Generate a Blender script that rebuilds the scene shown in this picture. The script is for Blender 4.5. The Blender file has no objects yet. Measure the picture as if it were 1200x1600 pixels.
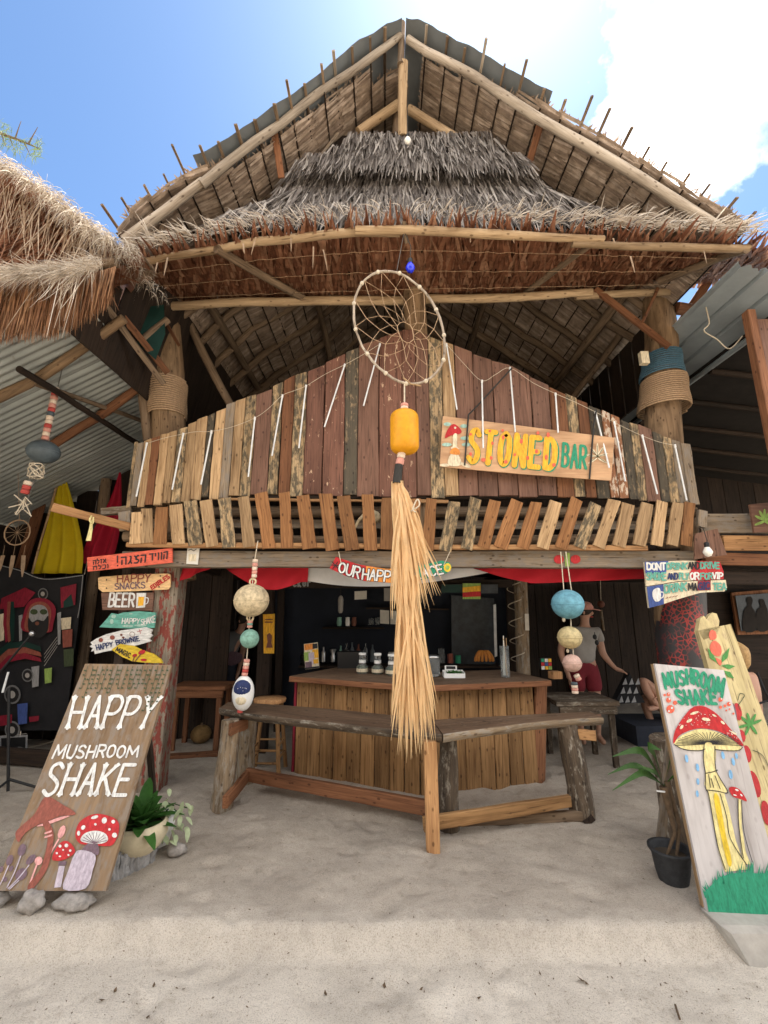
import bpy, bmesh, math, random
from mathutils import Vector, Matrix, noise as mnoise

scene = bpy.context.scene
COL = scene.collection
rnd = random.Random(7)
V = Vector

# ------------------------------------------------------------------ camera
H = 1.70            # eye height above the sand in front of the bar
F = 700.0           # focal length in pixels of the 1200 x 1600 photograph
PITCH = math.radians(12.1)
cam_d = bpy.data.cameras.new('camera')
cam_d.sensor_fit = 'VERTICAL'
cam_d.sensor_height = 24.0
cam_d.lens = F / 1600.0 * 24.0
cam_d.clip_start = 0.05
cam_d.clip_end = 3000
cam = bpy.data.objects.new('camera', cam_d)
cam.location = (0, 0, H)
cam.rotation_euler = (math.pi / 2 + PITCH, 0, 0)
COL.objects.link(cam)
scene.camera = cam
scene.render.resolution_x, scene.render.resolution_y = 768, 1024

# ------------------------------------------------------------------ light
SUN_EL, SUN_AZ = math.radians(65), math.radians(22)     # azimuth: to the right of straight ahead
sun_dir = V((math.sin(SUN_AZ) * math.cos(SUN_EL), math.cos(SUN_AZ) * math.cos(SUN_EL), math.sin(SUN_EL)))
sd = bpy.data.lights.new('sun', 'SUN')
sd.energy = 5.0
sd.angle = math.radians(0.53)
sd.color = (1.0, 0.95, 0.86)
so = bpy.data.objects.new('sun', sd)
so.rotation_euler = sun_dir.to_track_quat('Z', 'Y').to_euler()
so.location = (6, 8, 16)
COL.objects.link(so)

world = bpy.data.worlds.new('World')
scene.world = world
world.use_nodes = True
wn, wl = world.node_tree.nodes, world.node_tree.links
wn.clear()
w_out = wn.new('ShaderNodeOutputWorld')
w_bg = wn.new('ShaderNodeBackground')
w_bg.inputs['Strength'].default_value = 0.15
w_sky = wn.new('ShaderNodeTexSky')
w_sky.sky_type = 'NISHITA'
w_sky.sun_disc = False
w_sky.sun_elevation = SUN_EL
w_sky.sun_rotation = SUN_AZ
w_sky.air_density = 1.0
w_sky.dust_density = 0.6
w_sky.ozone_density = 1.6
# broken cumulus: noise on the sky dome, thickest round the sun where the photograph burns out
w_geo = wn.new('ShaderNodeTexCoord')
w_no = wn.new('ShaderNodeTexNoise')
w_no.inputs['Scale'].default_value = 2.6
w_no.inputs['Detail'].default_value = 9
w_no.inputs['Roughness'].default_value = 0.55
w_no.inputs['Distortion'].default_value = 0.25
wl.new(w_geo.outputs['Generated'], w_no.inputs['Vector'])
w_dot = wn.new('ShaderNodeVectorMath'); w_dot.operation = 'DOT_PRODUCT'
wl.new(w_geo.outputs['Generated'], w_dot.inputs[0])
CLOUD_DIR = V((-0.50, 0.62, 0.64)).normalized()      # the clear patch of blue
w_dot.inputs[1].default_value = CLOUD_DIR
w_mr = wn.new('ShaderNodeMapRange')
w_mr.inputs['From Min'].default_value = 0.55
w_mr.inputs['From Max'].default_value = 0.90
w_mr.inputs['To Min'].default_value = 0.09
w_mr.inputs['To Max'].default_value = -0.30
wl.new(w_dot.outputs['Value'], w_mr.inputs['Value'])
w_add = wn.new('ShaderNodeMath'); w_add.operation = 'ADD'
wl.new(w_no.outputs['Fac'], w_add.inputs[0]); wl.new(w_mr.outputs['Result'], w_add.inputs[1])
w_rp = wn.new('ShaderNodeValToRGB')
w_rp.color_ramp.elements[0].position = 0.50
w_rp.color_ramp.elements[0].color = (0, 0, 0, 1)
w_rp.color_ramp.elements[1].position = 0.63
w_rp.color_ramp.elements[1].color = (1, 1, 1, 1)
wl.new(w_add.outputs[0], w_rp.inputs['Fac'])
w_mul = wn.new('ShaderNodeMixRGB'); w_mul.blend_type = 'MULTIPLY'
w_mul.inputs['Fac'].default_value = 1.0
w_mul.inputs['Color2'].default_value = (.40, .52, .62, 1)
wl.new(w_sky.outputs['Color'], w_mul.inputs['Color1'])
w_mix = wn.new('ShaderNodeMixRGB')
w_n2 = wn.new('ShaderNodeTexNoise')
w_n2.inputs['Scale'].default_value = 4.5; w_n2.inputs['Detail'].default_value = 5
wl.new(w_geo.outputs['Generated'], w_n2.inputs['Vector'])
w_rc = wn.new('ShaderNodeValToRGB')
w_rc.color_ramp.elements[0].position = .40; w_rc.color_ramp.elements[0].color = (.38, .42, .49, 1)
w_rc.color_ramp.elements[1].position = .56; w_rc.color_ramp.elements[1].color = (1, .99, .975, 1)
wl.new(w_n2.outputs['Fac'], w_rc.inputs['Fac'])
w_cm = wn.new('ShaderNodeMixRGB'); w_cm.blend_type = 'MULTIPLY'; w_cm.inputs['Fac'].default_value = 1
w_cm.inputs['Color2'].default_value = (12.0, 12.0, 12.0, 1)
wl.new(w_rc.outputs['Color'], w_cm.inputs['Color1'])
wl.new(w_cm.outputs['Color'], w_mix.inputs['Color2'])
wl.new(w_rp.outputs['Color'], w_mix.inputs['Fac'])
wl.new(w_mul.outputs['Color'], w_mix.inputs['Color1'])
wl.new(w_mix.outputs['Color'], w_bg.inputs['Color'])
wl.new(w_bg.outputs['Background'], w_out.inputs['Surface'])

scene.view_settings.view_transform = 'Standard'
scene.view_settings.look = 'None'
scene.view_settings.exposure = 1.38
scene.view_settings.use_white_balance = True
scene.view_settings.white_balance_temperature = 6950
scene.view_settings.white_balance_tint = 10
scene.view_settings.gamma = 1.0
scene.render.engine = 'CYCLES'
scene.cycles.pixel_filter_width = 1.0

# ------------------------------------------------------------------ pixel -> direction helpers
CP, SP = math.cos(PITCH), math.sin(PITCH)
EYE = V((0, 0, H))
def ray(px, py):
    x, u = (px - 600) / F, (800 - py) / F
    return V((x, CP - u * SP, SP + u * CP))
def P(px, py, Y):                       # point of the upright plane at distance Y
    d = ray(px, py)
    return EYE + d * (Y / d.y)
def G(px, py, z=0.0):                   # point of the level plane at height z
    d = ray(px, py)
    return EYE + d * ((z - H) / d.z)
def PP(px, py, o, n):                   # point of the plane through o with normal n
    d = ray(px, py)
    return EYE + d * ((o - EYE).dot(n) / d.dot(n))
def lerp(a, b, t): return a + (b - a) * t
def interp(x, pts):                     # piecewise linear
    if x <= pts[0][0]: return pts[0][1]
    for (a, b), (c, d) in zip(pts, pts[1:]):
        if x <= c: return b + (d - b) * (x - a) / (c - a)
    return pts[-1][1]

# ------------------------------------------------------------------ mesh builder
class MB:
    def __init__(s): s.v = []; s.f = []; s.sm = []
    def add(s, vs, fs, smooth=False):
        b = len(s.v); s.v += [tuple(x) for x in vs]
        for f in fs: s.f.append(tuple(b + i for i in f)); s.sm.append(smooth)
    def box(s, c, size, m=None):
        c = V(c); hx, hy, hz = (k / 2 for k in size)
        vs = [V((x, y, z)) for x in (-hx, hx) for y in (-hy, hy) for z in (-hz, hz)]
        if m is not None: vs = [m @ v for v in vs]
        s.add([c + v for v in vs], [(0,1,3,2),(4,6,7,5),(0,4,5,1),(2,3,7,6),(0,2,6,4),(1,5,7,3)])
    def tube(s, pts, rad, n=8, caps=True, smooth=True, flat=1.0):
        pts = [V(p) for p in pts]
        if not isinstance(rad, (list, tuple)): rad = [rad] * len(pts)
        t0 = (pts[1] - pts[0]).normalized()
        up = V((0, 0, 1)) if abs(t0.z) < .9 else V((1, 0, 0))
        a = t0.cross(up).normalized(); rings = []
        for i, p in enumerate(pts):
            t = (pts[min(i + 1, len(pts) - 1)] - pts[max(i - 1, 0)]).normalized()
            a = (a - t * a.dot(t)).normalized(); b = t.cross(a)
            rings.append([p + (a * math.cos(k * 2 * math.pi / n) + b * flat * math.sin(k * 2 * math.pi / n)) * rad[i] for k in range(n)])
        vs = [q for r in rings for q in r]; fs = []
        for i in range(len(rings) - 1):
            for k in range(n):
                fs.append((i*n+k, i*n+(k+1)%n, (i+1)*n+(k+1)%n, (i+1)*n+k))
        s.add(vs, fs, smooth)
        if caps:
            s.add(rings[0], [tuple(range(n - 1, -1, -1))]); s.add(rings[-1], [tuple(range(n))])
    def lathe(s, prof, n=16, c=(0, 0, 0), smooth=True, m=None, sq=(1, 1)):
        c = V(c); vs = []; fs = []
        for r, z in prof:
            for k in range(n):
                q = V((r * sq[0] * math.cos(k*2*math.pi/n), r * sq[1] * math.sin(k*2*math.pi/n), z))
                vs.append(c + (m @ q if m is not None else q))
        for i in range(len(prof) - 1):
            for k in range(n):
                fs.append((i*n+k, i*n+(k+1)%n, (i+1)*n+(k+1)%n, (i+1)*n+k))
        s.add(vs, fs, smooth)
        if prof[0][0] > 1e-4: s.add(vs[:n], [tuple(range(n-1, -1, -1))])
        if prof[-1][0] > 1e-4: s.add(vs[-n:], [tuple(range(n))])
    def sphere(s, c, r, n=18, m=8, sq=(1, 1, 1), mat=None):
        c = V(c); prof = [(math.sin(math.pi*i/m), -math.cos(math.pi*i/m)) for i in range(m + 1)]
        M = Matrix.Diagonal((r*sq[0], r*sq[1], r*sq[2]))
        if mat is not None: M = mat.to_3x3() @ M
        s.lathe([(max(a, 1e-5), b) for a, b in prof], n, c, True, M)
    def poly(s, pts, th=None, nrm=None):    # n-gon, or prism when a thickness along nrm is given
        pts = [V(p) for p in pts]; n = len(pts)
        if th is None: s.add(pts, [tuple(range(n))]); return
        bk = [p - nrm * th for p in pts]
        s.add(pts + bk, [tuple(range(n)), tuple(range(2*n-1, n-1, -1))] + [(i, n+i, n+(i+1)%n, (i+1)%n) for i in range(n)])
    def strip(s, pts, wid, side):           # flat ribbon, one width per point
        vs = []
        for p, w in zip(pts, wid): vs += [p - side * w / 2, p + side * w / 2]
        s.add(vs, [(2*i, 2*i+1, 2*i+3, 2*i+2) for i in range(len(pts) - 1)])
    def leaf(s, p, d, L, w, side, droop=0.0, tip=0.1, seg=2, fold=0.0):
        pts = []; wd = []
        for i in range(seg + 1):
            t = i / seg
            pts.append(p + d * (L * t) + V((0, 0, -droop * L * t * t)))
            wd.append(w * (1 if t < .55 else lerp(1, tip, (t - .55) / .45)))
        s.strip(pts, wd, side)
    def build(s, name, mat, parent=None, M=None, **kw):
        me = bpy.data.meshes.new(name)
        vs = s.v
        if M is not None:
            Mi = M.inverted(); vs = [Mi @ V(v) for v in vs]
        me.from_pydata([tuple(v) for v in vs], [], s.f)
        me.polygons.foreach_set('use_smooth', s.sm)
        if mat: me.materials.append(MT[mat] if isinstance(mat, str) else mat)
        me.update()
        return link(name, me, parent, M, **kw)

WM = {}
def link(name, data, parent=None, M=None, label=None, cat=None, group=None, kind=None):
    o = bpy.data.objects.new(name, data)
    COL.objects.link(o)
    M = M.copy() if M is not None else Matrix.Identity(4)
    o.matrix_basis = M
    WM[o] = M
    if parent is not None:
        o.parent = parent
        o.matrix_parent_inverse = WM[parent].inverted()
    if label: o['label'] = label
    if cat: o['category'] = cat
    if group: o['group'] = group
    if kind: o['kind'] = kind
    return o
def thing(name, label, cat, loc=(0, 0, 0), group=None):
    return link(name, None, None, Matrix.Translation(V(loc)), label, cat, group)
def part(name, parent, loc=(0, 0, 0)):      # an Empty that is a part with sub-parts of its own
    return link(name, None, parent, Matrix.Translation(V(loc)))

def frame(p0, p1, nrm):
    """matrix with z along p0->p1, y along nrm (thickness), x = width, origin p0"""
    z = (p1 - p0).normalized()
    y = (nrm - z * nrm.dot(z)).normalized()
    x = y.cross(z)
    return Matrix(((x.x, y.x, z.x, p0.x), (x.y, y.y, z.y, p0.y), (x.z, y.z, z.z, p0.z), (0, 0, 0, 1)))

def plank(name, p0, p1, w0, w1, th, nrm, mat, parent, rough=1.0, seg=5, slant=0.0, **kw):
    """sawn board from p0 to p1 (its middle line); chamfered, slightly uneven edges; slant tilts the far end cut"""
    p0, p1 = V(p0), V(p1); M = frame(p0, p1, V(nrm)); L = (p1 - p0).length
    b = MB(); vs = []; ch = min(.006, th * .3)
    j = lambda a: rnd.uniform(-a, a) * rough
    for i in range(seg + 1):
        t = i / seg; w = lerp(w0, w1, t) / 2; z = L * t
        wl_, wr_ = w + j(.003), w + j(.003); y0 = j(.002)
        for (x, y) in ((-wl_ + ch, -th/2), (wr_ - ch, -th/2), (wr_, -th/2 + ch), (wr_, th/2 - ch), (wr_ - ch, th/2), (-wl_ + ch, th/2), (-wl_, th/2 - ch), (-wl_, -th/2 + ch)):
            dz = slant * x if i == seg else 0
            vs.append((x, y + y0, z + dz + (j(.004) if i in (0, seg) else 0)))
    fs = []
    for i in range(seg):
        for k in range(8): fs.append((i*8+k, i*8+(k+1) % 8, (i+1)*8+(k+1) % 8, (i+1)*8+k))
    fs.append(tuple(range(7, -1, -1))); fs.append(tuple(seg*8 + k for k in range(8)))
    b.add(vs, fs)
    me_o = b.build(name, mat, parent, None, **kw)
    me_o.matrix_basis = M; WM[me_o] = M
    return me_o

def pole(name, pts, rad, mat, parent, n=9, wob=.012, sub=4, **kw):
    """round timber following the points; knobbly radius"""
    pts = [V(p) for p in pts]
    P2 = []; R2 = []
    if not isinstance(rad, (list, tuple)): rad = [rad] * len(pts)
    for i in range(len(pts) - 1):
        for k in range(sub):
            t = k / sub; P2.append(pts[i].lerp(pts[i+1], t)); R2.append(lerp(rad[i], rad[i+1], t))
    P2.append(pts[-1]); R2.append(rad[-1])
    sd_ = rnd.uniform(0, 90)
    P2 = [p + V((mnoise.noise(p * 1.7 + V((sd_, 0, 0))), mnoise.noise(p * 1.7 + V((0, sd_, 0))), mnoise.noise(p * 1.7 + V((0, 0, sd_))))) * wob for p in P2]
    R2 = [r * (1 + .10 * mnoise.noise(p * 5 + V((sd_, sd_, 0)))) for r, p in zip(R2, P2)]
    b = MB(); b.tube(P2, R2, n)
    z = (pts[-1] - pts[0])
    M = frame(pts[0], pts[-1], V((1, 0, 0)) if abs(z.normalized().x) < .9 else V((0, 0, 1)))
    return b.build(name, mat, parent, M, **kw)

def cord(name, pts, r, mat, parent=None, n=5, smooth_n=0, **kw):
    if smooth_n: pts = catmull(pts, smooth_n)
    b = MB(); b.tube(pts, r, n)
    return b.build(name, mat, parent, None, **kw)

def catmull(pts, n=6, closed=False):
    pts = [V(p) for p in pts]; out = []
    m = len(pts); R = range(m if closed else m - 1)
    for i in R:
        if closed: a, b, c, d = pts[(i-1) % m], pts[i], pts[(i+1) % m], pts[(i+2) % m]
        else: a, b, c, d = pts[max(i-1, 0)], pts[i], pts[i+1], pts[min(i+2, m-1)]
        for k in range(n):
            t = k / n
            out.append(.5 * ((2*b) + (c-a)*t + (2*a-5*b+4*c-d)*t*t + (3*b-a-3*c+d)*t*t*t))
    if not closed: out.append(pts[-1])
    return out

# ------------------------------------------------------------------ procedural materials
MT = {}
def _mat(name):
    m = bpy.data.materials.new(name); m.use_nodes = True
    nt = m.node_tree; bs = nt.nodes['Principled BSDF']
    MT[name] = m
    return m, nt, bs
def _n(nt, typ, **kw):
    n = nt.nodes.new(typ)
    for k, v in kw.items():
        if k in n.inputs: n.inputs[k].default_value = v
        else: setattr(n, k, v)
    return n
def rgb(c): return (c[0], c[1], c[2], 1)
def ramp(nt, stops):
    r = nt.nodes.new('ShaderNodeValToRGB'); e = r.color_ramp.elements
    while len(e) < len(stops): e.new(.5)
    for k, (p, c) in enumerate(stops): e[k].position = p; e[k].color = rgb(c)
    return r
def obj_coord(nt, scale, rand=True):
    tc = nt.nodes.new('ShaderNodeTexCoord'); mp = nt.nodes.new('ShaderNodeMapping')
    mp.inputs['Scale'].default_value = scale
    nt.links.new(tc.outputs['Object'], mp.inputs['Vector'])
    oi = nt.nodes.new('ShaderNodeObjectInfo')
    if rand:
        mu = _n(nt, 'ShaderNodeMath', operation='MULTIPLY'); mu.inputs[1].default_value = 37.0
        nt.links.new(oi.outputs['Random'], mu.inputs[0])
        cb = nt.nodes.new('ShaderNodeCombineXYZ')
        for k in range(3): nt.links.new(mu.outputs[0], cb.inputs[k])
        nt.links.new(cb.outputs[0], mp.inputs['Location'])
    return mp, oi, tc
def wood(name, dark, light, grey=None, rough=.78, grain=60, vary=.25, moss=None, mossamt=.55, bump=.35, paint=None):
    """timber: grain along local z, stains, knots, per-board tone; optional weathered blotches or flaking paint"""
    m, nt, bs = _mat(name); L = nt.links
    mp, oi, tc = obj_coord(nt, (grain, grain, 2.2))
    n1 = _n(nt, 'ShaderNodeTexNoise', Scale=1.0, Detail=6, Roughness=.6, Distortion=.8)
    L.new(mp.outputs[0], n1.inputs['Vector'])
    mp2, _, _ = obj_coord(nt, (7, 7, 1.6))
    n2 = _n(nt, 'ShaderNodeTexNoise', Scale=1.0, Detail=4, Roughness=.55)
    L.new(mp2.outputs[0], n2.inputs['Vector'])
    r1 = ramp(nt, [(.30, dark), (.52, [lerp(a, b, .6) for a, b in zip(dark, light)]), (.72, light)])
    L.new(n1.outputs['Fac'], r1.inputs['Fac'])
    col = r1.outputs['Color']
    # large soft stains
    st = ramp(nt, [(.32, (.55, .52, .5)), (.58, (1, 1, 1))]); L.new(n2.outputs['Fac'], st.inputs['Fac'])
    mx = _n(nt, 'ShaderNodeMixRGB', blend_type='MULTIPLY'); mx.inputs['Fac'].default_value = .75
    L.new(col, mx.inputs['Color1']); L.new(st.outputs['Color'], mx.inputs['Color2']); col = mx.outputs['Color']
    if grey is not None or moss is not None or paint is not None:
        sc = (26, 26, 9) if paint is None else (22, 22, 8)
        mp3, _, _ = obj_coord(nt, sc)
        n3 = _n(nt, 'ShaderNodeTexNoise', Scale=1.0, Detail=7, Roughness=.68)
        L.new(mp3.outputs[0], n3.inputs['Vector'])
        tgt = grey or moss or paint
        lo = .62 - mossamt * .3
        r3 = ramp(nt, [(lo, (0, 0, 0)), (lo + (.12 if paint is None else .02), (1, 1, 1))]); L.new(n3.outputs['Fac'], r3.inputs['Fac'])
        mx3 = _n(nt, 'ShaderNodeMixRGB'); mx3.inputs['Color2'].default_value = rgb(tgt)
        fm = _n(nt, 'ShaderNodeMath', operation='MULTIPLY'); fm.inputs[1].default_value = .85
        L.new(r3.outputs['Color'], fm.inputs[0]); L.new(fm.outputs[0], mx3.inputs['Fac'])
        L.new(col, mx3.inputs['Color1']); col = mx3.outputs['Color']
    # drying cracks along the grain and dark knots
    mpc, _, _ = obj_coord(nt, (70, 70, 2.6)); nk = _n(nt, 'ShaderNodeTexNoise', Scale=1.0, Detail=3, Roughness=.5, Distortion=.3); L.new(mpc.outputs[0], nk.inputs['Vector'])
    rk_ = ramp(nt, [(.62, (1, 1, 1)), (.68, (.34, .30, .27))]); L.new(nk.outputs['Fac'], rk_.inputs['Fac'])
    mpk, _, _ = obj_coord(nt, (16, 16, 9)); nq = _n(nt, 'ShaderNodeTexVoronoi', Scale=1.0, Randomness=1.0); L.new(mpk.outputs[0], nq.inputs['Vector'])
    rq = ramp(nt, [(.10, (.25, .2, .17)), (.19, (1, 1, 1))]); L.new(nq.outputs['Distance'], rq.inputs['Fac'])
    for rr_, fac in ((rk_, .8 if bump > .15 else .25), (rq, .75 if bump > .15 else .2)):
        mk = _n(nt, 'ShaderNodeMixRGB', blend_type='MULTIPLY'); mk.inputs['Fac'].default_value = fac
        L.new(col, mk.inputs['Color1']); L.new(rr_.outputs['Color'], mk.inputs['Color2']); col = mk.outputs['Color']
    hsv = nt.nodes.new('ShaderNodeHueSaturation')
    mr = _n(nt, 'ShaderNodeMapRange'); mr.inputs['To Min'].default_value = 1 - vary; mr.inputs['To Max'].default_value = 1 + vary
    L.new(oi.outputs['Random'], mr.inputs['Value']); L.new(mr.outputs[0], hsv.inputs['Value'])
    L.new(col, hsv.inputs['Color'])
    L.new(hsv.outputs['Color'], bs.inputs['Base Color'])
    bs.inputs['Roughness'].default_value = rough
    bs.inputs['Specular IOR Level'].default_value = .25
    bp = _n(nt, 'ShaderNodeBump', Strength=bump, Distance=.004)
    L.new(n1.outputs['Fac'], bp.inputs['Height']); L.new(bp.outputs[0], bs.inputs['Normal'])
    return m
def plain(name, c, rough=.6, spec=.3, var=.12, scale=12, bump=.0, metal=0.0, trans=0.0, dark=.75, sz=1.0):
    """even colour with soft dirt mottling"""
    m, nt, bs = _mat(name); L = nt.links
    mp, oi, tc = obj_coord(nt, (scale, scale, scale * sz))
    n1 = _n(nt, 'ShaderNodeTexNoise', Scale=1.0, Detail=6, Roughness=.68); L.new(mp.outputs[0], n1.inputs['Vector'])
    r = ramp(nt, [(.3, [k * dark for k in c]), (.6, c), (.8, [min(1, k * (1 + var)) for k in c])])
    L.new(n1.outputs['Fac'], r.inputs['Fac']); L.new(r.outputs['Color'], bs.inputs['Base Color'])
    bs.inputs['Roughness'].default_value = rough; bs.inputs['Specular IOR Level'].default_value = spec
    bs.inputs['Metallic'].default_value = metal
    if trans: bs.inputs['Transmission Weight'].default_value = trans
    if bump:
        bp = _n(nt, 'ShaderNodeBump', Strength=bump, Distance=.006)
        L.new(n1.outputs['Fac'], bp.inputs['Height']); L.new(bp.outputs[0], bs.inputs['Normal'])
    return m
def foliage(name, c1, c2, c3=None, transl=.35, rough=.6, mott=.8):
    """leaf stuff: colour differs from leaf to leaf, light passes through"""
    m, nt, bs = _mat(name); L = nt.links
    g = nt.nodes.new('ShaderNodeNewGeometry')
    stops = [(.0, c1), (.6, c2)] + ([(1.0, c3)] if c3 else [])
    r = ramp(nt, stops); L.new(g.outputs['Random Per Island'], r.inputs['Fac'])
    mp, _, _ = obj_coord(nt, (9, 9, 9), False)
    n1 = _n(nt, 'ShaderNodeTexNoise', Scale=1.0, Detail=5, Roughness=.65); L.new(mp.outputs[0], n1.inputs['Vector'])
    st = ramp(nt, [(.33, (.5, .48, .46)), (.62, (1.1, 1.1, 1.1))]); L.new(n1.outputs['Fac'], st.inputs['Fac'])
    mx = _n(nt, 'ShaderNodeMixRGB', blend_type='MULTIPLY'); mx.inputs['Fac'].default_value = mott
    L.new(r.outputs['Color'], mx.inputs['Color1']); L.new(st.outputs['Color'], mx.inputs['Color2'])
    L.new(mx.outputs['Color'], bs.inputs['Base Color'])
    bs.inputs['Roughness'].default_value = rough; bs.inputs['Specular IOR Level'].default_value = .2
    tr = nt.nodes.new('ShaderNodeBsdfTranslucent'); L.new(mx.outputs['Color'], tr.inputs['Color'])
    ms = nt.nodes.new('ShaderNodeMixShader'); ms.inputs['Fac'].default_value = transl
    L.new(bs.outputs[0], ms.inputs[1]); L.new(tr.outputs[0], ms.inputs[2])
    L.new(ms.outputs[0], nt.nodes['Material Output'].inputs['Surface'])
    return m

# timber
wood('wood_tan', (.20, .115, .055), (.56, .38, .21), vary=.25)
wood('wood_moss', (.20, .125, .06), (.56, .41, .24), moss=(.06, .055, .042), mossamt=.60, vary=.2, rough=.9)
wood('wood_grey', (.15, .115, .08), (.36, .28, .20), grey=(.22, .19, .16), mossamt=.5, vary=.2, rough=.9)
wood('wood_brown', (.12, .047, .022), (.27, .12, .058), vary=.2)
wood('wood_purple', (.11, .052, .034), (.215, .115, .078), vary=.16, rough=.62, bump=.2)
wood('wood_flake', (.10, .044, .029), (.195, .09, .060), paint=(.52, .36, .24), mossamt=.0, vary=.16, rough=.65)
wood('wood_orange', (.27, .13, .055), (.52, .29, .13), vary=.2)
wood('wood_slat', (.14, .058, .022), (.34, .165, .068), vary=.3)
wood('wood_counter', (.16, .08, .030), (.36, .205, .09), vary=.18, grain=45)
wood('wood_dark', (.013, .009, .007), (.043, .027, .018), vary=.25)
wood('wood_seat', (.06, .036, .022), (.19, .12, .075), grey=(.2, .16, .125), mossamt=.15, rough=.7)
wood('wood_log', (.10, .07, .045), (.30, .22, .14), grey=(.26, .23, .19), mossamt=.45, bump=.8, grain=26)
wood('wood_bark', (.035, .026, .019), (.15, .11, .075), grey=(.30, .27, .22), mossamt=.30, bump=1.0, grain=22)
wood('wood_pole', (.25, .165, .09), (.50, .36, .22), vary=.2, grain=30)
wood('wood_polegrey', (.24, .19, .14), (.47, .40, .32), vary=.15, grain=30)
wood('wood_poledark', (.10, .068, .042), (.25, .175, .115), vary=.2, grain=30)
wood('wood_trunk', (.12, .075, .042), (.36, .235, .135), vary=.1, grain=18, bump=.8)
wood('wood_redpost', (.12, .095, .07), (.30, .25, .19), paint=(.20, .026, .018), mossamt=.38, rough=.75)
wood('board_happy', (.16, .102, .058), (.28, .187, .112), grey=(.21, .17, .135), mossamt=.5, vary=0, grain=16, bump=.12)
wood('board_white', (.43, .40, .39), (.55, .52, .51), vary=0, grain=18, bump=.10, rough=.55)
wood('board_drift', (.44, .35, .17), (.62, .52, .28), grey=(.36, .27, .16), mossamt=.25, vary=0, grain=22, bump=.2)
wood('board_sign', (.44, .25, .14), (.60, .38, .22), vary=0, grain=22, bump=.1)
# thatch
foliage('thatch_grey', (.085, .072, .064), (.24, .21, .19), (.50, .46, .42), .22)
foliage('thatch_brown', (.15, .060, .034), (.31, .135, .075), (.46, .26, .16), .30)
foliage('thatch_panel', (.26, .19, .145), (.40, .305, .23), (.54, .43, .345), .12, rough=.8)
foliage('thatch_pale', (.42, .33, .24), (.62, .53, .42), (.82, .75, .65), .30)
foliage('thatch_reed', (.13, .055, .026), (.26, .125, .06), (.38, .21, .11), .25)
foliage('thatch_straw', (.26, .17, .10), (.42, .30, .20), (.60, .48, .36), .28)
foliage('palm_dry', (.50, .30, .14), (.82, .58, .32), (.93, .77, .54), .38, rough=.5, mott=.25)
foliage('leaf_green', (.025, .085, .018), (.055, .16, .035), (.10, .24, .06), .30, rough=.4)
foliage('leaf_dark', (.02, .06, .012), (.04, .10, .02), (.07, .14, .03), .25, rough=.4)
foliage('leaf_varieg', (.25, .36, .16), (.50, .58, .36), (.68, .72, .52), .30)
foliage('leaf_needle', (.10, .16, .05), (.18, .24, .08), (.26, .30, .12), .4)
# sand with scuffs
m, nt, bs = _mat('sand'); Lk = nt.links
mp, _, tc = obj_coord(nt, (1, 1, 1), False)
na = _n(nt, 'ShaderNodeTexNoise', Scale=2.2, Detail=6, Roughness=.6); nb = _n(nt, 'ShaderNodeTexNoise', Scale=160, Detail=3, Roughness=.7)
nc = _n(nt, 'ShaderNodeTexNoise', Scale=14, Detail=6, Roughness=.65)
for k in (na, nb, nc): Lk.new(mp.outputs[0], k.inputs['Vector'])
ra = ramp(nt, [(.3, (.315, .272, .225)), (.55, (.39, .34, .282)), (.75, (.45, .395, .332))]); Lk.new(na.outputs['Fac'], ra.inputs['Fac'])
rb = ramp(nt, [(.32, (.52, .50, .47)), (.47, (1, 1, 1)), (.70, (1.18, 1.17, 1.14))]); Lk.new(nb.outputs['Fac'], rb.inputs['Fac'])
mx = _n(nt, 'ShaderNodeMixRGB', blend_type='MULTIPLY'); mx.inputs['Fac'].default_value = .8
# sand colour made paler towards the lane, standing in for stronger light there
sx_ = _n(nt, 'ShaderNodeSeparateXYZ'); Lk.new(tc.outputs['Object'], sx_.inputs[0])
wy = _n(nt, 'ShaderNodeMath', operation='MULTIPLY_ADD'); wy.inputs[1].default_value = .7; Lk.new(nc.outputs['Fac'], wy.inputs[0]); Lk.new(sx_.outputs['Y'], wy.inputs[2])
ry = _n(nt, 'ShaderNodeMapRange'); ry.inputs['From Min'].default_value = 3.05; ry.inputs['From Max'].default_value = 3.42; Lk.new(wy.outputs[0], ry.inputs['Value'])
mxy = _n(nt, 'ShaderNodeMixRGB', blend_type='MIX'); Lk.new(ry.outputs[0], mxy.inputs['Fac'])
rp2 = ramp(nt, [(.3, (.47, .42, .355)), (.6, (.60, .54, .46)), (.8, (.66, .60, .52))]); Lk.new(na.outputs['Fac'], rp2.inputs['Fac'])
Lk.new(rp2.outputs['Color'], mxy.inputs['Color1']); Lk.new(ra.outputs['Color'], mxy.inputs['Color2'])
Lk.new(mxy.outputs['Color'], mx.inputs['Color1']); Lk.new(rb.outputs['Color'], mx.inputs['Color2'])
rc = ramp(nt, [(.30, (.74, .72, .70)), (.48, (1, 1, 1))]); Lk.new(nc.outputs['Fac'], rc.inputs['Fac'])
mx2 = _n(nt, 'ShaderNodeMixRGB', blend_type='MULTIPLY'); mx2.inputs['Fac'].default_value = .7
Lk.new(mx.outputs['Color'], mx2.inputs['Color1']); Lk.new(rc.outputs['Color'], mx2.inputs['Color2'])
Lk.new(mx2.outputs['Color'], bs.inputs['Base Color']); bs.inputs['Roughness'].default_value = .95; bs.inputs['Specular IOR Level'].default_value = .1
ad = _n(nt, 'ShaderNodeMath', operation='MULTIPLY_ADD'); ad.inputs[1].default_value = .35
Lk.new(nb.outputs['Fac'], ad.inputs[0]); Lk.new(nc.outputs['Fac'], ad.inputs[2])
bp = _n(nt, 'ShaderNodeBump', Strength=.9, Distance=.016); Lk.new(ad.outputs[0], bp.inputs['Height']); Lk.new(bp.outputs[0], bs.inputs['Normal'])
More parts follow.
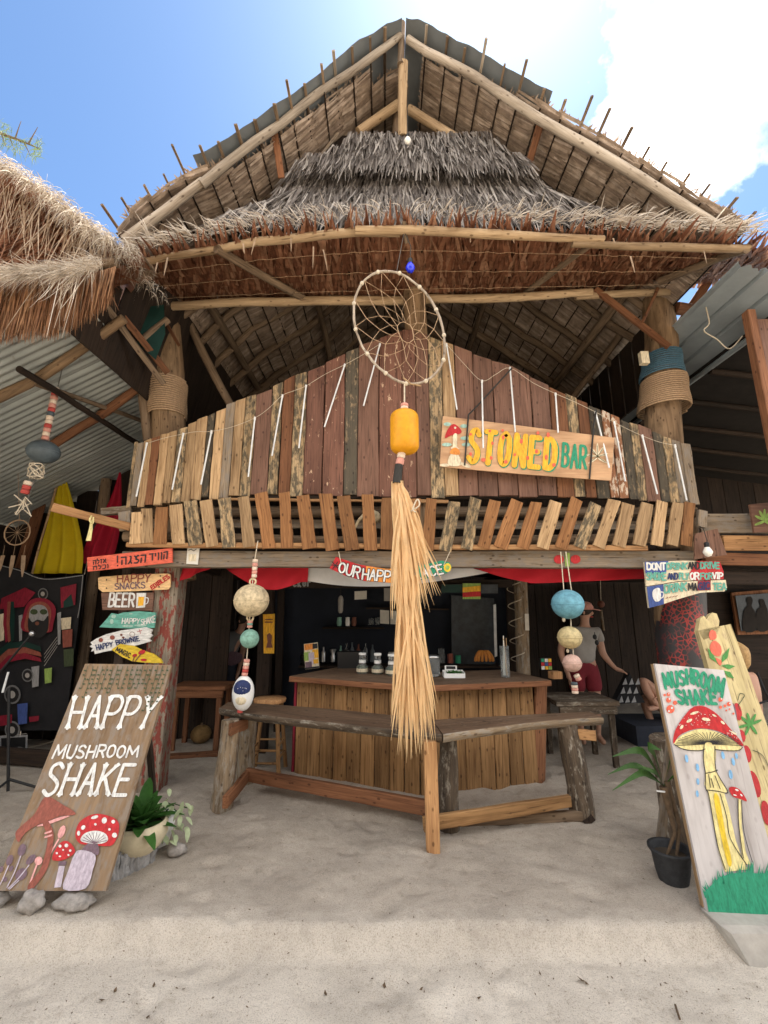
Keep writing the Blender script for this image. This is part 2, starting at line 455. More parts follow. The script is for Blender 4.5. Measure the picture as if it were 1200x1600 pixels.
# corrugated zinc
def zinc(name, c, rust=.5):
    m, nt, bs = _mat(name); L = nt.links
    mp, _, _ = obj_coord(nt, (1.6, 1.6, 1.6), False)
    n1 = _n(nt, 'ShaderNodeTexNoise', Scale=1.5, Detail=8, Roughness=.65); L.new(mp.outputs[0], n1.inputs['Vector'])
    r = ramp(nt, [(.28, (.13, .085, .055)), (.28 + .14 * rust, [k * .8 for k in c]), (.6, c), (.8, [min(1, k * 1.2) for k in c])])
    L.new(n1.outputs['Fac'], r.inputs['Fac']); L.new(r.outputs['Color'], bs.inputs['Base Color'])
    bs.inputs['Metallic'].default_value = .35; bs.inputs['Roughness'].default_value = .5
zinc('zinc', (.36, .38, .36)); zinc('zinc_blue', (.34, .39, .42), .3); zinc('zinc_dark', (.20, .22, .23), .4)
# paints, plastics, cloth
for nm, c in dict(white=(.70, .69, .66), black=(.02, .02, .022), red=(.48, .022, .026), coral=(.72, .13, .075), green=(.02, .27, .15), teal=(.12, .38, .30),
                  yellow=(.72, .50, .04), amber=(.80, .42, .035), orange=(.72, .26, .05), blue=(.05, .09, .28), sky=(.20, .43, .68), pink=(.72, .34, .32),
                  cream=(.72, .62, .44), peach=(.78, .50, .24), brown=(.19, .07, .045), mauve=(.16, .10, .125), rust=(.27, .075, .05), lilac=(.48, .41, .47),
                  lime=(.28, .42, .10), navy=(.02, .035, .12), maroon=(.24, .012, .03), grey=(.30, .30, .30), leafgreen=(.06, .25, .05), mint=(.34, .52, .44),
                  paleyellow=(.74, .64, .30), vine=(.05, .07, .03)).items():
    plain('paint_' + nm, c, rough=.62, var=.3, scale=70, dark=.55, sz=.22, bump=.12)
plain('float_cream', (.64, .52, .33), .6, var=.25, scale=20, bump=.3, dark=.4)
plain('float_mint', (.22, .42, .34), .6, scale=24, bump=.3, dark=.45)
plain('float_blue', (.14, .36, .46), .6, scale=18, bump=.3, dark=.5)
plain('float_yellow', (.66, .29, .012), .5, scale=16, bump=.2, dark=.8)
plain('float_sand', (.58, .47, .25), .6, scale=24, bump=.3, dark=.5)
plain('float_pink', (.62, .41, .34), .6, scale=22, bump=.3, dark=.6)
plain('float_slate', (.085, .11, .125), .5, scale=14, bump=.2, dark=.6)
plain('cork_pink', (.64, .30, .24), .8, scale=30, bump=.3, dark=.7)
plain('cork_pale', (.70, .56, .44), .8, scale=30, bump=.3, dark=.7)
plain('cork_red', (.46, .07, .06), .8, scale=30, bump=.3, dark=.7)
plain('rope_tan', (.46, .31, .19), .9, scale=60, bump=.4, dark=.6)
plain('rope_blue', (.075, .16, .22), .9, scale=60, bump=.4, dark=.6)
plain('rope_pale', (.60, .52, .40), .9, scale=50, dark=.7)
plain('rope_black', (.035, .033, .03), .8, scale=50)
plain('wire', (.10, .09, .08), .6)
plain('tube_white', (.74, .76, .76), .25, spec=.5)
plain('concrete', (.40, .37, .325), .92, scale=6, bump=.5, dark=.7)
plain('stone', (.34, .31, .28), .95, scale=16, bump=1.0, dark=.45)
plain('cloth_red', (.42, .012, .022), .85, scale=5, dark=.85)
plain('cloth_white', (.58, .58, .58), .85, scale=5, dark=.85)
plain('cloth_yellow', (.56, .42, .012), .85, scale=5, dark=.85)
plain('cloth_crimson', (.36, .008, .03), .85, scale=5, dark=.8)
plain('cloth_black', (.018, .018, .02), .9, scale=8)
plain('cloth_grey', (.33, .31, .285), .9, scale=10, dark=.85)
plain('cloth_tee', (.15, .15, .15), .9, scale=10, dark=.85)
plain('cloth_maroon', (.19, .02, .03), .9, scale=10)
plain('cloth_navy', (.03, .035, .05), .9, scale=10)
plain('tarp_green', (.006, .034, .027), .6, scale=3, dark=.6)
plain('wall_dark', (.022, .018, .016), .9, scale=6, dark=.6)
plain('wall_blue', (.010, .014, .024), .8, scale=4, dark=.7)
plain('skin', (.46, .255, .175), .55, scale=10, var=.05, dark=.92)
plain('hair_dark', (.03, .02, .014), .6, scale=30)
plain('hair_blond', (.45, .28, .12), .6, scale=40, dark=.5)
plain('plastic_black', (.015, .015, .016), .45, scale=10)
plain('plastic_white', (.72, .72, .70), .4, scale=10, dark=.9)
plain('pot_cream', (.58, .50, .34), .5, scale=8, dark=.75)
plain('pot_black', (.03, .031, .033), .75, scale=30, bump=.5, dark=.5)
plain('soil', (.06, .045, .03), .95, scale=40, bump=.6)
plain('steel', (.5, .5, .5), .3, metal=.9)
plain('bulb_blue', (.01, .03, .65), .2, spec=.6, dark=.95)
plain('bulb_clear', (.80, .78, .72), .15, spec=.6, dark=.95)
plain('coconut_husk', (.20, .12, .045), .8, scale=16, bump=.4, dark=.5)
plain('fruit_orange', (.62, .24, .05), .6, scale=16)
plain('paper', (.66, .63, .56), .8, scale=14, dark=.85)
plain('photo_dark', (.045, .055, .065), .4, scale=9, dark=.4)
plain('driftwood', (.30, .29, .28), .95, scale=14, bump=.8, dark=.5)
plain('palm_bark', (.13, .085, .05), .9, scale=24, bump=.8, dark=.5)
m, nt, bs = _mat('glass'); bs.inputs['Transmission Weight'].default_value = .92; bs.inputs['Roughness'].default_value = .06; bs.inputs['IOR'].default_value = 1.2
bs.inputs['Base Color'].default_value = (.86, .9, .9, 1)

# ================================================================== the ground
YK = 2.90                                   # the step from the bar's sand down to the path
foot = []
for k in range(330):
    foot.append((rnd.uniform(-3.2, 3.6), rnd.uniform(1.7, 5.6), rnd.uniform(0, 3.14), rnd.uniform(.045, .10), rnd.uniform(.008, .026)))
from collections import defaultdict
fcell = defaultdict(list)
for q in foot:
    for i in range(-1, 2):
        for j in range(-1, 2): fcell[(int(q[0]*3 // 1) + i, int(q[1]*3 // 1) + j)].append(q)
def ground_z(x, y):
    e = YK + .03 * mnoise.noise(V((x * 1.3, 3.1, 0))) + .010 * mnoise.noise(V((x * 6, 1.1, 4))) + .005 * mnoise.noise(V((x * 19, 1.1, 4)))
    t = min(1, max(0, (y - (e - .11)) / .11))
    z = -.115 * (1 - t ** 1.5)
    z += .013 * mnoise.noise(V((x * 1.6, y * 1.6, 0))) * (1 if y > YK else .5)
    z += .009 * mnoise.noise(V((x * 5.5, y * 5.5, 5))) * (1 if y > YK + .1 else .4)
    if -4 < x < 4.5 and 1.5 < y < 7:
        z += .005 * mnoise.noise(V((x * 15, y * 15, 9))) * (1 if y > YK + .1 else .5) + .003 * mnoise.noise(V((x * 33, y * 33, 2)))
        for fx, fy, a, r, dp in fcell.get((int(x*3 // 1), int(y*3 // 1)), ()):
            dx, dy = x - fx, y - fy
            u = (dx * math.cos(a) + dy * math.sin(a)) / (r * 1.7); w = (-dx * math.sin(a) + dy * math.cos(a)) / r
            d2 = u*u + w*w
            if d2 < 2.6: z += dp * ((-1 + d2) * math.exp(-d2 * 1.3))
    return z
xs = [-70, -40, -22, -14, -9, -7, -6, -5.2] + [-4.6 + .031 * i for i in range(297)] + [5, 6, 7, 9, 14, 22, 40, 70]
ys = [-40, -20, -10, -5, -2, 0, 1, 1.4] + [1.75 + .024 * i for i in range(160)] + [5.7 + .07*i for i in range(20)] + [7.3, 8, 9, 11, 15, 25, 50, 90]
b = MB(); vs = [(x, y, ground_z(x, y)) for y in ys for x in xs]; nx = len(xs)
b.add(vs, [(j*nx+i, j*nx+i+1, (j+1)*nx+i+1, (j+1)*nx+i) for j in range(len(ys)-1) for i in range(nx-1)], True)
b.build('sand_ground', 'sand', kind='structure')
# ================================================================== the bar building
XC = P(630, 520, 4.55).x
YB, YBM, YPL = 4.55, 4.56, 4.92
bar = thing('bar_building', 'two storey beach bar of reclaimed planks under a big thatched gable roof', 'building', (XC, 5.4, 0))
NF = V((0, -1, 0))

# --- pillars
pL = P(262, 1000, YPL); pR = P(1062, 960, YPL)
pl = part('pillar', bar, (pL.x, YPL, 0))
plank('post', V((pL.x, YPL - .10, -.1)), V((pL.x + .02, YPL - .10, 2.22)), .27, .26, .2, NF, 'wood_redpost', pl, seg=8)
pole('trunk', [V((pL.x + .02, YPL + .05, 2.0)), P(262, 660, YPL), P(262, 560, YPL), P(258, 470, YPL) + V((0, 0, .35))], [.20, .19, .16, .13], 'wood_trunk', pl, n=14, wob=.03)
def rope_wrap(name, px, y0, y1, r0, r1, Y, mat, parent, turns, fat=.011):
    a, c = P(px, y1, Y), P(px, y0, Y); pts = []
    n = 22
    for i in range(turns * n + 1):
        t = i / (turns * n); q = a.lerp(c, t); r = lerp(r0, r1, t) * (1 + .02 * math.sin(t * 9))
        ang = i * 2 * math.pi / n
        pts.append(q + V((math.cos(ang) * r, math.sin(ang) * r, 0)))
    b = MB(); b.tube(pts, fat, 5); return b.build(name, mat, parent)
rope_wrap('rope_wrap', 262, 597, 652, .20, .215, YPL, 'rope_tan', pl, 17)
pr = part('pillar', bar, (pR.x, YPL, 0))
pole('trunk', [V((pR.x, YPL, -.1)), P(1064, 1000, YPL), P(1062, 880, YPL), P(1036, 690, YPL), P(1034, 590, YPL), P(1036, 540, YPL), P(1030, 480, YPL), P(1020, 440, YPL) + V((0, 0, .4))],
     [.23, .22, .21, .19, .19, .19, .17, .15], 'wood_trunk', pr, n=14, wob=.04)
rope_wrap('rope_wrap', 1037, 594, 642, .275, .235, YPL, 'rope_tan', pr, 15)
rope_wrap('rope_wrap', 1034, 556, 592, .235, .20, YPL, 'rope_blue', pr, 11)
# painted lower half of the right pillar: dark ground with red crackle
m, nt, bs = _mat('pillar_paint'); Lk = nt.links
mp, _, _ = obj_coord(nt, (1, 1, .8), False)
vo = _n(nt, 'ShaderNodeTexVoronoi', Scale=26, feature='DISTANCE_TO_EDGE'); Lk.new(mp.outputs[0], vo.inputs['Vector'])
r = ramp(nt, [(.06, (.30, .03, .025)), (.13, (.02, .018, .02))]); Lk.new(vo.outputs['Distance'], r.inputs['Fac'])
nn = _n(nt, 'ShaderNodeTexNoise', Scale=3.5, Detail=3); Lk.new(mp.outputs[0], nn.inputs['Vector'])
rr = ramp(nt, [(.46, (0, 0, 0)), (.54, (1, 1, 1))]); Lk.new(nn.outputs['Fac'], rr.inputs['Fac'])
mx = _n(nt, 'ShaderNodeMixRGB'); mx.inputs['Color1'].default_value = (.03, .028, .03, 1)
Lk.new(rr.outputs['Color'], mx.inputs['Fac']); Lk.new(r.outputs['Color'], mx.inputs['Color2']); Lk.new(mx.outputs['Color'], bs.inputs['Base Color']); bs.inputs['Roughness'].default_value = .55
b = MB(); b.tube([V((pR.x, YPL, .3)), P(1064, 1000, YPL), P(1062, 886, YPL)], [.25, .24, .232], 18)
b.build('painted_sleeve', 'pillar_paint', pr)
pc = P(648, 600, 4.70)
pole('pillar', [V((pc.x, 4.72, 2.3)), P(650, 520, 4.70), P(645, 440, 4.70), P(641, 378, 4.62)], [.14, .135, .125, .12], 'wood_trunk', bar, n=12, wob=.02)
plank('pillar', P(660, 560, 4.69), P(657, 390, 4.60), .07, .06, .04, NF, 'wood_trunk', bar, rough=2)

# --- floor of the upper storey and its front beam
zb0, zb1 = P(640, 886, YBM).z, P(640, 861, YBM).z
xl, xr = P(190, 870, YBM).x, P(1084, 870, YBM).x
plank('beam', V((xl, YBM + .07, (zb0 + zb1) / 2)), V((xr, YBM + .07, (zb0 + zb1) / 2)), zb1 - zb0, zb1 - zb0 + .01, .14, NF, 'wood_grey', bar, seg=12, rough=1.5)
fl = part('upper_floor', bar, (XC, 6.5, zb1))
for i in range(16):
    y = 4.80 + i * .26
    plank('floor_board', V((xl + .05, y, zb1 + .03)), V((xr - .05, y, zb1 + .03)), .25, .25, .03, V((0, 0, 1)), 'wood_dark', fl, seg=3)
for i in range(7):
    x = lerp(xl + .3, xr - .3, i / 6)
    plank('joist', V((x, 4.75, zb1 - .06)), V((x, 8.9, zb1 - .06)), .12, .12, .07, V((1, 0, 0)), 'wood_dark', fl, seg=3)
pole('joist_pole', [P(195, 838, 4.62), P(420, 843, 4.62), P(640, 848, 4.62), P(1080, 840, 4.62)], .055, 'wood_poledark', fl)
pole('joist_pole', [P(200, 800, 4.72), P(640, 800, 4.72), P(1085, 800, 4.72)], .06, 'wood_poledark', fl)
plank('joist_pole', P(215, 818, 4.82), P(1080, 822, 4.82), .10, .10, .05, NF, 'wood_grey', fl, seg=6)
plank('ledge', P(200, 851, 4.50), P(1010, 857, 4.50), .05, .05, .06, NF, 'wood_orange', bar, seg=8, rough=2)
plank('ledge', P(345, 780, 4.56), P(700, 784, 4.56), .03, .03, .03, NF, 'wood_orange', bar, seg=8, rough=2)

# --- balcony parapet: every board and every slat
bal = part('balcony', bar, (XC, YB, zb1))
top_y = [(200,695),(222,691),(253,680),(285,670),(317,654),(345,640),(379,624),(400,618),(425,607),(460,588),(482,582),(510,567),(538,553),(560,543),(592,531),(614,521),(640,517),(673,526),(697,537),(718,543),(750,557),(800,573),(850,600),(896,623),(929,637),(975,658),(1002,667),(1056,690),(1079,695),(1100,697)]
bot_y = [(200,792),(262,787),(315,779),(405,773),(640,776),(900,776),(1000,780),(1060,786),(1100,793)]
boards = [(203,'m'),(214,'g'),(226,'t'),(239,'b'),(253,'t'),(267,'t'),(282,'m'),(297,'t'),(314,'t'),(326,'M'),(342,'t'),(357,'g'),(374,'t'),(391,'m'),(417,'p'),(434,'m'),(453,'b'),(473,'m'),(503,'f'),(536,'f'),(558,'M'),(592,'p'),(630,'f'),(652,'f'),(674,'p'),(696,'m'),(717,'t'),(748,'p'),(779,'p'),(810,'p'),(841,'p'),(871,'p'),(898,'b'),(915,'m'),(933,'b'),(954,'M'),(967,'F'),(983,'F'),(998,'M'),(1012,'m'),(1033,'p'),(1048,'M'),(1062,'m'),(1077,'g'),(1093,'g')]
bm = dict(m='wood_moss', g='wood_grey', t='wood_tan', b='wood_brown', p='wood_purple', f='wood_flake', F='wood_flake', M='wood_moss')
wood('wood_mossdark', (.13, .085, .048), (.38, .28, .17), moss=(.045, .043, .036), mossamt=.95, vary=.2, rough=.9); bm['M'] = 'wood_mossdark'
wood('wood_peel', (.15, .06, .03), (.30, .14, .07), paint=(.50, .42, .33), mossamt=.33, vary=.2); bm['F'] = 'wood_peel'
x0 = 197
for x1, k in boards:
    xm = (x0 + x1) / 2; yb = interp(xm, bot_y)
    yy = YB + rnd.uniform(.0, .02)
    A = P(xm, yb + rnd.uniform(-2, 2), yy); w = P(x1, yb, yy).x - P(x0, yb, yy).x - .006
    # height of the board: follow its own (true vertical) line up to the outline
    pt = P(xm, yb, yy); z = pt.z; px = xm
    ty = interp(xm, top_y)
    for _ in range(3):
        q = P(px, ty, yy); px += (pt.x - q.x) / (P(px + 1, ty, yy).x - q.x); ty = interp(px, top_y)
    T = P(px, ty + rnd.uniform(-1.5, 1.5), yy); T.x = A.x
    sl = (P(px + 8, interp(px + 8, top_y), yy).z - P(px - 8, interp(px - 8, top_y), yy).z) / (P(px + 8, ty, yy).x - P(px - 8, ty, yy).x)
    plank('board', A, T, w, w, .024, NF, bm[k], bal, seg=6, slant=-sl * .9 + rnd.uniform(-.06, .06), rough=1.7)
    x0 = x1
for zz in (.25, .62):      # rails behind the boards
    plank('rail', V((xl, YB + .06, zb1 + .35 + zz)), V((xr, YB + .06, zb1 + .35 + zz)), .09, .09, .05, NF, 'wood_dark', bal, seg=4)
SL = [(38,315,35,450),(82,305,78,450),(140,303,137,455),(200,292,215,455),(262,282,280,458),(325,268,348,462),(400,258,422,467),(478,255,507,467),(553,245,592,470),(655,242,668,468),(730,245,757,472),(822,250,848,478),(902,258,930,478),(992,256,1015,480),(1082,255,1078,475)]
SL = [(200+a*.375, 680+b_*.375, 200+c*.375, 680+d*.375) for a, b_, c, d in SL] + [(626, 776, 624, 857), (650, 778, 646, 858)]
SR = [(180,435,160,625),(258,440,228,625),(345,435,305,620),(415,435,372,615),(503,432,438,615),(572,445,515,615),(645,438,592,615),(723,437,663,615),(793,447,730,612),(860,442,805,612),(920,450,878,608),(990,450,952,605),(1045,445,1020,605),(1100,440,1080,605),(1140,440,1130,605)]
SL += [(600+a*.41667, 600+b_*.41667, 600+c*.41667, 600+d*.41667) for a, b_, c, d in SR]
for i, (a, b_, c, d) in enumerate(SL):
    e = min(1, min(abs(a - 205), abs(a - 1085)) / 120)
    B0 = P(c, d, 4.47); T0 = P(a, b_, lerp(4.46, 4.40, e)); w = rnd.uniform(.120, .138) if 240 < a < 1050 else .12
    k = 'wood_tan' if (a < 240 or a > 1070) else rnd.choice(['wood_slat', 'wood_slat', 'wood_slat', 'wood_tan', 'wood_moss'])
    if a > 820: k = rnd.choice(['wood_slat', 'wood_tan', 'wood_orange', 'wood_moss', 'wood_tan'])
    if 420 < a < 640: k = 'wood_slat'
    plank('slat', B0 + V((rnd.uniform(-.012, .012), 0, 0)), T0 + V((rnd.uniform(-.014, .014), rnd.uniform(-.012, .012), rnd.uniform(-.02, .02))), w, w * rnd.uniform(.9, 1.02), .026, NF, k, bal, seg=4, slant=rnd.uniform(-.16, .16), rough=2)

# --- main roof: profile in the plane of the front edge, drawn out along y
YR = 3.62
ER = [(634,47),(660,52),(700,74),(750,102),(800,130),(850,158),(900,185),(950,212),(1000,240),(1040,264),(1080,290),(1125,318),(1170,346)]
EL = [(628,47),(600,58),(560,85),(520,116),(480,150),(440,178),(400,205),(360,233),(318,258),(286,268),(240,291),(205,318),(178,350)]
profR = [P(x, y, YR) for x, y in ER]; profL = [P(x, y, YR) for x, y in EL]
roof = part('roof', bar, (XC, 6.5, 6.6))
def res(pts, n):
    d = [0]
    for a, c in zip(pts, pts[1:]): d.append(d[-1] + (c - a).length)
    out = []
    for i in range(n + 1):
        s = d[-1] * i / n; k = 0
        while k < len(d) - 2 and d[k + 1] < s: k += 1
        out.append(pts[k].lerp(pts[k + 1], (s - d[k]) / (d[k + 1] - d[k])))
    return out
YBK = 9.2
def thatch_panel(a, c, y0, y1, side, first):
    """one strip of palm-leaf shingles between two battens; a = upper edge, c = lower edge (x, z)"""
    b = MB(); d = V((c.x - a.x, 0, c.z - a.z)); L = d.length; d.normalize()
    dn = V((d.z, 0, -d.x));  dn = dn if dn.z < 0 else -dn      # pointing down, under the roof
    # backing sheet
    o = -dn * .012
    q = [V((a.x, y0 + .06, a.z)) + o, V((a.x, y1, a.z)) + o, V((c.x, y1, c.z)) + o + d * .03, V((c.x, y0 + .06, c.z)) + o + d * .03]
    b.poly(q, .03, -dn)
    y = y0
    while y < y1:
        dense = y < 4.9
        w = rnd.uniform(.014, .034) if dense else (rnd.uniform(.035, .065) if y < 7.6 else .15)
        lay = rnd.uniform(.0, .022)
        yy = y + rnd.uniform(-.01, .01)
        s0 = V((a.x, yy, a.z)) - d * rnd.uniform(.01, .04) + dn * (.010 + lay)
        s1 = V((c.x, yy + rnd.uniform(-.03, .03), c.z)) + d * rnd.uniform(.0, .035) + dn * (.026 + lay)
        mid = s0.lerp(s1, .5) + dn * rnd.uniform(-.006, .008)
        sd = V((0, 1, rnd.uniform(-.25, .25))).normalized()
        b.strip([s0, mid, s1], [w, w * 1.1, w * rnd.uniform(.6, 1.0)], sd)
        if dense and rnd.random() < .2:
            k = rnd.random(); e0 = s0.lerp(s1, k * .6) + dn * .006
            b.strip([e0, e0 + d * L * rnd.uniform(.25, .5) + dn * .012], [w * .6, w * .3], sd)
        y += w * .62
    if first:       # ragged leaf ends along the raking edge
        for _ in range(6):
            t = rnd.random(); p = V((lerp(a.x, c.x, t), y0 + .02, lerp(a.z, c.z, t)))
            b.leaf(p, (V((rnd.uniform(-.3, .3), -1, rnd.uniform(-.2, .25))) + d * rnd.uniform(-.5, .9)).normalized(), rnd.uniform(.03, .09), .016, d, rnd.uniform(-.2, .3))
    return b.build('thatch_panel', 'thatch_panel', roof)
NP = 17
for side, prof in (('R', profR), ('L', profL)):
    pp = res(prof, NP)
    for i in range(NP):
        a, c = pp[i], pp[i + 1]
        yf = YR + .02
        if side == 'R' and i < 6: yf = YR + .20 - .02 * i
        if side == 'R' and i < 1: yf = YR + 1.2
        if side == 'L' and i < 11: yf = YR + .17
        if side == 'L' and i < 2: yf = YR + .35
        thatch_panel(a, c, yf + rnd.uniform(-.02, .02), YBK, side, True)
    # battens along y with their ends poking past the edge
    for i in range(1, NP + 1):
        for rep in range(1):
            c = pp[i] + V((rnd.uniform(-.03, .03), 0, -.035)); ex = rnd.uniform(.06, .25) if i > 1 else .08
            if side == 'R' and i > 11: ex *= .45
            yb = YR - ex
            p0 = V((c.x, yb, c.z + .05)); p1 = V((c.x, 4.5, c.z + .02))
            plank('batten', p0, p1, rnd.uniform(.022, .034), .028, .02, V((0, 0, 1)), 'wood_polegrey' if rnd.random() < .15 else 'wood_poledark', roof, seg=3)
            cord('shingle_stem', [V((c.x, YR + .05, c.z - .018)), V((c.x, 8.5, c.z - .018))], .009, 'wood_dark', roof, n=5)
# corrugated sheets laid over the thatch near the ridge
def corrugated(name, p00, p10, p11, p01, amp, pitch, mat, parent, nrm, seg=6, **kw):
    """sheet p00-p10 (across the ribs) by p00-p01 (along the ribs)"""
    b = MB(); n = max(8, int((p10 - p00).length / pitch * 6)); vs = []
    for j in range(seg + 1):
        for i in range(n + 1):
            s, t = i / n, j / seg
            q = p00.lerp(p10, s).lerp(p01.lerp(p11, s), t)
            u = s * (p10 - p00).length / pitch
            vs.append(q + nrm * amp * math.sin(u * 2 * math.pi))
    b.add(vs, [(j*(n+1)+i, j*(n+1)+i+1, (j+1)*(n+1)+i+1, (j+1)*(n+1)+i) for j in range(seg) for i in range(n)], True)
    return b.build(name, mat, parent, **kw)
for prof, k0, k1, tag_ in ((profR, 0, 5.2, 1), (profL, 0, 8.4, -1)):
    b = MB(); vs = []; N = 30; Y0s = []
    rows = [0, .25, .6, 1.2, 2.2, 4.0]
    for j, dy in enumerate(rows):
        for i in range(N + 1):
            s = lerp(k0, k1, i / N); k = min(int(s), len(prof) - 2)
            q = prof[k].lerp(prof[k + 1], s - k)
            vs.append(V((q.x, YR - .06 + dy + .02 * math.sin(i * 1.3), q.z + .055 + .012 * math.sin(i * 2.1 + dy * 7))))
    # ribs run down the slope: wave along y
    rows2 = []
    ny = 64
    vs = []
    for j in range(ny + 1):
        dy = 3.2 * j / ny
        for i in range(N + 1):
            s = lerp(k0, k1, i / N); k = min(int(s), len(prof) - 2)
            q = prof[k].lerp(prof[k + 1], s - k)
            vs.append(V((q.x, YR - .07 + dy + .025 * mnoise.noise(V((i * .35, tag_ * 3, 0))), q.z + .06 + .011 * math.sin(dy * 2 * math.pi / .10) + .02 * mnoise.noise(V((i * .3, 0, tag_))))))
    b.add(vs, [(j*(N+1)+i, j*(N+1)+i+1, (j+1)*(N+1)+i+1, (j+1)*(N+1)+i) for j in range(ny) for i in range(N)], True)
    b.build('metal_sheet', 'zinc_dark', roof)
# rake poles, apex post, king post and the little truss
def on(prof, px, py, Y): return P(px, py, Y)
YRP = YR + .06
pole('rake_pole', [P(x, y, YRP) for x, y in ((636,62),(665,82),(740,118),(840,183),(1000,278),(1142,368))], [.04, .042, .045, .048, .05, .05], 'wood_polegrey', roof, wob=.02)
pole('rake_pole', [P(x, y, YRP) for x, y in ((626,52),(600,74),(560,105),(480,160),(316,287))], [.035, .038, .04, .042, .045], 'wood_polegrey', roof, wob=.02)
pole('rake_pole', [P(x, y, YRP + .02) for x, y in ((318,284),(260,328),(195,376))], [.045, .047, .05], 'wood_polegrey', roof, wob=.02)
pole('apex_post', [P(627, 102, YRP + .05), P(628, 38, YRP + .05)], .038, 'wood_poledark', roof)
pole('king_post', [P(629, 212, YR + .42), P(630, 97, YR + .12)], [.052, .055], 'wood_pole', roof)
pole('king_post', [P(619, 212, YR + .62), P(621, 165, YR + .62)], [.05, .05], 'wood_poledark', roof)
pole('truss_rafter', [P(622, 163, YR + .5), P(560, 207, YR + .5)], .052, 'wood_pole', roof)
pole('truss_rafter', [P(638, 170, YR + .5), P(712, 216, YR + .5)], .052, 'wood_pole', roof)
plank('hanger_board', P(440, 278, YR + .35), P(427, 196, YR + .12), .065, .075, .03, NF, 'wood_brown', roof)
plank('hanger_board', P(825, 262, YR + .45), P(848, 178, YR + .12), .075, .08, .03, NF, 'wood_brown', roof)
plank('hanger_board', P(500, 245, YR + .5), P(528, 208, YR + .5), .035, .03, .02, NF, 'wood_grey', roof)
# rafters under the roof, seen over the parapet
for side, prof in (('L', profL), ('R', profR)):
    for Y, r in ((5.0, .045), (5.5, .05), (6.1, .05), (6.7, .055), (7.4, .065), (8.2, .05), (8.9, .05)):
        pts = [V((q.x, Y, q.z - .10)) for q in (prof[0], prof[3], prof[6], prof[9], prof[12])]
        pole('rafter', pts, r, 'wood_poledark', roof, wob=.05)
    e = prof[10]
    pole('wall_plate', [V((e.x, 3.9, e.z - .2)), V((e.x, 9.0, e.z - .2))], .06, 'wood_poledark', roof)
    e = prof[5]
    pole('purlin', [V((e.x, 4.3, e.z - .2)), V((e.x, 9.0, e.z - .2))], .05, 'wood_poledark', roof)
pole('purlin', [V((XC, 4.0, profR[0].z - .2)), V((XC, 9.1, profR[0].z - .2))], .06, 'wood_poledark', roof)
# struts between the storeys
pole('strut', [P(276, 470, 5.2), P(360, 636, 5.2)], .05, 'wood_poledark', bar, wob=.02)
pole('strut', [P(1005, 480, 5.4), P(880, 640, 6.2)], .05, 'wood_poledark', bar, wob=.02)
pole('strut', [P(498, 480, 6.5), P(518, 560, 6.5)], .04, 'wood_poledark', bar, wob=.02)
plank('strut', P(930, 452, 4.68), P(1045, 542, 4.70), .085, .075, .035, NF, 'wood_brown', bar)
plank('strut', P(1028, 450, 4.64), P(1004, 503, 4.62), .035, .03, .02, NF, 'wood_brown', bar)
plank('strut', P(232, 458, 4.66), P(280, 540, 4.68), .04, .035, .02, NF, 'wood_brown', bar)
pole('strut', [P(215, 540, 4.85), P(232, 690, 4.85)], .06, 'wood_poledark', bar)
plank('strut', P(205, 500, 5.2), P(262, 575, 5.0), .10, .10, .05, NF, 'wood_dark', bar)
plank('strut', P(1040, 540, 4.95), P(1112, 432, 4.8), .10, .10, .04, NF, 'wood_brown', bar)
pole('strut', [P(1056, 482, 4.8), P(1118, 490, 4.8)], .075, 'wood_brown', bar)

# back and side walls, closing the place off
wall = part('rear_wall', bar, (XC, 9.2, 0))
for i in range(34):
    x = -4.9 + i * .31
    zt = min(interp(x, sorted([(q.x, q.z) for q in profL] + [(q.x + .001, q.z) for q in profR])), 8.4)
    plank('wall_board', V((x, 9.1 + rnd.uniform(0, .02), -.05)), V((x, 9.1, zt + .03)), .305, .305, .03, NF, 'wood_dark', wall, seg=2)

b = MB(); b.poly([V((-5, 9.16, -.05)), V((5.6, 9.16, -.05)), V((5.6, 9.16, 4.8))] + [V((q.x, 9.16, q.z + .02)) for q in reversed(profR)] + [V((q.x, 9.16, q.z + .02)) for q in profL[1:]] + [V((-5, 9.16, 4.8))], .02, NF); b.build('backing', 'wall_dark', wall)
# boarded sides under the eaves
sw_l = part('eave_wall', bar, (-2.9, 6.5, 4.3)); sw_r = part('eave_wall', bar, (3.3, 6.5, 4.6))
for i in range(18):
    y = 3.45 + i * .32
    plank('wall_board', V((-2.74, y, 4.05)), (V((-2.50, y, 5.34)) if y > 3.8 else V((-2.63, y, 4.82))), .325, .325, .025, V((1, 0, .17)), 'wood_dark', sw_l, seg=2)
    if y > 5: plank('wall_board', V((3.40, y, 4.35)), V((3.40, y, 5.30)), .295, .295, .025, V((-1, 0, 0)), 'wood_dark', sw_r, seg=2)
# --- the skirt roof over the balcony
sk = part('skirt_roof', bar, (XC, 4.1, 5.0))
OUT = [(100,440,3.95),(140,430,3.88),(260,402,3.72),(400,378,3.60),(560,362,3.54),(630,358,3.52),(800,366,3.54),(1000,376,3.62),(1165,386,3.74),(1215,390,3.8)]
INN = [(100,482,4.8),(245,477,4.75),(630,468,4.72),(1062,455,4.75),(1215,452,4.8)]
def on_curve(c, px):
    return P(px, interp(px, [(a, b_) for a, b_, _ in c]), interp(px, [(a, d) for a, _, d in c]))
pole('outer_pole', [P(a, b_, d) for a, b_, d in OUT[1:5]] + [P(625, 363, 3.53)], [.03, .036, .04, .042, .04], 'wood_pole', sk, wob=.015)
pole('outer_pole', [P(555, 361, 3.50), P(640, 360, 3.49), P(800, 368, 3.50), P(945, 374, 3.54)], [.038, .043, .04, .03], 'wood_pole', sk, wob=.015)
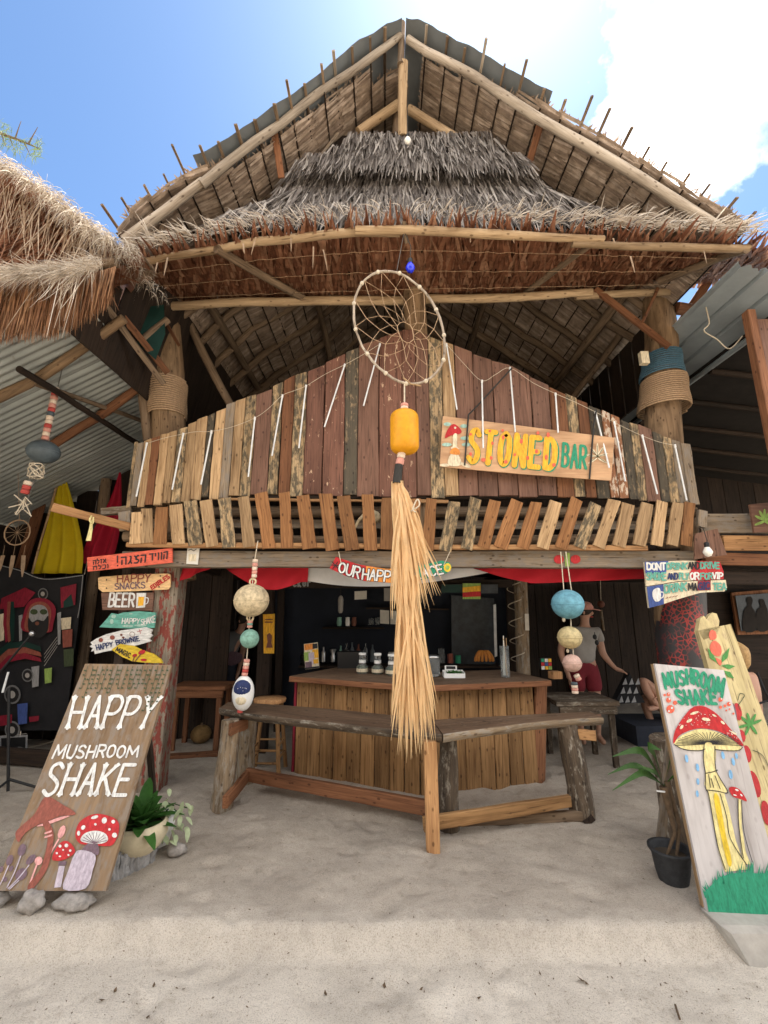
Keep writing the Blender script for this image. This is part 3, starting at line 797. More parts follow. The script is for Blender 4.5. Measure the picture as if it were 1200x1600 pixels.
pole('outer_pole', [P(895, 382, 3.55), P(1000, 385, 3.6), P(1170, 389, 3.72)], [.03, .036, .038], 'wood_pole', sk, wob=.015)
pole('inner_pole', [P(248, 478, 4.70), P(440, 471, 4.68), P(628, 470, 4.80), P(800, 463, 4.70), P(925, 457, 4.66)], [.05, .052, .055, .05, .045], 'wood_pole', sk, wob=.02)
pole('inner_pole', [P(900, 463, 4.72), P(1062, 455, 4.68)], [.045, .045], 'wood_pole', sk, wob=.02)
pole('brace_pole', [P(336, 388, 3.6), P(478, 470, 4.75)], .042, 'wood_poledark', sk, wob=.02)
pole('brace_pole', [P(938, 368, 3.6), P(822, 456, 4.8)], .042, 'wood_poledark', sk, wob=.02)
pole('brace_pole', [P(1166, 388, 3.7), P(1120, 405, 4.0), P(1030, 440, 4.5)], .045, 'wood_poledark', sk, wob=.02)
pole('brace_pole', [P(146, 432, 3.9), P(245, 458, 4.6)], .042, 'wood_poledark', sk, wob=.02)
pole('brace_pole', [P(632, 345, 3.46), P(636, 380, 3.6)], .02, 'wood_poledark', sk)
# leaf courses, seen from below; one object for each course
NC = 7
for cidx in range(NC):
    b = MB(); t0 = cidx / NC
    px = 140.0
    while px < 1186:
        o = on_curve(OUT, px); i_ = on_curve(INN, px)
        for rep in range(2):
            jx = rnd.uniform(-3, 3)
            o2 = on_curve(OUT, px + jx); i2 = on_curve(INN, px + jx * .3)
            d = (o2 - i2); L = d.length; d = d / L
            st = o2 - d * (L * t0) ;  s0 = st - d * .36
            s0 = s0 + V((0, 0, .035 + .012 * cidx + rnd.uniform(-.012, .012)))
            ex = .10 if cidx else rnd.uniform(.06, .30)
            fan = (px - 640) / 560 * .25 + rnd.uniform(-.22, .22)
            dd = (d + V((fan, 0, rnd.uniform(-.05, .05)))).normalized()
            side = V((1, 0, rnd.uniform(-.55, .55))).normalized()
            b.leaf(s0, dd, .36 + ex, rnd.uniform(.026, .05), side, rnd.uniform(-.04, .10), .15, 3)
        px += rnd.uniform(4.0, 7.5)
    b.build('thatch_course', 'thatch_brown', sk)
    if cidx in (2, 4, 6):      # stitching cord of the course
        pts = []
        for k in range(0, 60):
            px = lerp(150 + 14 * cidx, 1165 - 14 * cidx, k / 59); o = on_curve(OUT, px); i_ = on_curve(INN, px)
            q = o.lerp(i_, (cidx - .35) / NC); pts.append(q + V((0, 0, -.012 + .018 * abs(math.sin(k * 1.7)) - .012)))
        cord('stitching', pts, .0025, 'rope_tan', sk, n=4)
# closing sheet above the courses so that no sky leaks
b = MB(); q0 = []; q1 = []
for k in range(25):
    px = lerp(100, 1212, k / 24); q0.append(on_curve(OUT, px) + V((0, 0.1, .10))); q1.append(on_curve(INN, px) + V((0, 0, .16)))
b.add(q0 + q1, [(k, k + 1, 26 + k, 25 + k) for k in range(24)])
b.build('thatch_backing', 'wood_dark', sk)
# bleached leaf ends off the edge, coloured paler in place of sun on them
b = MB()
for k in range(1500):
    px = rnd.uniform(215, 1175)
    wgt = abs(px - 640) / 500
    if rnd.random() > .45 + .8 * wgt: continue
    o = on_curve(OUT, px) + V((0, -rnd.uniform(.0, .12), .08 + rnd.uniform(0, .10)))
    sx = (1 if px > 640 else -1)
    d = V((sx * rnd.uniform(-.2, 1.3) * (.3 + wgt), -rnd.uniform(.2, .9), rnd.uniform(-.2, .55))).normalized()
    b.leaf(o, d, rnd.uniform(.06, .22), rnd.uniform(.006, .018), V((rnd.uniform(-.4, .4), .3, 1)).normalized(), rnd.uniform(.0, .9), .1, 3)
b.build('leaf_ends', 'thatch_pale', sk)
for px, py, L in ((400,370,.22),(490,385,.3),(505,390,.25),(800,366,.14),(978,372,.12),(455,372,.2),(262,402,.25),(380,380,.2),(958,372,.13),(735,372,.1),(246,410,.2),(640,340,.1),(985,400,.2),(1100,392,.18)):
    b = MB(); o = P(px, py, 3.5); b.leaf(o, V((rnd.uniform(-.25, .25), -.1, -1)).normalized(), L * .8, .014, V((1, rnd.uniform(-1, 1), 0)).normalized(), rnd.uniform(-.4, .3), .2, 4)
    b.build('dry_strip', 'thatch_straw', sk)

# --- shaggy weathered thatch closing the gable
gb = part('gable_thatch', bar, (XC, 4.2, 5.8))
rows = [(207,548,766,.36,4.06),(216,540,776,.36,4.03),(228,520,792,.36,4.00),(240,480,812,.36,3.97),(250,462,826,.32,3.95),(270,450,838,.36,4.12),(282,448,846,.38,4.07),(292,440,856,.40,4.02),(305,432,866,.40,3.97),(318,392,884,.40,3.91),(330,360,900,.36,3.86)]
for k, (py, xa, xb, L, Y) in enumerate(rows):
    b = MB(); px = xa
    while px < xb:
        for rep in range(2):
            p = P(px + rnd.uniform(-3, 3), py + rnd.uniform(-3, 3), Y + rnd.uniform(-.02, .03))
            f = (px - 650) / 200
            d = V((f * .22 + rnd.uniform(-.22, .22), -rnd.uniform(.10, .42), -1)).normalized()
            side = V((1, rnd.uniform(-.7, .7), 0)).normalized()
            b.leaf(p, d, L * rnd.uniform(.65, 1.1), rnd.uniform(.008, .024), side, rnd.uniform(-.25, .15), rnd.uniform(.1, .6), 3)
        px += rnd.uniform(1.3, 2.9)
    b.build('thatch_row', 'thatch_grey', gb)
for sgn, pts in ((-1, [(470,300),(420,320),(370,335),(330,352)]), (1, [(848,300),(880,312),(930,330),(980,345)])):
    b = MB()
    for k in range(150):
        t = rnd.random() * (len(pts) - 1); i = int(t); a, c = pts[i], pts[min(i + 1, len(pts) - 1)]
        p = P(lerp(a[0], c[0], t - i), lerp(a[1], c[1], t - i) - 8, 3.95)
        d = V((sgn * rnd.uniform(.1, 1.1), -rnd.uniform(.1, .4), -1)).normalized()
        b.leaf(p, d, rnd.uniform(.2, .36), rnd.uniform(.018, .036), V((1, rnd.uniform(-.6, .6), 0)).normalized(), 0, .3, 3)
    b.build('thatch_row', 'thatch_grey', gb)
b = MB(); b.poly([P(535, 212, 4.24), P(775, 212, 4.24), P(870, 300, 4.2), P(1000, 352, 4.0), P(300, 362, 4.0), P(440, 300, 4.2)], .04, V((0, -1, 0)))
b.build('thatch_backing', 'wood_dark', gb)

# ================================================================== lean-to shed on the left
shed = thing('lean_to_shed', 'open lean-to with a corrugated metal roof on rough poles, left of the bar', 'shed', (-3.5, 5.4, 0))
SX0, SZ0, SS = -4.25, 3.47, .565
sn = V((SS, 0, -1)).normalized()                     # underside normal
def shed_pt(x, y, d=0): return V((x, y, SZ0 + SS * (x - SX0))) + sn * d
def PS(px, py, d=.06): return PP(px, py, shed_pt(SX0, 5) + sn * d, sn)
for k, (xa, ya, yb) in enumerate(((-5.45, 3.3, 4.25), (-5.45, 4.18, 5.1), (-5.45, 5.03, 5.75), (-5.45, 5.68, 6.56))):
    dz = V((0, 0, .006 * k))
    corrugated('metal_sheet', shed_pt(xa, ya) + dz, shed_pt(xa, yb) + dz, shed_pt(-2.68, yb) + dz, shed_pt(-2.68, ya) + dz, .012, .085, 'zinc', shed, sn, seg=8)
pole('roof_pole', [PS(-40, 640), PS(60, 592), PS(195, 498)], [.05, .052, .045], 'wood_trunk', shed, wob=.02)
pole('roof_pole', [PS(75, 700, .10), PS(150, 655, .10), PS(228, 598, .10)], [.05, .05, .048], 'wood_brown', shed, wob=.02)
pole('roof_batten', [PS(28, 575, .13), PS(120, 632, .13), PS(218, 694, .13)], .033, 'wood_dark', shed, wob=.015)
pole('roof_batten', [PS(52, 598, .09), PS(130, 625, .09), PS(230, 660, .09)], .026, 'wood_poledark', shed, wob=.015)
pole('shed_post', [V((-4.05, 6.3, -.1)), V((-4.05, 6.3, 3.55))], .07, 'wood_poledark', shed)
pole('shed_post', [V((-4.6, 3.6, -.1)), V((-4.6, 3.6, 3.3))], .07, 'wood_poledark', shed)
sw = part('back_wall', shed, (-3.6, 6.45, 0))
for i in range(11):
    x = -5.3 + i * .3
    plank('wall_board', V((x, 6.46 + rnd.uniform(0, .02), -.05)), V((x, 6.46, SZ0 + SS * (x - SX0) + .02)), .295, .295, .03, NF, 'wood_dark', sw, seg=2)
sw2 = part('side_wall', shed, (-5.4, 5, 0))
for i in range(11):
    y = 3.4 + i * .3
    plank('wall_board', V((-5.35, y, -.05)), V((-5.35, y, 2.84)), .295, .295, .03, V((1, 0, 0)), 'wood_dark', sw2, seg=2)
b = MB(); b.poly([P(196, 484, 4.3), P(256, 476, 4.36), P(258, 522, 4.36), P(243, 562, 4.34), P(214, 536, 4.3)], .006, V((0, -1, 0)))
b.build('tarpaulin', 'tarp_green', shed)
plank('strut', P(178, 478, 3.95), P(262, 582, 4.55), .07, .07, .04, NF, 'wood_brown', shed); plank('strut', P(150, 458, 3.7), P(256, 600, 4.5), .06, .055, .04, NF, 'wood_poledark', shed); plank('strut', P(190, 470, 4.1), P(193, 530, 4.15), .05, .05, .04, NF, 'wood_brown', shed); pole('strut', [P(218, 535, 4.32), P(262, 500, 4.4)], .04, 'wood_poledark', shed)
plank('leaning_board', P(30, 895, 6.2), P(80, 735, 6.3), .16, .15, .03, NF, 'wood_brown', shed)

# ================================================================== thatched hut in front on the left
hut = thing('thatched_hut', 'shaggy dry grass thatched hut roof at the left edge with brown reed fringe', 'hut', (-3.9, 3.6, 0))
RK = [(-120,190),(-40,232),(20,262),(70,296),(110,326),(150,360),(188,383),(224,400)]
YH = 3.12
def rk(t):
    t *= len(RK) - 1; i = min(int(t), len(RK) - 2); a, c = RK[i], RK[i + 1]
    return P(lerp(a[0], c[0], t - i), lerp(a[1], c[1], t - i), YH)
b = MB(); f0 = [rk(k / 14) for k in range(15)]
vs = []
for k, q in enumerate(f0):
    dp = lerp(2.2, .12, min(1, k / 13))
    vs += [q + V((0, 0, -.02)), q + V((0, dp, -.02)), q + V((0, 0, -.02 - .14 * (1 - k / 15))), q + V((0, dp, -.02 - .14 * (1 - k / 15)))]
fs = []
for k in range(14):
    a, c = k*4, k*4+4; fs += [(a, a+1, c+1, c), (a+2, c+2, c+3, a+3), (a, c, c+2, a+2)]
fs.append((56, 57, 59, 58)); b.add(vs, fs)
b.build('roof_slab', 'thatch_brown', hut)
b = MB()        # long strands lying on the slope and hanging over its front edge
for k in range(3600):
    t = rnd.uniform(.12, .97); q = rk(t); y = -rnd.random() ** 2 * .12 + rnd.choice([0, 0, rnd.uniform(0, .5)])
    p = q + V((rnd.uniform(-.03, .03), y, rnd.uniform(-.10, .03)))
    d = V((rnd.uniform(-.1, .9), -rnd.uniform(.1, .9), rnd.uniform(-.5, .15))).normalized()
    b.leaf(p, d, rnd.uniform(.05, .19) * (1 if t < .8 else .7), rnd.uniform(.003, .007), V((rnd.uniform(-1, 1), rnd.uniform(-.5, .5), 1)).normalized(), rnd.uniform(.3, 1.5), .15, 4)
b.build('rake_strands', 'thatch_pale', hut, kind='stuff')
b = MB()
for k in range(2200):
    t = rnd.uniform(.05, 1); q = rk(t)
    p = q + V((0, rnd.uniform(.02, 1.6) * (1 - t * .9), .0))
    d = V((.75, rnd.uniform(-.4, .1), -.62)).normalized()
    b.leaf(p, d, rnd.uniform(.15, .4) * (1.05 - t * .8), rnd.uniform(.006, .014), V((0, 1, rnd.uniform(-.3, .3))).normalized(), rnd.uniform(-.12, .1), .15, 3)
b.build('slope_thatch', 'thatch_straw', hut, kind='stuff')
b = MB()        # brown leaves lining the gable
b.poly([P(-80, 250, 3.35), P(20, 290, 3.35), P(150, 385, 3.35), P(200, 415, 3.35), P(-80, 470, 3.35)], .04, NF)
for k in range(800):
    px = rnd.uniform(-60, 170); py = rnd.uniform(lerp(260, 395, max(0, px) / 170), 440)
    d = V((rnd.uniform(-.9, .5), -rnd.uniform(0, .3), -rnd.uniform(.2, 1))).normalized()
    b.leaf(P(px, py, 3.30), d, rnd.uniform(.1, .4), rnd.uniform(.012, .035), V((1, rnd.uniform(-.6, .6), .4)).normalized(), 0, .2, 2)
b.build('gable_lining', 'thatch_brown', hut, kind='stuff')
b = MB()        # loose strands hanging in front of the gable
for k in range(150):
    px = rnd.uniform(-40, 175); q = P(px, lerp(285, 390, max(0, px) / 170) + rnd.uniform(-20, 20), 3.14)
    d = V((rnd.uniform(-.45, .35), -rnd.uniform(0, .25), -1)).normalized()
    b.leaf(q, d, rnd.uniform(.25, .75), rnd.uniform(.006, .013), V((1, rnd.uniform(-.5, .5), .2)).normalized(), rnd.uniform(-.1, .1), .2, 5)
b.build('loose_strands', 'thatch_straw', hut, kind='stuff')
b = MB(); b2 = MB()      # lower eave: pale grass on top, reed fringe below
EV = [(-120,468),(0,436),(60,432),(120,428),(160,418),(200,405)]
def ev(px, Y): return P(px, interp(px, EV), Y)
for k in range(1700):
    px = rnd.uniform(-60, 158); q = ev(px, 3.0 - rnd.uniform(0, .06)) + V((0, 0, rnd.uniform(-.02, .09)))
    d = V((rnd.uniform(-1.2, .4), -rnd.uniform(.1, .8), rnd.uniform(-.6, .2))).normalized()
    b.leaf(q, d, rnd.uniform(.07, .22), rnd.uniform(.003, .007), V((rnd.uniform(-1, 1), .3, 1)).normalized(), rnd.uniform(.1, .9), .15, 4)
for k in range(46):
    px = rnd.choice((rnd.uniform(85, 125), rnd.uniform(60, 145))); q = ev(px, 2.97)
    d = V((rnd.uniform(-.5, .2), -rnd.uniform(0, .3), -1)).normalized()
    b.leaf(q, d, rnd.uniform(.15, .55), rnd.uniform(.003, .0065), V((1, rnd.uniform(-1, 1), .2)).normalized(), rnd.uniform(-.5, .3), .3, 6)
b.build('eave_grass', 'thatch_pale', hut, kind='stuff')
for k in range(2600):
    px = rnd.uniform(-90, 182); q = ev(px, 3.04 + rnd.uniform(0, .14)) + V((0, 0, -.03))
    d = V((rnd.uniform(-.10, .10), -rnd.uniform(-.1, .08), -1)).normalized()
    L = interp(px, [(-90, .62), (0, .55), (100, .52), (150, .42), (182, .35)]) * rnd.uniform(.72, 1.04)
    b2.leaf(q, d, L, rnd.uniform(.006, .014), V((1, rnd.uniform(-.8, .8), 0)).normalized(), 0, .15, 2)
b2.build('reed_fringe', 'thatch_reed', hut, kind='stuff')
pole('eave_pole', [ev(-160, 3.12), ev(0, 3.12), ev(182, 3.12)], .04, 'wood_poledark', hut)
b = MB(); b.poly([ev(-130, 3.2), ev(182, 3.2), ev(182, 3.2) + V((0, .5, .3)), ev(-130, 3.2) + V((0, .5, .3))], .05, V((0, 0, 1)))
b.build('eave_slab', 'thatch_brown', hut)
pole('hut_post', [V((-3.95, 3.3, -.1)), V((-3.95, 3.3, 4.9))], .09, 'wood_poledark', hut)
pole('hut_post', [V((-4.7, 5.0, -.1)), V((-4.7, 5.0, 5.6))], .09, 'wood_poledark', hut)

# ================================================================== neighbour on the right
nb = thing('neighbour_building', 'dark timber building with grey ribbed metal roof at the right edge', 'building', (4.6, 5.5, 0))
LA, LB = (3.42, 4.94), (4.10, 4.71)
b = MB(); vs = []; prof = []
for i in range(61):
    s = i / 60; x = lerp(LA[0], LB[0] + .02, s); z = lerp(LA[1], LB[1], s)
    k = (s * 3.2) % 1
    prof.append((x, z + (.035 if k < .16 else .0)))
for j in range(9):
    y = 3.72 + j * .62
    for i, (x, z) in enumerate(prof): vs.append(V((x, y + (.05 * mnoise.noise(V((i * .2, 0, 0))) if j == 0 else 0), z)))
b.add(vs, [(j*61+i, j*61+i+1, (j+1)*61+i+1, (j+1)*61+i) for j in range(8) for i in range(60)])
b.build('metal_roof', 'zinc_blue', nb)
pole('gutter_pole', [V((LB[0] + .03, 3.9, LB[1] - .03)), V((LB[0] + .03, 8.6, LB[1] - .03))], .035, 'zinc_blue', nb, wob=.004)
b = MB(); b.poly([V((LB[0], 3.9, LB[1] + .12)), V((9.5, 3.9, 4.1)), V((9.5, 9, 4.1)), V((LB[0], 9, LB[1] + .12))], .12, V((0, 0, 1)))
b.build('thatch_roof', 'wall_dark', nb)
for i in range(6):
    y = 4.4 + i * .8
    pole('rafter', [V((4.15, y, LB[1] - .06)), V((9, y, 4.05))], .045, 'wood_dark', nb)
nw = part('rear_wall', nb, (6, 9, 0))
for i in range(20):
    x = 3.75 + i * .31
    plank('wall_board', V((x, 8.95 + rnd.uniform(0, .02), -.05)), V((x, 8.95, 4.9)), .305, .305, .03, NF, 'wood_dark', nw, seg=2)
pq = P(1176, 522, 4.05)
plank('post', V((pq.x, 4.05, P(1195, 830, 4.05).z)), V((pq.x, 4.05, LB[1] - .05)), .085, .085, .09, NF, 'wood_brown', nb)
b = MB(); b.poly([V((pq.x + .05, 4.08, 2.4)), V((pq.x + .8, 4.08, 2.4)), V((pq.x + .8, 4.08, 4.6)), V((pq.x + .05, 4.08, 4.6))], .03, NF)
b.build('side_panel', 'wood_purple', nb)
plank('floor_edge', P(1092, 818, 4.62), P(1290, 818, 4.62), .21, .21, .04, NF, 'wood_grey', nb, rough=2)
plank('floor_edge', P(1128, 849, 4.56), P(1290, 849, 4.56), .15, .15, .05, NF, 'wood_orange', nb, rough=2)
plank('floor_edge', P(1100, 873, 4.60), P(1290, 876, 4.60), .12, .12, .05, NF, 'wood_brown', nb, rough=2)
plank('floor_edge', P(1090, 902, 4.75), P(1290, 905, 4.75), .14, .14, .05, NF, 'wood_dark', nb, rough=2)
for i in range(12):
    y = 4.8 + i * .35
    plank('floor_board', V((3.3, y, 2.2)), V((8, y, 2.2)), .345, .345, .03, V((0, 0, 1)), 'wood_dark', nb, seg=2)
plank('block', P(1096, 824, 4.50), P(1097, 798, 4.50), .09, .085, .05, NF, 'wood_grey', nb)
b = MB(); b.poly([P(1086, 834, 4.42), P(1121, 826, 4.42), P(1136, 867, 4.42), P(1085, 874, 4.42)], .012, NF)
b.build('plywood_offcut', 'wood_purple', nb)

# ================================================================== inside the bar
ins = thing('back_bar', 'dark shelving unit behind the bar counter with bottles', 'shelf', (.2, 6.9, 0))
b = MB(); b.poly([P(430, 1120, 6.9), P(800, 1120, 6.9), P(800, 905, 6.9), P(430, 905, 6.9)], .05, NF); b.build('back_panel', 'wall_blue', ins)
plank('shelf', P(505, 981, 6.7), P(600, 981, 6.7), .2, .2, .025, V((0, 0, 1)), 'wood_dark', ins, seg=2)
plank('shelf', P(572, 950, 6.7), P(700, 952, 6.7), .2, .2, .025, V((0, 0, 1)), 'wood_dark', ins, seg=2)
plank('shelf', P(470, 1040, 6.7), P(780, 1040, 6.7), .35, .35, .03, V((0, 0, 1)), 'wood_dark', ins, seg=2)
for k, x in enumerate((440, 795)):
    plank('upright', V((P(x, 1000, 6.8).x, 6.8, -.05)), P(x, 905, 6.8), .1, .1, .06, NF, 'wood_dark', ins, seg=2)
def bottle(name, px, py, Y, h, r, mat, label, cat, group=None, parent=None):
    p = P(px, py, Y); b = MB()
    b.lathe([(r, 0), (r, h * .58), (r * .9, h * .66), (r * .35, h * .78), (r * .32, h * .97), (r * .36, h)], 12, p)
    return b.build(name, mat, parent, label=label, cat=cat, group=group)
for k, (px, py, Y, h, m_) in enumerate(((532, 1034, 6.65, .22, 'float_mint'), (541, 1034, 6.62, .25, 'glass'), (550, 1034, 6.6, .26, 'float_slate'), (560, 1034, 6.62, .24, 'paint_brown'), (571, 1034, 6.6, .25, 'glass'), (582, 1034, 6.6, .23, 'float_slate'), (505, 1034, 6.62, .2, 'steel'))):
    bottle('bottle', px, py, Y, h, .032, m_, ['green bottle leftmost of the row on the back shelf', 'clear bottle second of the row on the back shelf', 'slate bottle third of the row on the back shelf', 'brown bottle in the row on the back shelf', 'clear bottle right of the brown one on the back shelf', 'slate bottle rightmost of the row on the back shelf', 'steel flask standing alone left on the back shelf'][k], 'bottle')
for k, (px, py) in enumerate(((530, 978), (543, 978), (553, 978))):
    b = MB(); p = P(px, py, 6.66); b.lathe([(.03, 0), (.036, .05), (.03, .1), (.034, .12), (.01, .125)], 12, p)
    b.build('jar', ['float_mint', 'plastic_white', 'paint_brown'][k], label=['pale jar leftmost on the small upper shelf', 'white jar in the middle of the small upper shelf', 'brown jar rightmost on the small upper shelf'][k], cat='jar')
# more clutter behind the bar
CL = [('cup_stack', 612, 1034, 'plastic_white', [(.035, 0), (.045, .09), (.045, .13), (.04, .13)], 'stack of white cups on the back shelf behind the tassel', 'cups'),
      ('kettle', 640, 1036, 'steel', [(.07, 0), (.08, .05), (.06, .13), (.02, .16), (.015, .18)], 'steel kettle on the back shelf behind the tassel', 'kettle'),
      ('jug', 690, 1036, 'glass', [(.05, 0), (.06, .08), (.045, .16), (.055, .2)], 'clear glass jug on the back shelf right of the tassel', 'jug'),
      ('tin', 704, 1036, 'paint_rust', [(.04, 0), (.04, .12), (.036, .125)], 'rust coloured tin on the back shelf', 'tin'),
      ('tin', 716, 1036, 'paint_green', [(.038, 0), (.038, .1), (.034, .105)], 'green tin next to the rust coloured one on the back shelf', 'tin'),
      ('pot', 478, 1036, 'plastic_black', [(.07, 0), (.08, .1), (.085, .12), (.07, .12)], 'black cooking pot at the left end of the back shelf', 'pot'),
      ('grinder', 520, 1034, 'steel', [(.03, 0), (.035, .08), (.025, .1), (.045, .16), (.045, .17)], 'steel grinder among the bottles on the back shelf', 'grinder'),
      ('glass_cup', 580, 976, 'glass', [(.03, 0), (.035, .09), (.033, .09)], 'small drinking glass at the right of the upper shelf', 'glass'),
      ('glass_cup', 590, 976, 'glass', [(.03, 0), (.036, .1), (.034, .1)], 'taller drinking glass at the end of the upper shelf', 'glass')]
for nm, px, py, mt_, pf, lb, ct in CL:
    b = MB(); b.lathe(pf, 14, P(px, py, 6.62)); b.build(nm, mt_, label=lb, cat=ct)
hl = thing('hanging_lamp', 'long pale hanging lamp tube above the bottles behind the bar', 'lamp', tuple(P(532, 958, 6.4)))
b = MB(); b.lathe([(.02, 0), (.035, .03), (.038, .18), (.03, .22), (.012, .24)], 14, P(532, 958, 6.4)); b.build('shade', 'cloth_grey', hl); cord('flex', [P(532, 936, 6.4), P(533, 905, 6.4)], .006, 'rope_black', hl)
fh = thing('hanging_float', 'small dark float with a driftwood stick hanging in the back right', 'buoy', tuple(P(940, 985, 6.6)))
b = MB(); b.sphere(P(939, 944, 6.6), .05, 14, 8); b.build('float', 'paint_brown', fh); cord('string', [P(939, 944, 6.6), P(938, 890, 6.6)], .004, 'rope_pale', fh); pole('stick', [P(939, 953, 6.6), P(943, 985, 6.6)], .018, 'wood_log', fh, wob=.005)
def card(name, pts, Y, mat, label, cat, th=.004, parent=None):
    b = MB(); b.poly([P(x, y, Y) for x, y in pts], th, NF); return b.build(name, mat, parent, label=label, cat=cat)
card('paper_sheet', [(594, 953), (608, 954), (608, 975), (594, 974)], 6.84, 'paper', 'left of two pale paper sheets on the back wall', 'paper')
card('paper_sheet', [(610, 954), (624, 955), (623, 976), (610, 975)], 6.84, 'paper', 'right of two pale paper sheets, half behind the palm tassel', 'paper')
card('notice', [(554, 924), (573, 923), (573, 936), (554, 937)], 6.6, 'paper', 'small white notice with red lines above the bar', 'notice')
card('notice', [(600, 916), (618, 915), (618, 939), (600, 939)], 6.6, 'cloth_grey', 'larger grey framed notice hanging beside the palm tassel', 'notice')
# dark header board with hand painted letters
hb = thing('header_board', 'dark board with white lettering hanging under the red cloth', 'sign', tuple(P(560, 915, 5.6)))
plank('panel', P(425, 913, 5.6), P(800, 912, 5.6), .10, .10, .025, NF, 'wood_dark', hb, seg=4)
# posts standing inside
pi = thing('inner_post', 'round log post wound with cord behind the right end of the counter', 'post', tuple(G(812, 1150)))
pole('log', [V((P(812, 1000, 6.1).x, 6.1, -.1)), V((P(815, 930, 6.1).x, 6.1, 2.3))], .09, 'wood_log', pi)
p0 = P(812, 1050, 6.1); pts = []
for i in range(90):
    a = i * .35; pts.append(V((p0.x + .1 * math.cos(a), 6.1 + .1 * math.sin(a), .95 + i * .0125)))
cord('cord', pts, .006, 'rope_pale', pi, n=4)
card('tally_card', [(820, 959), (826, 959), (827, 985), (821, 985)], 5.98, 'paper', None, None, parent=pi)
pj = thing('inner_post', 'dark square post carrying a yellow painted board left of the counter', 'post', tuple(G(416, 1190)))
plank('timber', V((P(416, 1000, 5.9).x, 5.9, -.1)), V((P(418, 920, 5.9).x, 5.9, 2.3)), .16, .16, .14, NF, 'wood_dark', pj)
card('yellow_board', [(411, 960), (429, 959), (428, 1021), (412, 1021)], 5.8, 'paint_amber', None, None, .02, parent=pj)
card('painted_figure', [(417, 992), (421, 989), (425, 993), (424, 1004), (426, 1012), (416, 1012), (418, 1003)], 5.778, 'paint_brown', None, None, .003, parent=pj)
for k in range(2):
    plank('lettering', P(414, 968 + 4 * k, 5.778), P(426, 968 + 4 * k, 5.778), .012, .012, .002, NF, 'paint_brown', pj, seg=2)
# mirror edge and vertical strip behind the counter
card('mirror', [(705, 930), (772, 935), (774, 1040), (706, 1042)], 6.75, 'photo_dark', 'tall dark mirror panel behind the counter', 'mirror', .02)
card('mirror_edge', [(771, 945), (775, 944), (777, 1025), (773, 1027)], 6.6, 'tube_white', 'thin white vertical strip beside the mirror panel', 'strip', .015)
# interior side walls: low dark boards
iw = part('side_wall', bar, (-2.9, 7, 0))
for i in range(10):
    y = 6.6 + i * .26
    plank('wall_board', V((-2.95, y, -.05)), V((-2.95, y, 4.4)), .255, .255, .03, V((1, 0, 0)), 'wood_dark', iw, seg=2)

# ================================================================== unseen hut added behind the viewer to cut low frontal light
opp = thing('sky_blocking_hut', 'unseen tall plank house with thatched roof, added to block low frontal sky light', 'hut', (0, -8, 0))
ow = part('front_wall', opp, (0, -7.5, 0))
for i in range(40):
    x = -10 + i * .5
    plank('wall_board', V((x, -7.5, -.15)), V((x, -7.5, 5.3)), .49, .49, .04, V((0, 1, 0)), 'wood_grey', ow, seg=2)
b = MB(); b.poly([V((-10.6, -6.7, 5.1)), V((10.6, -6.7, 5.1)), V((10.6, -10.5, 8.6)), V((-10.6, -10.5, 8.6))], .2, V((0, .67, .74)).normalized()); b.build('roof', 'thatch_straw', opp)
for x in (-9.5, -3.2, 3.2, 9.5): pole('porch_post', [V((x, -6.9, -.15)), V((x, -6.9, 5.2))], .09, 'wood_poledark', opp)

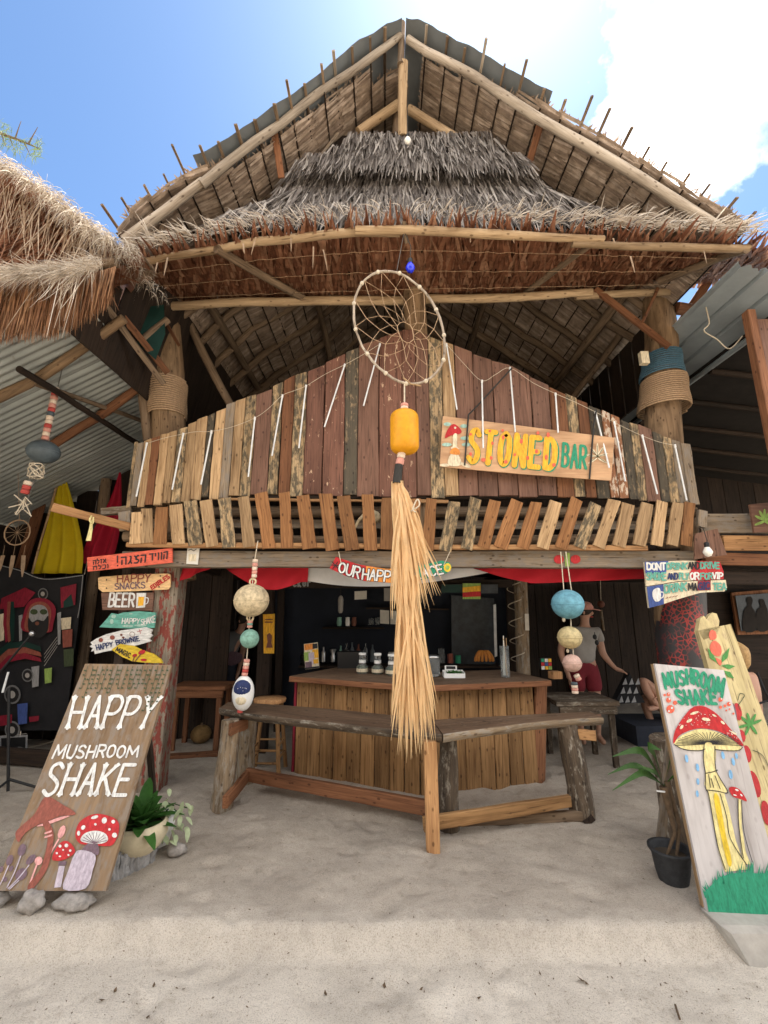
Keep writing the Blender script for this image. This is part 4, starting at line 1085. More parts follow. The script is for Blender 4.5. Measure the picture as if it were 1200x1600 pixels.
# ================================================================== hand lettering: strokes in a 0..1 cell
GL = {
 'A': ['0,0 .5,1 1,0', '.2,.38 .8,.38'], 'B': ['0,0 0,1', 'c0,1 .6,1 .88,.86 .85,.64 .55,.52 0,.52', 'c0,.52 .6,.52 .98,.38 .95,.12 .6,0 0,0'],
 'C': ['c.95,.85 .6,1 .2,.88 0,.5 .2,.12 .6,0 .95,.15'], 'D': ['0,0 0,1', 'c0,1 .5,1 .9,.8 1,.5 .9,.2 .5,0 0,0'],
 'E': ['.9,1 0,1 0,0 .95,0', '0,.52 .75,.52'], 'F': ['.95,1 0,1 0,0', '0,.52 .75,.52'], 'G': ['c.95,.85 .6,1 .2,.88 0,.5 .2,.12 .6,0 .95,.15', '.95,.15 .95,.48 .6,.48'],
 'H': ['0,0 0,1', '1,0 1,1', '0,.5 1,.5'], 'I': ['.5,0 .5,1', '.2,1 .8,1', '.2,0 .8,0'], 'J': ['c.8,1 .8,.3 .5,0 .15,.2'], 'K': ['0,0 0,1', '.95,1 0,.45', '.25,.58 1,0'],
 'L': ['0,1 0,0 .9,0'], 'M': ['0,0 .08,1 .5,.25 .92,1 1,0'], 'N': ['0,0 0,1 1,0 1,1'], 'O': ['c.5,1 .12,.85 0,.5 .12,.15 .5,0 .88,.15 1,.5 .88,.85 .5,1'],
 'P': ['0,0 0,1', 'c0,1 .65,1 .98,.85 .95,.6 .6,.46 0,.46'], 'R': ['0,0 0,1', 'c0,1 .65,1 .95,.86 .92,.62 .6,.5 0,.5', '.45,.5 1,0'],
 'S': ['c.92,.86 .55,1 .12,.9 .1,.66 .5,.52 .92,.36 .9,.12 .48,0 .04,.13'], 'T': ['0,1 1,1', '.5,1 .5,0'], 'U': ['c0,1 .02,.3 .25,.02 .5,0 .75,.02 .98,.3 1,1'],
 'V': ['0,1 .5,0 1,1'], 'W': ['0,1 .25,0 .5,.8 .75,0 1,1'], 'Y': ['0,1 .5,.48 1,1', '.5,.48 .45,0'], '!': ['.5,1 .5,.35', '.5,.05 .5,0'], '*': ['.5,.85 .5,.15', '.15,.7 .85,.3', '.15,.3 .85,.7'],
 'c': ['c.85,.5 .5,.62 .1,.35 .4,.02 .85,.12'], 'k': ['.1,0 .1,1', '.7,.6 .15,.3 .75,0'], 'e': ['c.05,.32 .85,.36 .5,.64 .1,.34 .4,.02 .85,.12'], 'r': ['.1,0 .1,.6', 'c.1,.4 .4,.62 .7,.52'],
 # Hebrew letters
 'he': ['.0,1 1,1 1,0', '.12,.6 .1,0'], 'vav': ['.35,1 .6,.95 .6,0'], 'yod': ['.35,1 .65,.92 .55,.6'], 'dal': ['0,1 1,1', '.82,1 .82,0'], 'tsa': ['c.9,1 .55,.95 .35,.55 .75,.45 .95,.3 .7,.02 .05,.03', '.1,1 .5,.55'],
 'gim': ['.45,1 .65,.95 .6,.3 .85,0', '.6,.4 .15,0'], 'alef': ['.0,1 1,0', '.85,1 .75,.55', '.25,.6 .1,0'], 'zay': ['.2,1 .8,1', '.5,1 .45,0'], 'lam': ['c.3,1.3 .3,.9 .9,.8 .8,.3 .4,0'], 'kaf': ['c.1,1 .8,1 .95,.5 .8,0 .1,0'], 'mem': ['c.1,0 .3,.7 .2,1', 'c.2,.7 .7,1.05 .95,.7 .95,0 .5,0'],
}
class Face:
    """flat painted face: everything on it is given in photograph pixels and lands on the board's own plane"""
    def __init__(s, o, n, parent):
        s.o, s.n, s.parent = V(o), V(n).normalized(), parent; s.k = 0; s.base = .002
    def pt(s, px, py, lay=0): return PP(px, py, s.o, s.n) + s.n * (s.base + lay)
    def lay(s):
        s.k += 1; return (s.k % 25) * .00009
    def blob(s, name, pts, mat, level=1, smooth=0):
        b = MB(); s._blob(b, pts, level, smooth); return b.build(name, mat, s.parent)
    def _blob(s, b, pts, level, smooth=0):
        if smooth: pts = [(q.x, q.y) for q in catmull([V((x, y, 0)) for x, y in pts], smooth, True)]
        l = level * .0026 + s.lay()
        b.poly([s.pt(x, y, l) for x, y in pts])
    def dots(s, name, lst, mat, level=1, n=10):
        """painted spots, each a piece of its own; fine speckle is one piece"""
        b = MB(); o = None; fine = len(lst) > 30
        for q in lst:
            x, y, rx = q[:3]; ry = q[3] if len(q) > 3 else rx; a0 = q[4] if len(q) > 4 else 0
            s._blob(b, [(x + rx * math.cos(a) * math.cos(a0) - ry * math.sin(a) * math.sin(a0), y + rx * math.cos(a) * math.sin(a0) + ry * math.sin(a) * math.cos(a0)) for a in [i * 2 * math.pi / n for i in range(n)]], level)
            if not fine: o = b.build(name, mat, s.parent); b = MB()
        if fine: o = b.build(name, mat, s.parent, kind='stuff')
        return o
    def _stroke(s, b, pts, w, level=1, smooth=0, w1=None):
        if smooth: pts = [(q.x, q.y) for q in catmull([V((x, y, 0)) for x, y in pts], smooth)]
        l = level * .0026 + s.lay(); P3 = [s.pt(x, y, l) for x, y in pts]; n = len(P3); w1 = w if w1 is None else w1
        L = []; R = []
        for i, p in enumerate(P3):
            d0 = (p - P3[i-1]).normalized() if i else None; d1 = (P3[i+1] - p).normalized() if i < n-1 else None
            t = (d0 + d1) if (d0 and d1) else (d0 or d1)
            if t.length < .3: t = d1
            t.normalize(); sd = s.n.cross(t)
            k = 1 / max(.55, sd.dot(s.n.cross(d1 or d0)))
            ww = lerp(w, w1, i / max(1, n - 1)) / 2 * k
            L.append(p + sd * ww); R.append(p - sd * ww)
        vs = []
        for a, c in zip(L, R): vs += [a, c]
        b.add(vs, [(2*i, 2*i+1, 2*i+3, 2*i+2) for i in range(n-1)])
        for (e, sg, ww) in ((0, -1, w), (n-1, 1, w1)):      # round brush ends
            p = P3[e]; t = (P3[1] - P3[0]).normalized() if e == 0 else (P3[-1] - P3[-2]).normalized(); sd = s.n.cross(t)
            b.add([p + s.n * (.00003 if e == 0 else .00006) + sd * (ww/2 * math.cos(a)) + t * (sg * ww/2 * math.sin(a)) for a in [math.pi * i / 6 for i in range(7)]], [tuple(range(7))])
    def strokes(s, name, lst, w, mat, level=1, smooth=0, w1=None):
        b = MB()
        for pts in lst: s._stroke(b, pts, w, level, smooth, w1)
        return b.build(name, mat, s.parent)
    def text(s, txt, quad, w, mat, name='lettering', level=1, gap=.28, jit=.04, serif=0, widths=None):
        """letters along the quad TL, TR, BR, BL (pixels)"""
        b = MB(); chars = txt if isinstance(txt, list) else list(txt)
        wd = {'I': .45, '!': .3, ' ': .55, 'M': 1.2, 'W': 1.2, 'vav': .4, 'yod': .4}
        ws = [wd.get(c, .85) for c in chars]; tot = sum(ws) + gap * (len(chars) - 1)
        u = 0
        TL, TR, BR, BL = [V((x, y, 0)) for x, y in quad]
        for c, cw in zip(chars, ws):
            j = lambda: rnd.uniform(-jit, jit)
            jy = j(); 
            for st in GL.get(c, []):
                cv = st[0] == 'c'; pts = [tuple(map(float, q.split(','))) for q in (st[1:] if cv else st).split()]
                pts = [(x + j() * .6, y + j() * .6 + jy) for x, y in pts]
                out = []
                for x, y in pts:
                    a = (u + x * cw) / tot
                    q = BL.lerp(BR, a).lerp(TL.lerp(TR, a), y); out.append((q.x, q.y))
                if cv: s._stroke(b, out, w, level, 5)
                else:
                    for q0, q1 in zip(out, out[1:]): s._stroke(b, [q0, q1], w, level)
                if serif and not cv:     # flared feet
                    for k, e in ((0, 1), (-1, -2)):
                        x0, y0 = out[k]; yy = pts[k][1]
                        if yy < .06 or yy > .94:
                            x1, y1 = out[e]; d = V((x1 - x0, y1 - y0, 0)).normalized()
                            hx = (BR - BL).normalized()
                            s._blob(b, [(x0 - hx.x*serif, y0 - hx.y*serif), (x0 + hx.x*serif, y0 + hx.y*serif), (x0 + d.x*serif*2.6 + hx.x*1.0, y0 + d.y*serif*2.6), (x0 + d.x*serif*2.6 - hx.x*1.0, y0 + d.y*serif*2.6)], level)
            u += cw + gap
        return b.build(name, mat, s.parent)

def board_thing(name, label, cat, corners, Y, mat, th=.02, tilt=None, smooth=0):
    """upright board cut to an outline given in pixels; returns the thing and its painted face"""
    P3 = [P(x, y, Y) for x, y in corners]; c = sum(P3, V()) / len(P3)
    t = thing(name, label, cat, (c.x, c.y, min(p.z for p in P3)))
    if smooth: P3 = catmull(P3, smooth, True)
    b = MB(); b.poly(P3, th, NF)
    M = Matrix.Translation(c) @ Matrix.Rotation(math.pi / 2, 4, 'Y')       # grain runs along the board
    b.build('panel', mat, t, M)
    return t, Face(V((0, Y, 0)), NF, t)

# --- STONED BAR board hung on the parapet
t, f = board_thing('bar_name_board', 'long pink-tan board reading STONED BAR roped onto the balcony', 'sign', [(692, 650), (828, 667), (960, 684), (955, 751), (820, 741), (687, 729)], 4.44, 'board_sign', .018)
f.text('STONED', [(737, 672), (870, 690), (867, 733), (731, 722)], .066, 'paint_green', level=1, gap=.62, jit=.01)
f.text('STONED', [(737, 671), (868, 688), (865, 732), (731, 721)], .058, 'paint_amber', level=2, gap=.62, jit=.01)
f.dots('red_spots', [(735,679,2.3),(735,710,2.3,3),(755,719,3.6,3),(765,674,2),(785,673,2),(769,693,2,3),(767,716,2.4,3),(786,684,2.2,3.5),(790,722,3,3),(804,711,2,2.5),(814,690,2.6,4),(824,716,2.5,3.4),(840,677,2.5,2.6),(838,706,2.6,3.4),(856,680,2.5,4),(853,715,2.5,4),(865,727,3,3)], 'paint_coral', 3)
f.text('BAR', [(880, 694), (916, 698), (915, 732), (878, 729)], .030, 'paint_green', level=1, gap=.45)
f.blob('painted_mushroom_cap', [(695, 685), (699, 672), (708, 663), (717, 668), (721, 676), (712, 680), (704, 681)], 'paint_red', 2, 4)
f.dots('cap_spot', [(711, 669, 1.8)], 'paint_cream', 3)
f.blob('painted_mushroom_stem', [(708, 680), (714, 679), (714, 698), (718, 702), (704, 701), (707, 697)], 'paint_cream', 2, 3)
f.blob('painted_mushroom_cap', [(703, 709), (706, 702), (712, 700), (718, 705), (717, 711)], 'paint_orange', 3, 3)
f.blob('painted_mushroom_stem', [(704, 710), (716, 711), (720, 727), (700, 727)], 'paint_cream', 2, 3)
f.dots('painted_cloud', [(699, 663, 6, 3), (725, 666, 6, 3), (698, 695, 8, 3), (727, 685, 8, 3), (728, 695, 7, 3)], 'paint_mint', 1)
f.dots('painted_ground', [(695, 727, 8, 2.5), (727, 727, 9, 3, .4)], 'paint_cream', 1)
f.dots('painted_leaf', [(933 + 9 * math.cos(a), 714 - 12 * math.sin(a), 10 if abs(a - 1.57) < .3 else 8.5, 1.7, -a) for a in (-.5, .25, .9, 1.57, 2.3, 3.0, 3.7)], 'paint_cream', 1)
f.strokes('leaf_vein', [[(933, 714), (933 + 14 * math.cos(a), 714 - 17 * math.sin(a))] for a in (-.5, .25, .9, 1.57, 2.3, 3.0, 3.7)], .005, 'paint_vine', 2)
for (a, c, nm) in ((((732, 648), (726, 727)), ((732, 648), (745, 635), (800, 575)), 1), (((928, 662), (921, 748)), ((928, 662), (932, 640)), 2)):
    cord('hanging_rope', [P(x, y, 4.425) for x, y in a], .009, 'rope_black', t, n=6)
    cord('hanging_rope', [P(x, y, 4.50) for x, y in c], .009, 'rope_black', t, n=6)

# --- OUR HAPPY PLACE, a bowed board on two strings
t, f = board_thing('bowed_board', 'bowed red, yellow and green board reading OUR HAPPY PLACE under the balcony', 'sign', [(515, 888), (525, 870), (560, 882), (605, 889), (650, 886), (690, 876), (702, 879), (706, 886), (698, 896), (660, 906), (615, 911), (570, 908), (540, 900)], 4.47, 'paint_red', .015)
f.blob('yellow_field', [(572, 884.5), (605, 889), (645, 886.5), (645, 909), (615, 911), (572, 908)], 'paint_orange', 1)
f.blob('green_field', [(645, 886.5), (690, 876), (702, 879), (706, 886), (698, 896), (660, 906), (645, 909)], 'paint_green', 1)
for lv, w, m_ in ((2, .028, 'paint_black'), (3, .016, 'paint_white')):
    f.text('OUR', [(532, 879), (564, 887), (560, 904), (529, 893)], w, m_, level=lv, jit=.01)
    f.text('HAPPY', [(568, 889), (622, 894), (620, 910), (566, 905)], w, m_, level=lv, jit=.01)
    f.text('PLACE', [(634, 893), (690, 882), (693, 896), (638, 908)], w, m_, level=lv, jit=.01)
f.strokes('black_star', [[(519, 878), (528, 888)], [(528, 878), (520, 889)], [(518, 883), (530, 884)]], .008, 'paint_black', 2)
f.dots('yellow_face', [(699, 887, 6, 7)], 'paint_yellow', 2)
f.dots('face_ring', [(699, 887, 3.0, 3.5)], 'paint_lime', 3)
for x0, y0, x1, y1 in ((529, 862, 533, 880), (703, 862, 693, 884)):
    cord('string', [P(x0, y0, 4.46), P(x1, y1, 4.46)], .004, 'rope_pale', t)

# --- the stack of small boards on the left pillar
YS = 4.66
t, f = board_thing('hebrew_board', 'coral red board with black Hebrew lettering, topmost on the left pillar', 'sign', [(136, 871), (269, 856), (269, 879), (137, 893)], 4.50, 'paint_coral', .02)
f.text(['he', 'gim', 'tsa', 'he'], [(190, 871), (228, 867), (227, 878), (190, 882)], .014, 'paint_black', jit=.03, gap=.35)
f.text(['dal', 'yod', 'vav', 'vav', 'he'], [(234, 866), (262, 862), (261, 873), (234, 876)], .013, 'paint_black', jit=.03, gap=.35)
f.text('!', [(182, 869), (186, 868.6), (186, 884), (182, 884.4)], .012, 'paint_black', jit=.0)
f.text(['he', 'lam', 'zay', 'alef'], [(146, 876), (166, 873), (166, 879), (146, 882)], .009, 'paint_black', jit=.03)
f.text(['he', 'lam', 'kaf', 'vav'], [(146, 885), (170, 882), (170, 887.5), (146, 890)], .009, 'paint_black', jit=.03)
t, f = board_thing('snack_board', 'rounded peach board reading HAPPY SNACKS EDIBLES on the left pillar', 'sign', [(153, 903), (157, 901.5), (200, 898), (262, 896), (266, 898), (266, 917), (262, 921), (200, 924), (160, 925), (154, 920)], YS - .005, 'paint_peach', .02)
f.text('HAPPY', [(184, 899.5), (236, 896.5), (234, 909), (184, 910)], .013, 'paint_rust')
f.text('SNACKS', [(180, 912), (227, 909.5), (227, 919), (180, 921)], .011, 'paint_mauve')
f.text('EDIBLES', [(235, 916), (262, 898), (266, 903), (238, 921)], .011, 'paint_red')
f.dots('nail_head', [(167, 906, 1.2), (167, 919, 1.2), (251, 900, 1.2), (249, 917, 1.2)], 'paint_black', 1)
t, f = board_thing('beer_board', 'dark brown board reading BEER with a painted beer mug', 'sign', [(158, 926), (240, 926), (238, 954), (160, 953)], YS + .02, 'wood_purple', .02)
f.text('BEER', [(173, 926), (211, 928), (209, 948), (170, 947)], .020, 'paint_white', jit=.03, gap=.32)
f.blob('painted_mug', [(214, 926.5), (229, 926.5), (227, 949), (213, 950)], 'paint_white', 1)
f.blob('painted_beer', [(217, 932.5), (226, 932.5), (224.5, 946), (216, 947)], 'paint_amber', 2)
f.strokes('mug_handle', [[(228, 934), (232, 935), (231, 942), (227, 944)]], .009, 'paint_white', 1, 3)
t, f = board_thing('teal_board', 'ragged teal board reading HAPPY SHAKE below the beer sign', 'sign', [(155, 980), (166, 968), (174, 958), (184, 960), (192, 957), (215, 955), (243, 957), (241, 981), (205, 982), (175, 981)], YS - .01, 'paint_teal', .02)
f.text('HAPPY', [(192, 966), (219, 967), (218, 974), (191, 974)], .009, 'paint_white')
f.text('SHAKE', [(221, 968), (243, 962), (243, 972), (221, 976)], .009, 'paint_white')
f.dots('painted_spot', [(178, 963, 4, 3), (175, 971, 3, 4), (200, 978, 9, 2), (220, 977, 10, 2), (205, 959, 3, 1)], 'paint_mint', 1)
t, f = board_thing('brownie_board', 'splintered white board reading HAPPY BROWNIE on the left pillar', 'sign', [(140, 1010), (144, 1007), (141, 1004), (150, 998), (166, 991), (190, 985), (228, 980), (238, 984), (235, 990), (238, 993), (233, 998), (236, 1002), (215, 1008), (190, 1013), (160, 1019), (148, 1022), (147, 1017), (142, 1018), (145, 1013)], YS - .02, 'paint_white', .02)
f.text('HAPPY', [(150, 1008), (176, 1003), (176, 1010), (152, 1016)], .009, 'paint_navy')
f.text('BROWNIE', [(181, 1001), (217, 994), (219, 1001), (183, 1008)], .009, 'paint_navy')
f.dots('painted_sweet', [(158, 1000, 3.6, 3.4), (176, 996, 4, 3.6)], 'paint_rust', 1)
f.dots('painted_sweet', [(190, 992, 2), (193, 996, 2.2, 1.6)], 'paint_brown', 1)
f.strokes('painted_ring', [[(207 + 4 * math.cos(a), 991 + 4 * math.sin(a)) for a in [k * .7 for k in range(10)]]], .004, 'paint_brown', 1)
f.strokes('painted_star', [[(215, 987), (222, 985)], [(218, 983), (220, 990)]], .005, 'paint_red', 1)
t, f = board_thing('magic_board', 'yellow pointed board reading MAGIC with two red mushrooms', 'sign', [(174, 1015), (188, 1006), (198, 1008), (208, 1009), (222, 1016), (240, 1022), (251, 1030), (254, 1036), (240, 1036), (222, 1035), (206, 1033), (190, 1026)], YS - .035, 'paint_yellow', .02)
f.text('MAGIC', [(184, 1011), (205, 1021), (203, 1028), (181, 1017)], .009, 'paint_black')
f.dots('painted_cap', [(211, 1024, 4, 2.6, -.3), (222, 1019, 6, 3.4, -.35), (225, 1031, 5, 2)], 'paint_red', 1)
f.strokes('painted_stem', [[(211, 1025), (208, 1033)], [(221, 1021), (212, 1033)]], .010, 'paint_brown', 1)
plank('sign_stake', V((P(196, 1000, YS + .05).x, YS + .06, -.1)), P(200, 885, YS + .06), .1, .09, .05, NF, 'wood_dark', thing('sign_post', 'dark upright plank behind the small signs left of the red pillar', 'post', (P(196, 1000, YS).x, YS + .06, 0)))

# --- DON'T DRINK AND DRIVE on the right pillar
t, f = board_thing('drink_drive_board', 'painted two plank sign about drinking and driving on the right pillar', 'sign', [(1007, 878), (1066, 876), (1124, 877), (1130, 893), (1130, 905), (1060, 908), (1035, 912), (1010, 916)], 4.46, 'paint_cream', .022)
f.blob('blue_field', [(1007, 878), (1044, 876.6), (1040, 896), (1008, 896)], 'paint_blue', 1)
f.blob('red_field', [(1088, 876.5), (1124, 877), (1130, 893), (1130, 905), (1084, 907), (1076, 897)], 'paint_red', 1)
f.text('DONT', [(1010, 880), (1039, 880), (1039, 890), (1011, 890)], .018, 'paint_white', level=2, gap=.2)
f.text('DRINK', [(1041, 880), (1073, 880), (1072, 889), (1041, 889)], .016, 'paint_teal', level=2, gap=.2)
f.text('AND', [(1075, 879), (1092, 879), (1092, 889), (1075, 889)], .014, 'paint_black', level=2, gap=.2)
f.text('DRIVE', [(1094, 879), (1123, 879), (1123, 888), (1094, 888)], .016, 'paint_teal', level=2, gap=.2)
f.text('SMOKE', [(1010, 895), (1040, 895), (1040, 906), (1010, 906)], .016, 'paint_teal', level=2, gap=.2)
f.text('AND', [(1043, 896), (1058, 896), (1058, 905), (1043, 905)], .014, 'paint_navy', level=2, gap=.2)
f.text('FLY', [(1061, 896), (1075, 896), (1075, 905), (1061, 905)], .015, 'paint_teal', level=2, gap=.2)
f.text('OR', [(1078, 895), (1091, 895), (1091, 905), (1078, 905)], .016, 'paint_white', level=2, gap=.2)
f.text('FOR', [(1094, 896), (1112, 896), (1112, 905), (1094, 905)], .015, 'paint_teal', level=2, gap=.2)
f.text('VIP', [(1113, 895), (1128, 895), (1128, 904), (1113, 904)], .015, 'paint_white', level=2, gap=.2)
t2 = t
P3 = [(1010, 917), (1036, 913), (1062, 909), (1134, 906), (1136, 918), (1132, 924), (1095, 926), (1060, 936), (1030, 946), (1014, 950)]
b = MB(); b.poly([P(x, y, 4.445) for x, y in P3], .022, NF); b.build('lower_plank', 'paint_cream', t)
f = Face(V((0, 4.445, 0)), NF, t)
f.blob('blue_field', [(1010, 917), (1036, 913), (1037, 944), (1014, 950)], 'paint_blue', 1)
f.blob('painted_cup', [(1020, 922), (1030, 919), (1032, 936), (1024, 940), (1019, 932)], 'paint_white', 2, 3)
f.strokes('cup_handle', [[(1031, 925), (1036, 926), (1035, 933), (1030, 935)]], .010, 'paint_white', 2, 3)
f.blob('red_field', [(1090, 908), (1110, 907), (1110, 922), (1089, 923)], 'paint_maroon', 1)
f.text('DRINK', [(1038, 914), (1072, 911), (1071, 923), (1038, 926)], .016, 'paint_teal', level=2, gap=.2)
f.text('MA', [(1075, 912), (1088, 911), (1088, 922), (1075, 922)], .014, 'paint_black', level=2, gap=.2)
f.text('GIC', [(1091, 911), (1108, 910), (1108, 920), (1091, 921)], .014, 'paint_navy', level=2, gap=.2)
f.text('TEA', [(1114, 912), (1133, 911), (1133, 921), (1114, 922)], .016, 'paint_teal', level=2, gap=.2)
f.strokes('small_writing', [[(1040 + k * 5, 935 - k), (1043 + k * 5, 933.5 - k)] for k in range(4)], .006, 'paint_rust', 1)

# --- the little leaf sign at the right edge, the price tag and the flowers on the beam
t, f = board_thing('leaf_board', 'small dark board with a pale green leaf at the right edge', 'sign', [(1172, 788), (1215, 784), (1222, 830), (1179, 832)], 4.48, 'wood_purple', .025)
for k, a in enumerate((-.4, .35, 1.0, 1.57, 2.1, 2.7, 3.5)):
    f.dots('painted_leaf', [(1194 + 8 * math.cos(a), 814 - 10 * math.sin(a), 9, 2.2, -a)], 'paint_lime', 1)
t, f = board_thing('price_tag', 'small cream paper tag pinned on the beam above the left pillar', 'tag', [(293, 854), (312, 854), (309, 882), (291, 881)], 4.545, 'paper', .006)
f.strokes('handwriting', [[(295, 860), (299, 858), (303, 861), (307, 858)], [(295, 856), (309, 856)]], .006, 'paint_black', 1)
f.blob('printed_field', [(295, 866), (307, 866), (306, 877), (295, 877)], 'paint_cream', 1)
f = Face(V((0, YBM - .003, 0)), NF, bar)
f.dots('beam_flower', [(873, 874, 8, 7)], 'paint_red', 1); f.dots('beam_flower', [(899, 874, 8, 7)], 'paint_red', 1)
f.blob('beam_leaf', [(883, 864), (890, 864), (890, 885), (883, 885)], 'paint_lime', 1)
f = Face(V((0, 5.585, 0)), NF, hb)
f.text('cker', [(458, 904), (486, 904), (486, 916), (458, 916)], .02, 'paint_grey', gap=.3)

# ================================================================== the big leaning boards
def leaning(name, label, corners, mat, zb, ytop, th=.025):
    """board with its foot at height zb on the sand, leaning back to distance ytop"""
    (tl, tr, br, bl) = corners
    a, c = G(bl[0], bl[1], zb), G(br[0], br[1], zb); foot = (a + c) / 2
    d = ray((tl[0] + tr[0]) / 2, (tl[1] + tr[1]) / 2); head = EYE + d * (ytop / d.y)
    up = (head - foot).normalized(); rt = (c - a).normalized(); n = rt.cross(up).normalized()
    if n.y > 0: n = -n
    t = thing(name, label, 'sign', (foot.x, foot.y, 0))
    q = [PP(x, y, foot, n) for x, y in corners]
    M = frame(foot, head, n)
    b = MB(); b.poly(q, th, n); b.build('panel', mat, t, M)
    return t, Face(foot, n, t), q, n
t, f, q, n = leaning('happy_shake_board', 'tall tan board reading HAPPY MUSHROOM SHAKE leaning left on stones', [(133, 1037), (268, 1039), (165, 1392), (-10, 1392)], 'board_happy', .09, 3.56)
for k in (.25, .8):     # props behind
    a = q[0].lerp(q[1], k) * .8 + q[3].lerp(q[2], k) * .2
    plank('prop', a - n * .04, V((a.x, a.y + .45, -.05)), .045, .045, .03, NF, 'wood_dark', t)
def bezier(pts, n=8): return [(c.x, c.y) for c in catmull([V((x, y, 0)) for x, y in pts], n)]
f.text('HAPPY', [(118, 1088), (252, 1089), (232, 1138), (106, 1138)], .021, 'paint_white', gap=.34, jit=.012, serif=5)
f.text('MUSHROOM', [(91, 1164), (218, 1166), (214, 1183), (83, 1184)], .013, 'paint_white', gap=.34, jit=.05)
f.text('SHAKE', [(84, 1192), (214, 1195), (198, 1242), (66, 1242)], .021, 'paint_white', gap=.34, jit=.012, serif=5)
vb = MB(); lf = MB()
for k in range(17):
    x0 = 138 + k * 7.8; y1 = 1040 + (rnd.uniform(32, 44) if k < 14 else rnd.uniform(50, 78)) * (1 if k % 3 else .85)
    pts = [(x0, 1041)]; y = 1041
    while y < y1: y += 7; pts.append((pts[-1][0] - 2.1 + rnd.uniform(-1, 1), y))
    f._stroke(vb, pts, .0035, 1)
    for (x, y) in pts[1:]:
        s = rnd.choice((-1, 1)); a = rnd.uniform(-.5, .5)
        f._blob(lf, [(x, y), (x + s * 2, y - 1.8 + a), (x + s * 4.2, y - .4 + a), (x + s * 2.2, y + 1.3 + a)], 2)
vb.build('painted_vine', 'paint_vine', f.parent); lf.build('painted_leaves', 'paint_vine', f.parent, kind='stuff')
f.blob('painted_cap', [(25, 1302), (35, 1290), (55, 1272), (66, 1251), (74, 1245), (84, 1248), (100, 1258), (114, 1266), (119, 1272), (112, 1274), (95, 1275), (75, 1283), (58, 1290), (40, 1302), (30, 1316)], 'paint_rust', 1, 4)
f.blob('painted_gills', [(58, 1291), (75, 1284), (95, 1276.5), (110, 1275), (88, 1284), (70, 1290)], 'paint_pink', 1, 3)
f.strokes('painted_stem', [bezier([(72, 1286), (80, 1305), (76, 1335), (68, 1360), (50, 1384)])], .032, 'paint_rust', 1, 0, .042)
f.strokes('stem_ring', [[(72, 1302), (81, 1299)], [(72, 1308), (82, 1305)]], .010, 'paint_pink', 2)
f.blob('painted_cap', [(119, 1308), (121, 1292), (130, 1280), (148, 1272), (168, 1274), (184, 1282), (187, 1296), (182, 1312), (172, 1322), (140, 1320), (126, 1318)], 'paint_red', 1, 4)
f.blob('painted_gills', [(127, 1312), (134, 1302), (150, 1298), (165, 1302), (170, 1312), (160, 1318), (136, 1317)], 'paint_white', 2, 4)
f.strokes('gill_lines', [[(149, 1318), (149 + 20 * math.cos(a), 1316 - 15 * math.sin(a))] for a in [.2 + .3 * k for k in range(10)]], .003, 'paint_mauve', 3)
f.dots('cap_spots', [(131, 1293, 4, 3, -.8), (149, 1277, 6, 2.5, -.3), (164, 1282, 4, 5, .3), (178, 1284, 3), (150, 1288, 2), (180, 1305, 4), (172, 1296, 2), (124, 1302, 2.5, 4)], 'paint_white', 2)
f.blob('painted_stem', [(138, 1318), (148, 1313), (155, 1322), (154, 1336), (134, 1332), (128, 1330)], 'paint_mauve', 2, 3)
f.blob('painted_stem', [(118, 1334), (128, 1328), (150, 1336), (146, 1360), (135, 1388), (100, 1389), (108, 1360)], 'paint_lilac', 2, 3)
f.blob('painted_cap', [(82, 1342), (88, 1326), (98, 1315), (108, 1315), (117, 1325), (117, 1333), (104, 1342), (92, 1345)], 'paint_red', 1, 3)
f.dots('cap_spots', [(95, 1322, 2.4), (105, 1321, 3), (100, 1328, 1.5), (90, 1333, 1.8), (111, 1329, 2), (95, 1338, 2, 1.2), (108, 1336, 1.6)], 'paint_white', 2)
f.blob('painted_stem', [(93, 1346), (105, 1345), (104, 1352), (92, 1352)], 'paint_mauve', 2)
f.blob('painted_stem', [(93, 1353), (102, 1353), (96, 1386), (85, 1387)], 'paint_lilac', 1)
f.dots('painted_bud', [(97, 1300, 5, 11, .4), (61, 1345, 6, 7, .5)], 'paint_pink', 1)
f.strokes('bud_stem', [[(92, 1312), (76, 1340), (54, 1384)], [(58, 1352), (46, 1385)]], .010, 'paint_pink', 1, 4)
f.dots('painted_bud', [(35, 1328, 6, 10, .35), (16, 1344, 5, 9, .4), (49, 1343, 5, 10, .75), (18, 1357, 3, 5, .6), (34, 1366, 8, 11, .7), (3, 1358, 3, 5, .3), (9, 1374, 3, 4, .4)], 'paint_mauve', 1, 14)
f.strokes('bud_stem', [[(33, 1338), (24, 1362), (12, 1386)], [(14, 1353), (6, 1372), (0, 1384)], [(46, 1352), (30, 1372), (14, 1388)], [(30, 1376), (16, 1389)]], .007, 'paint_lilac', 1, 4)

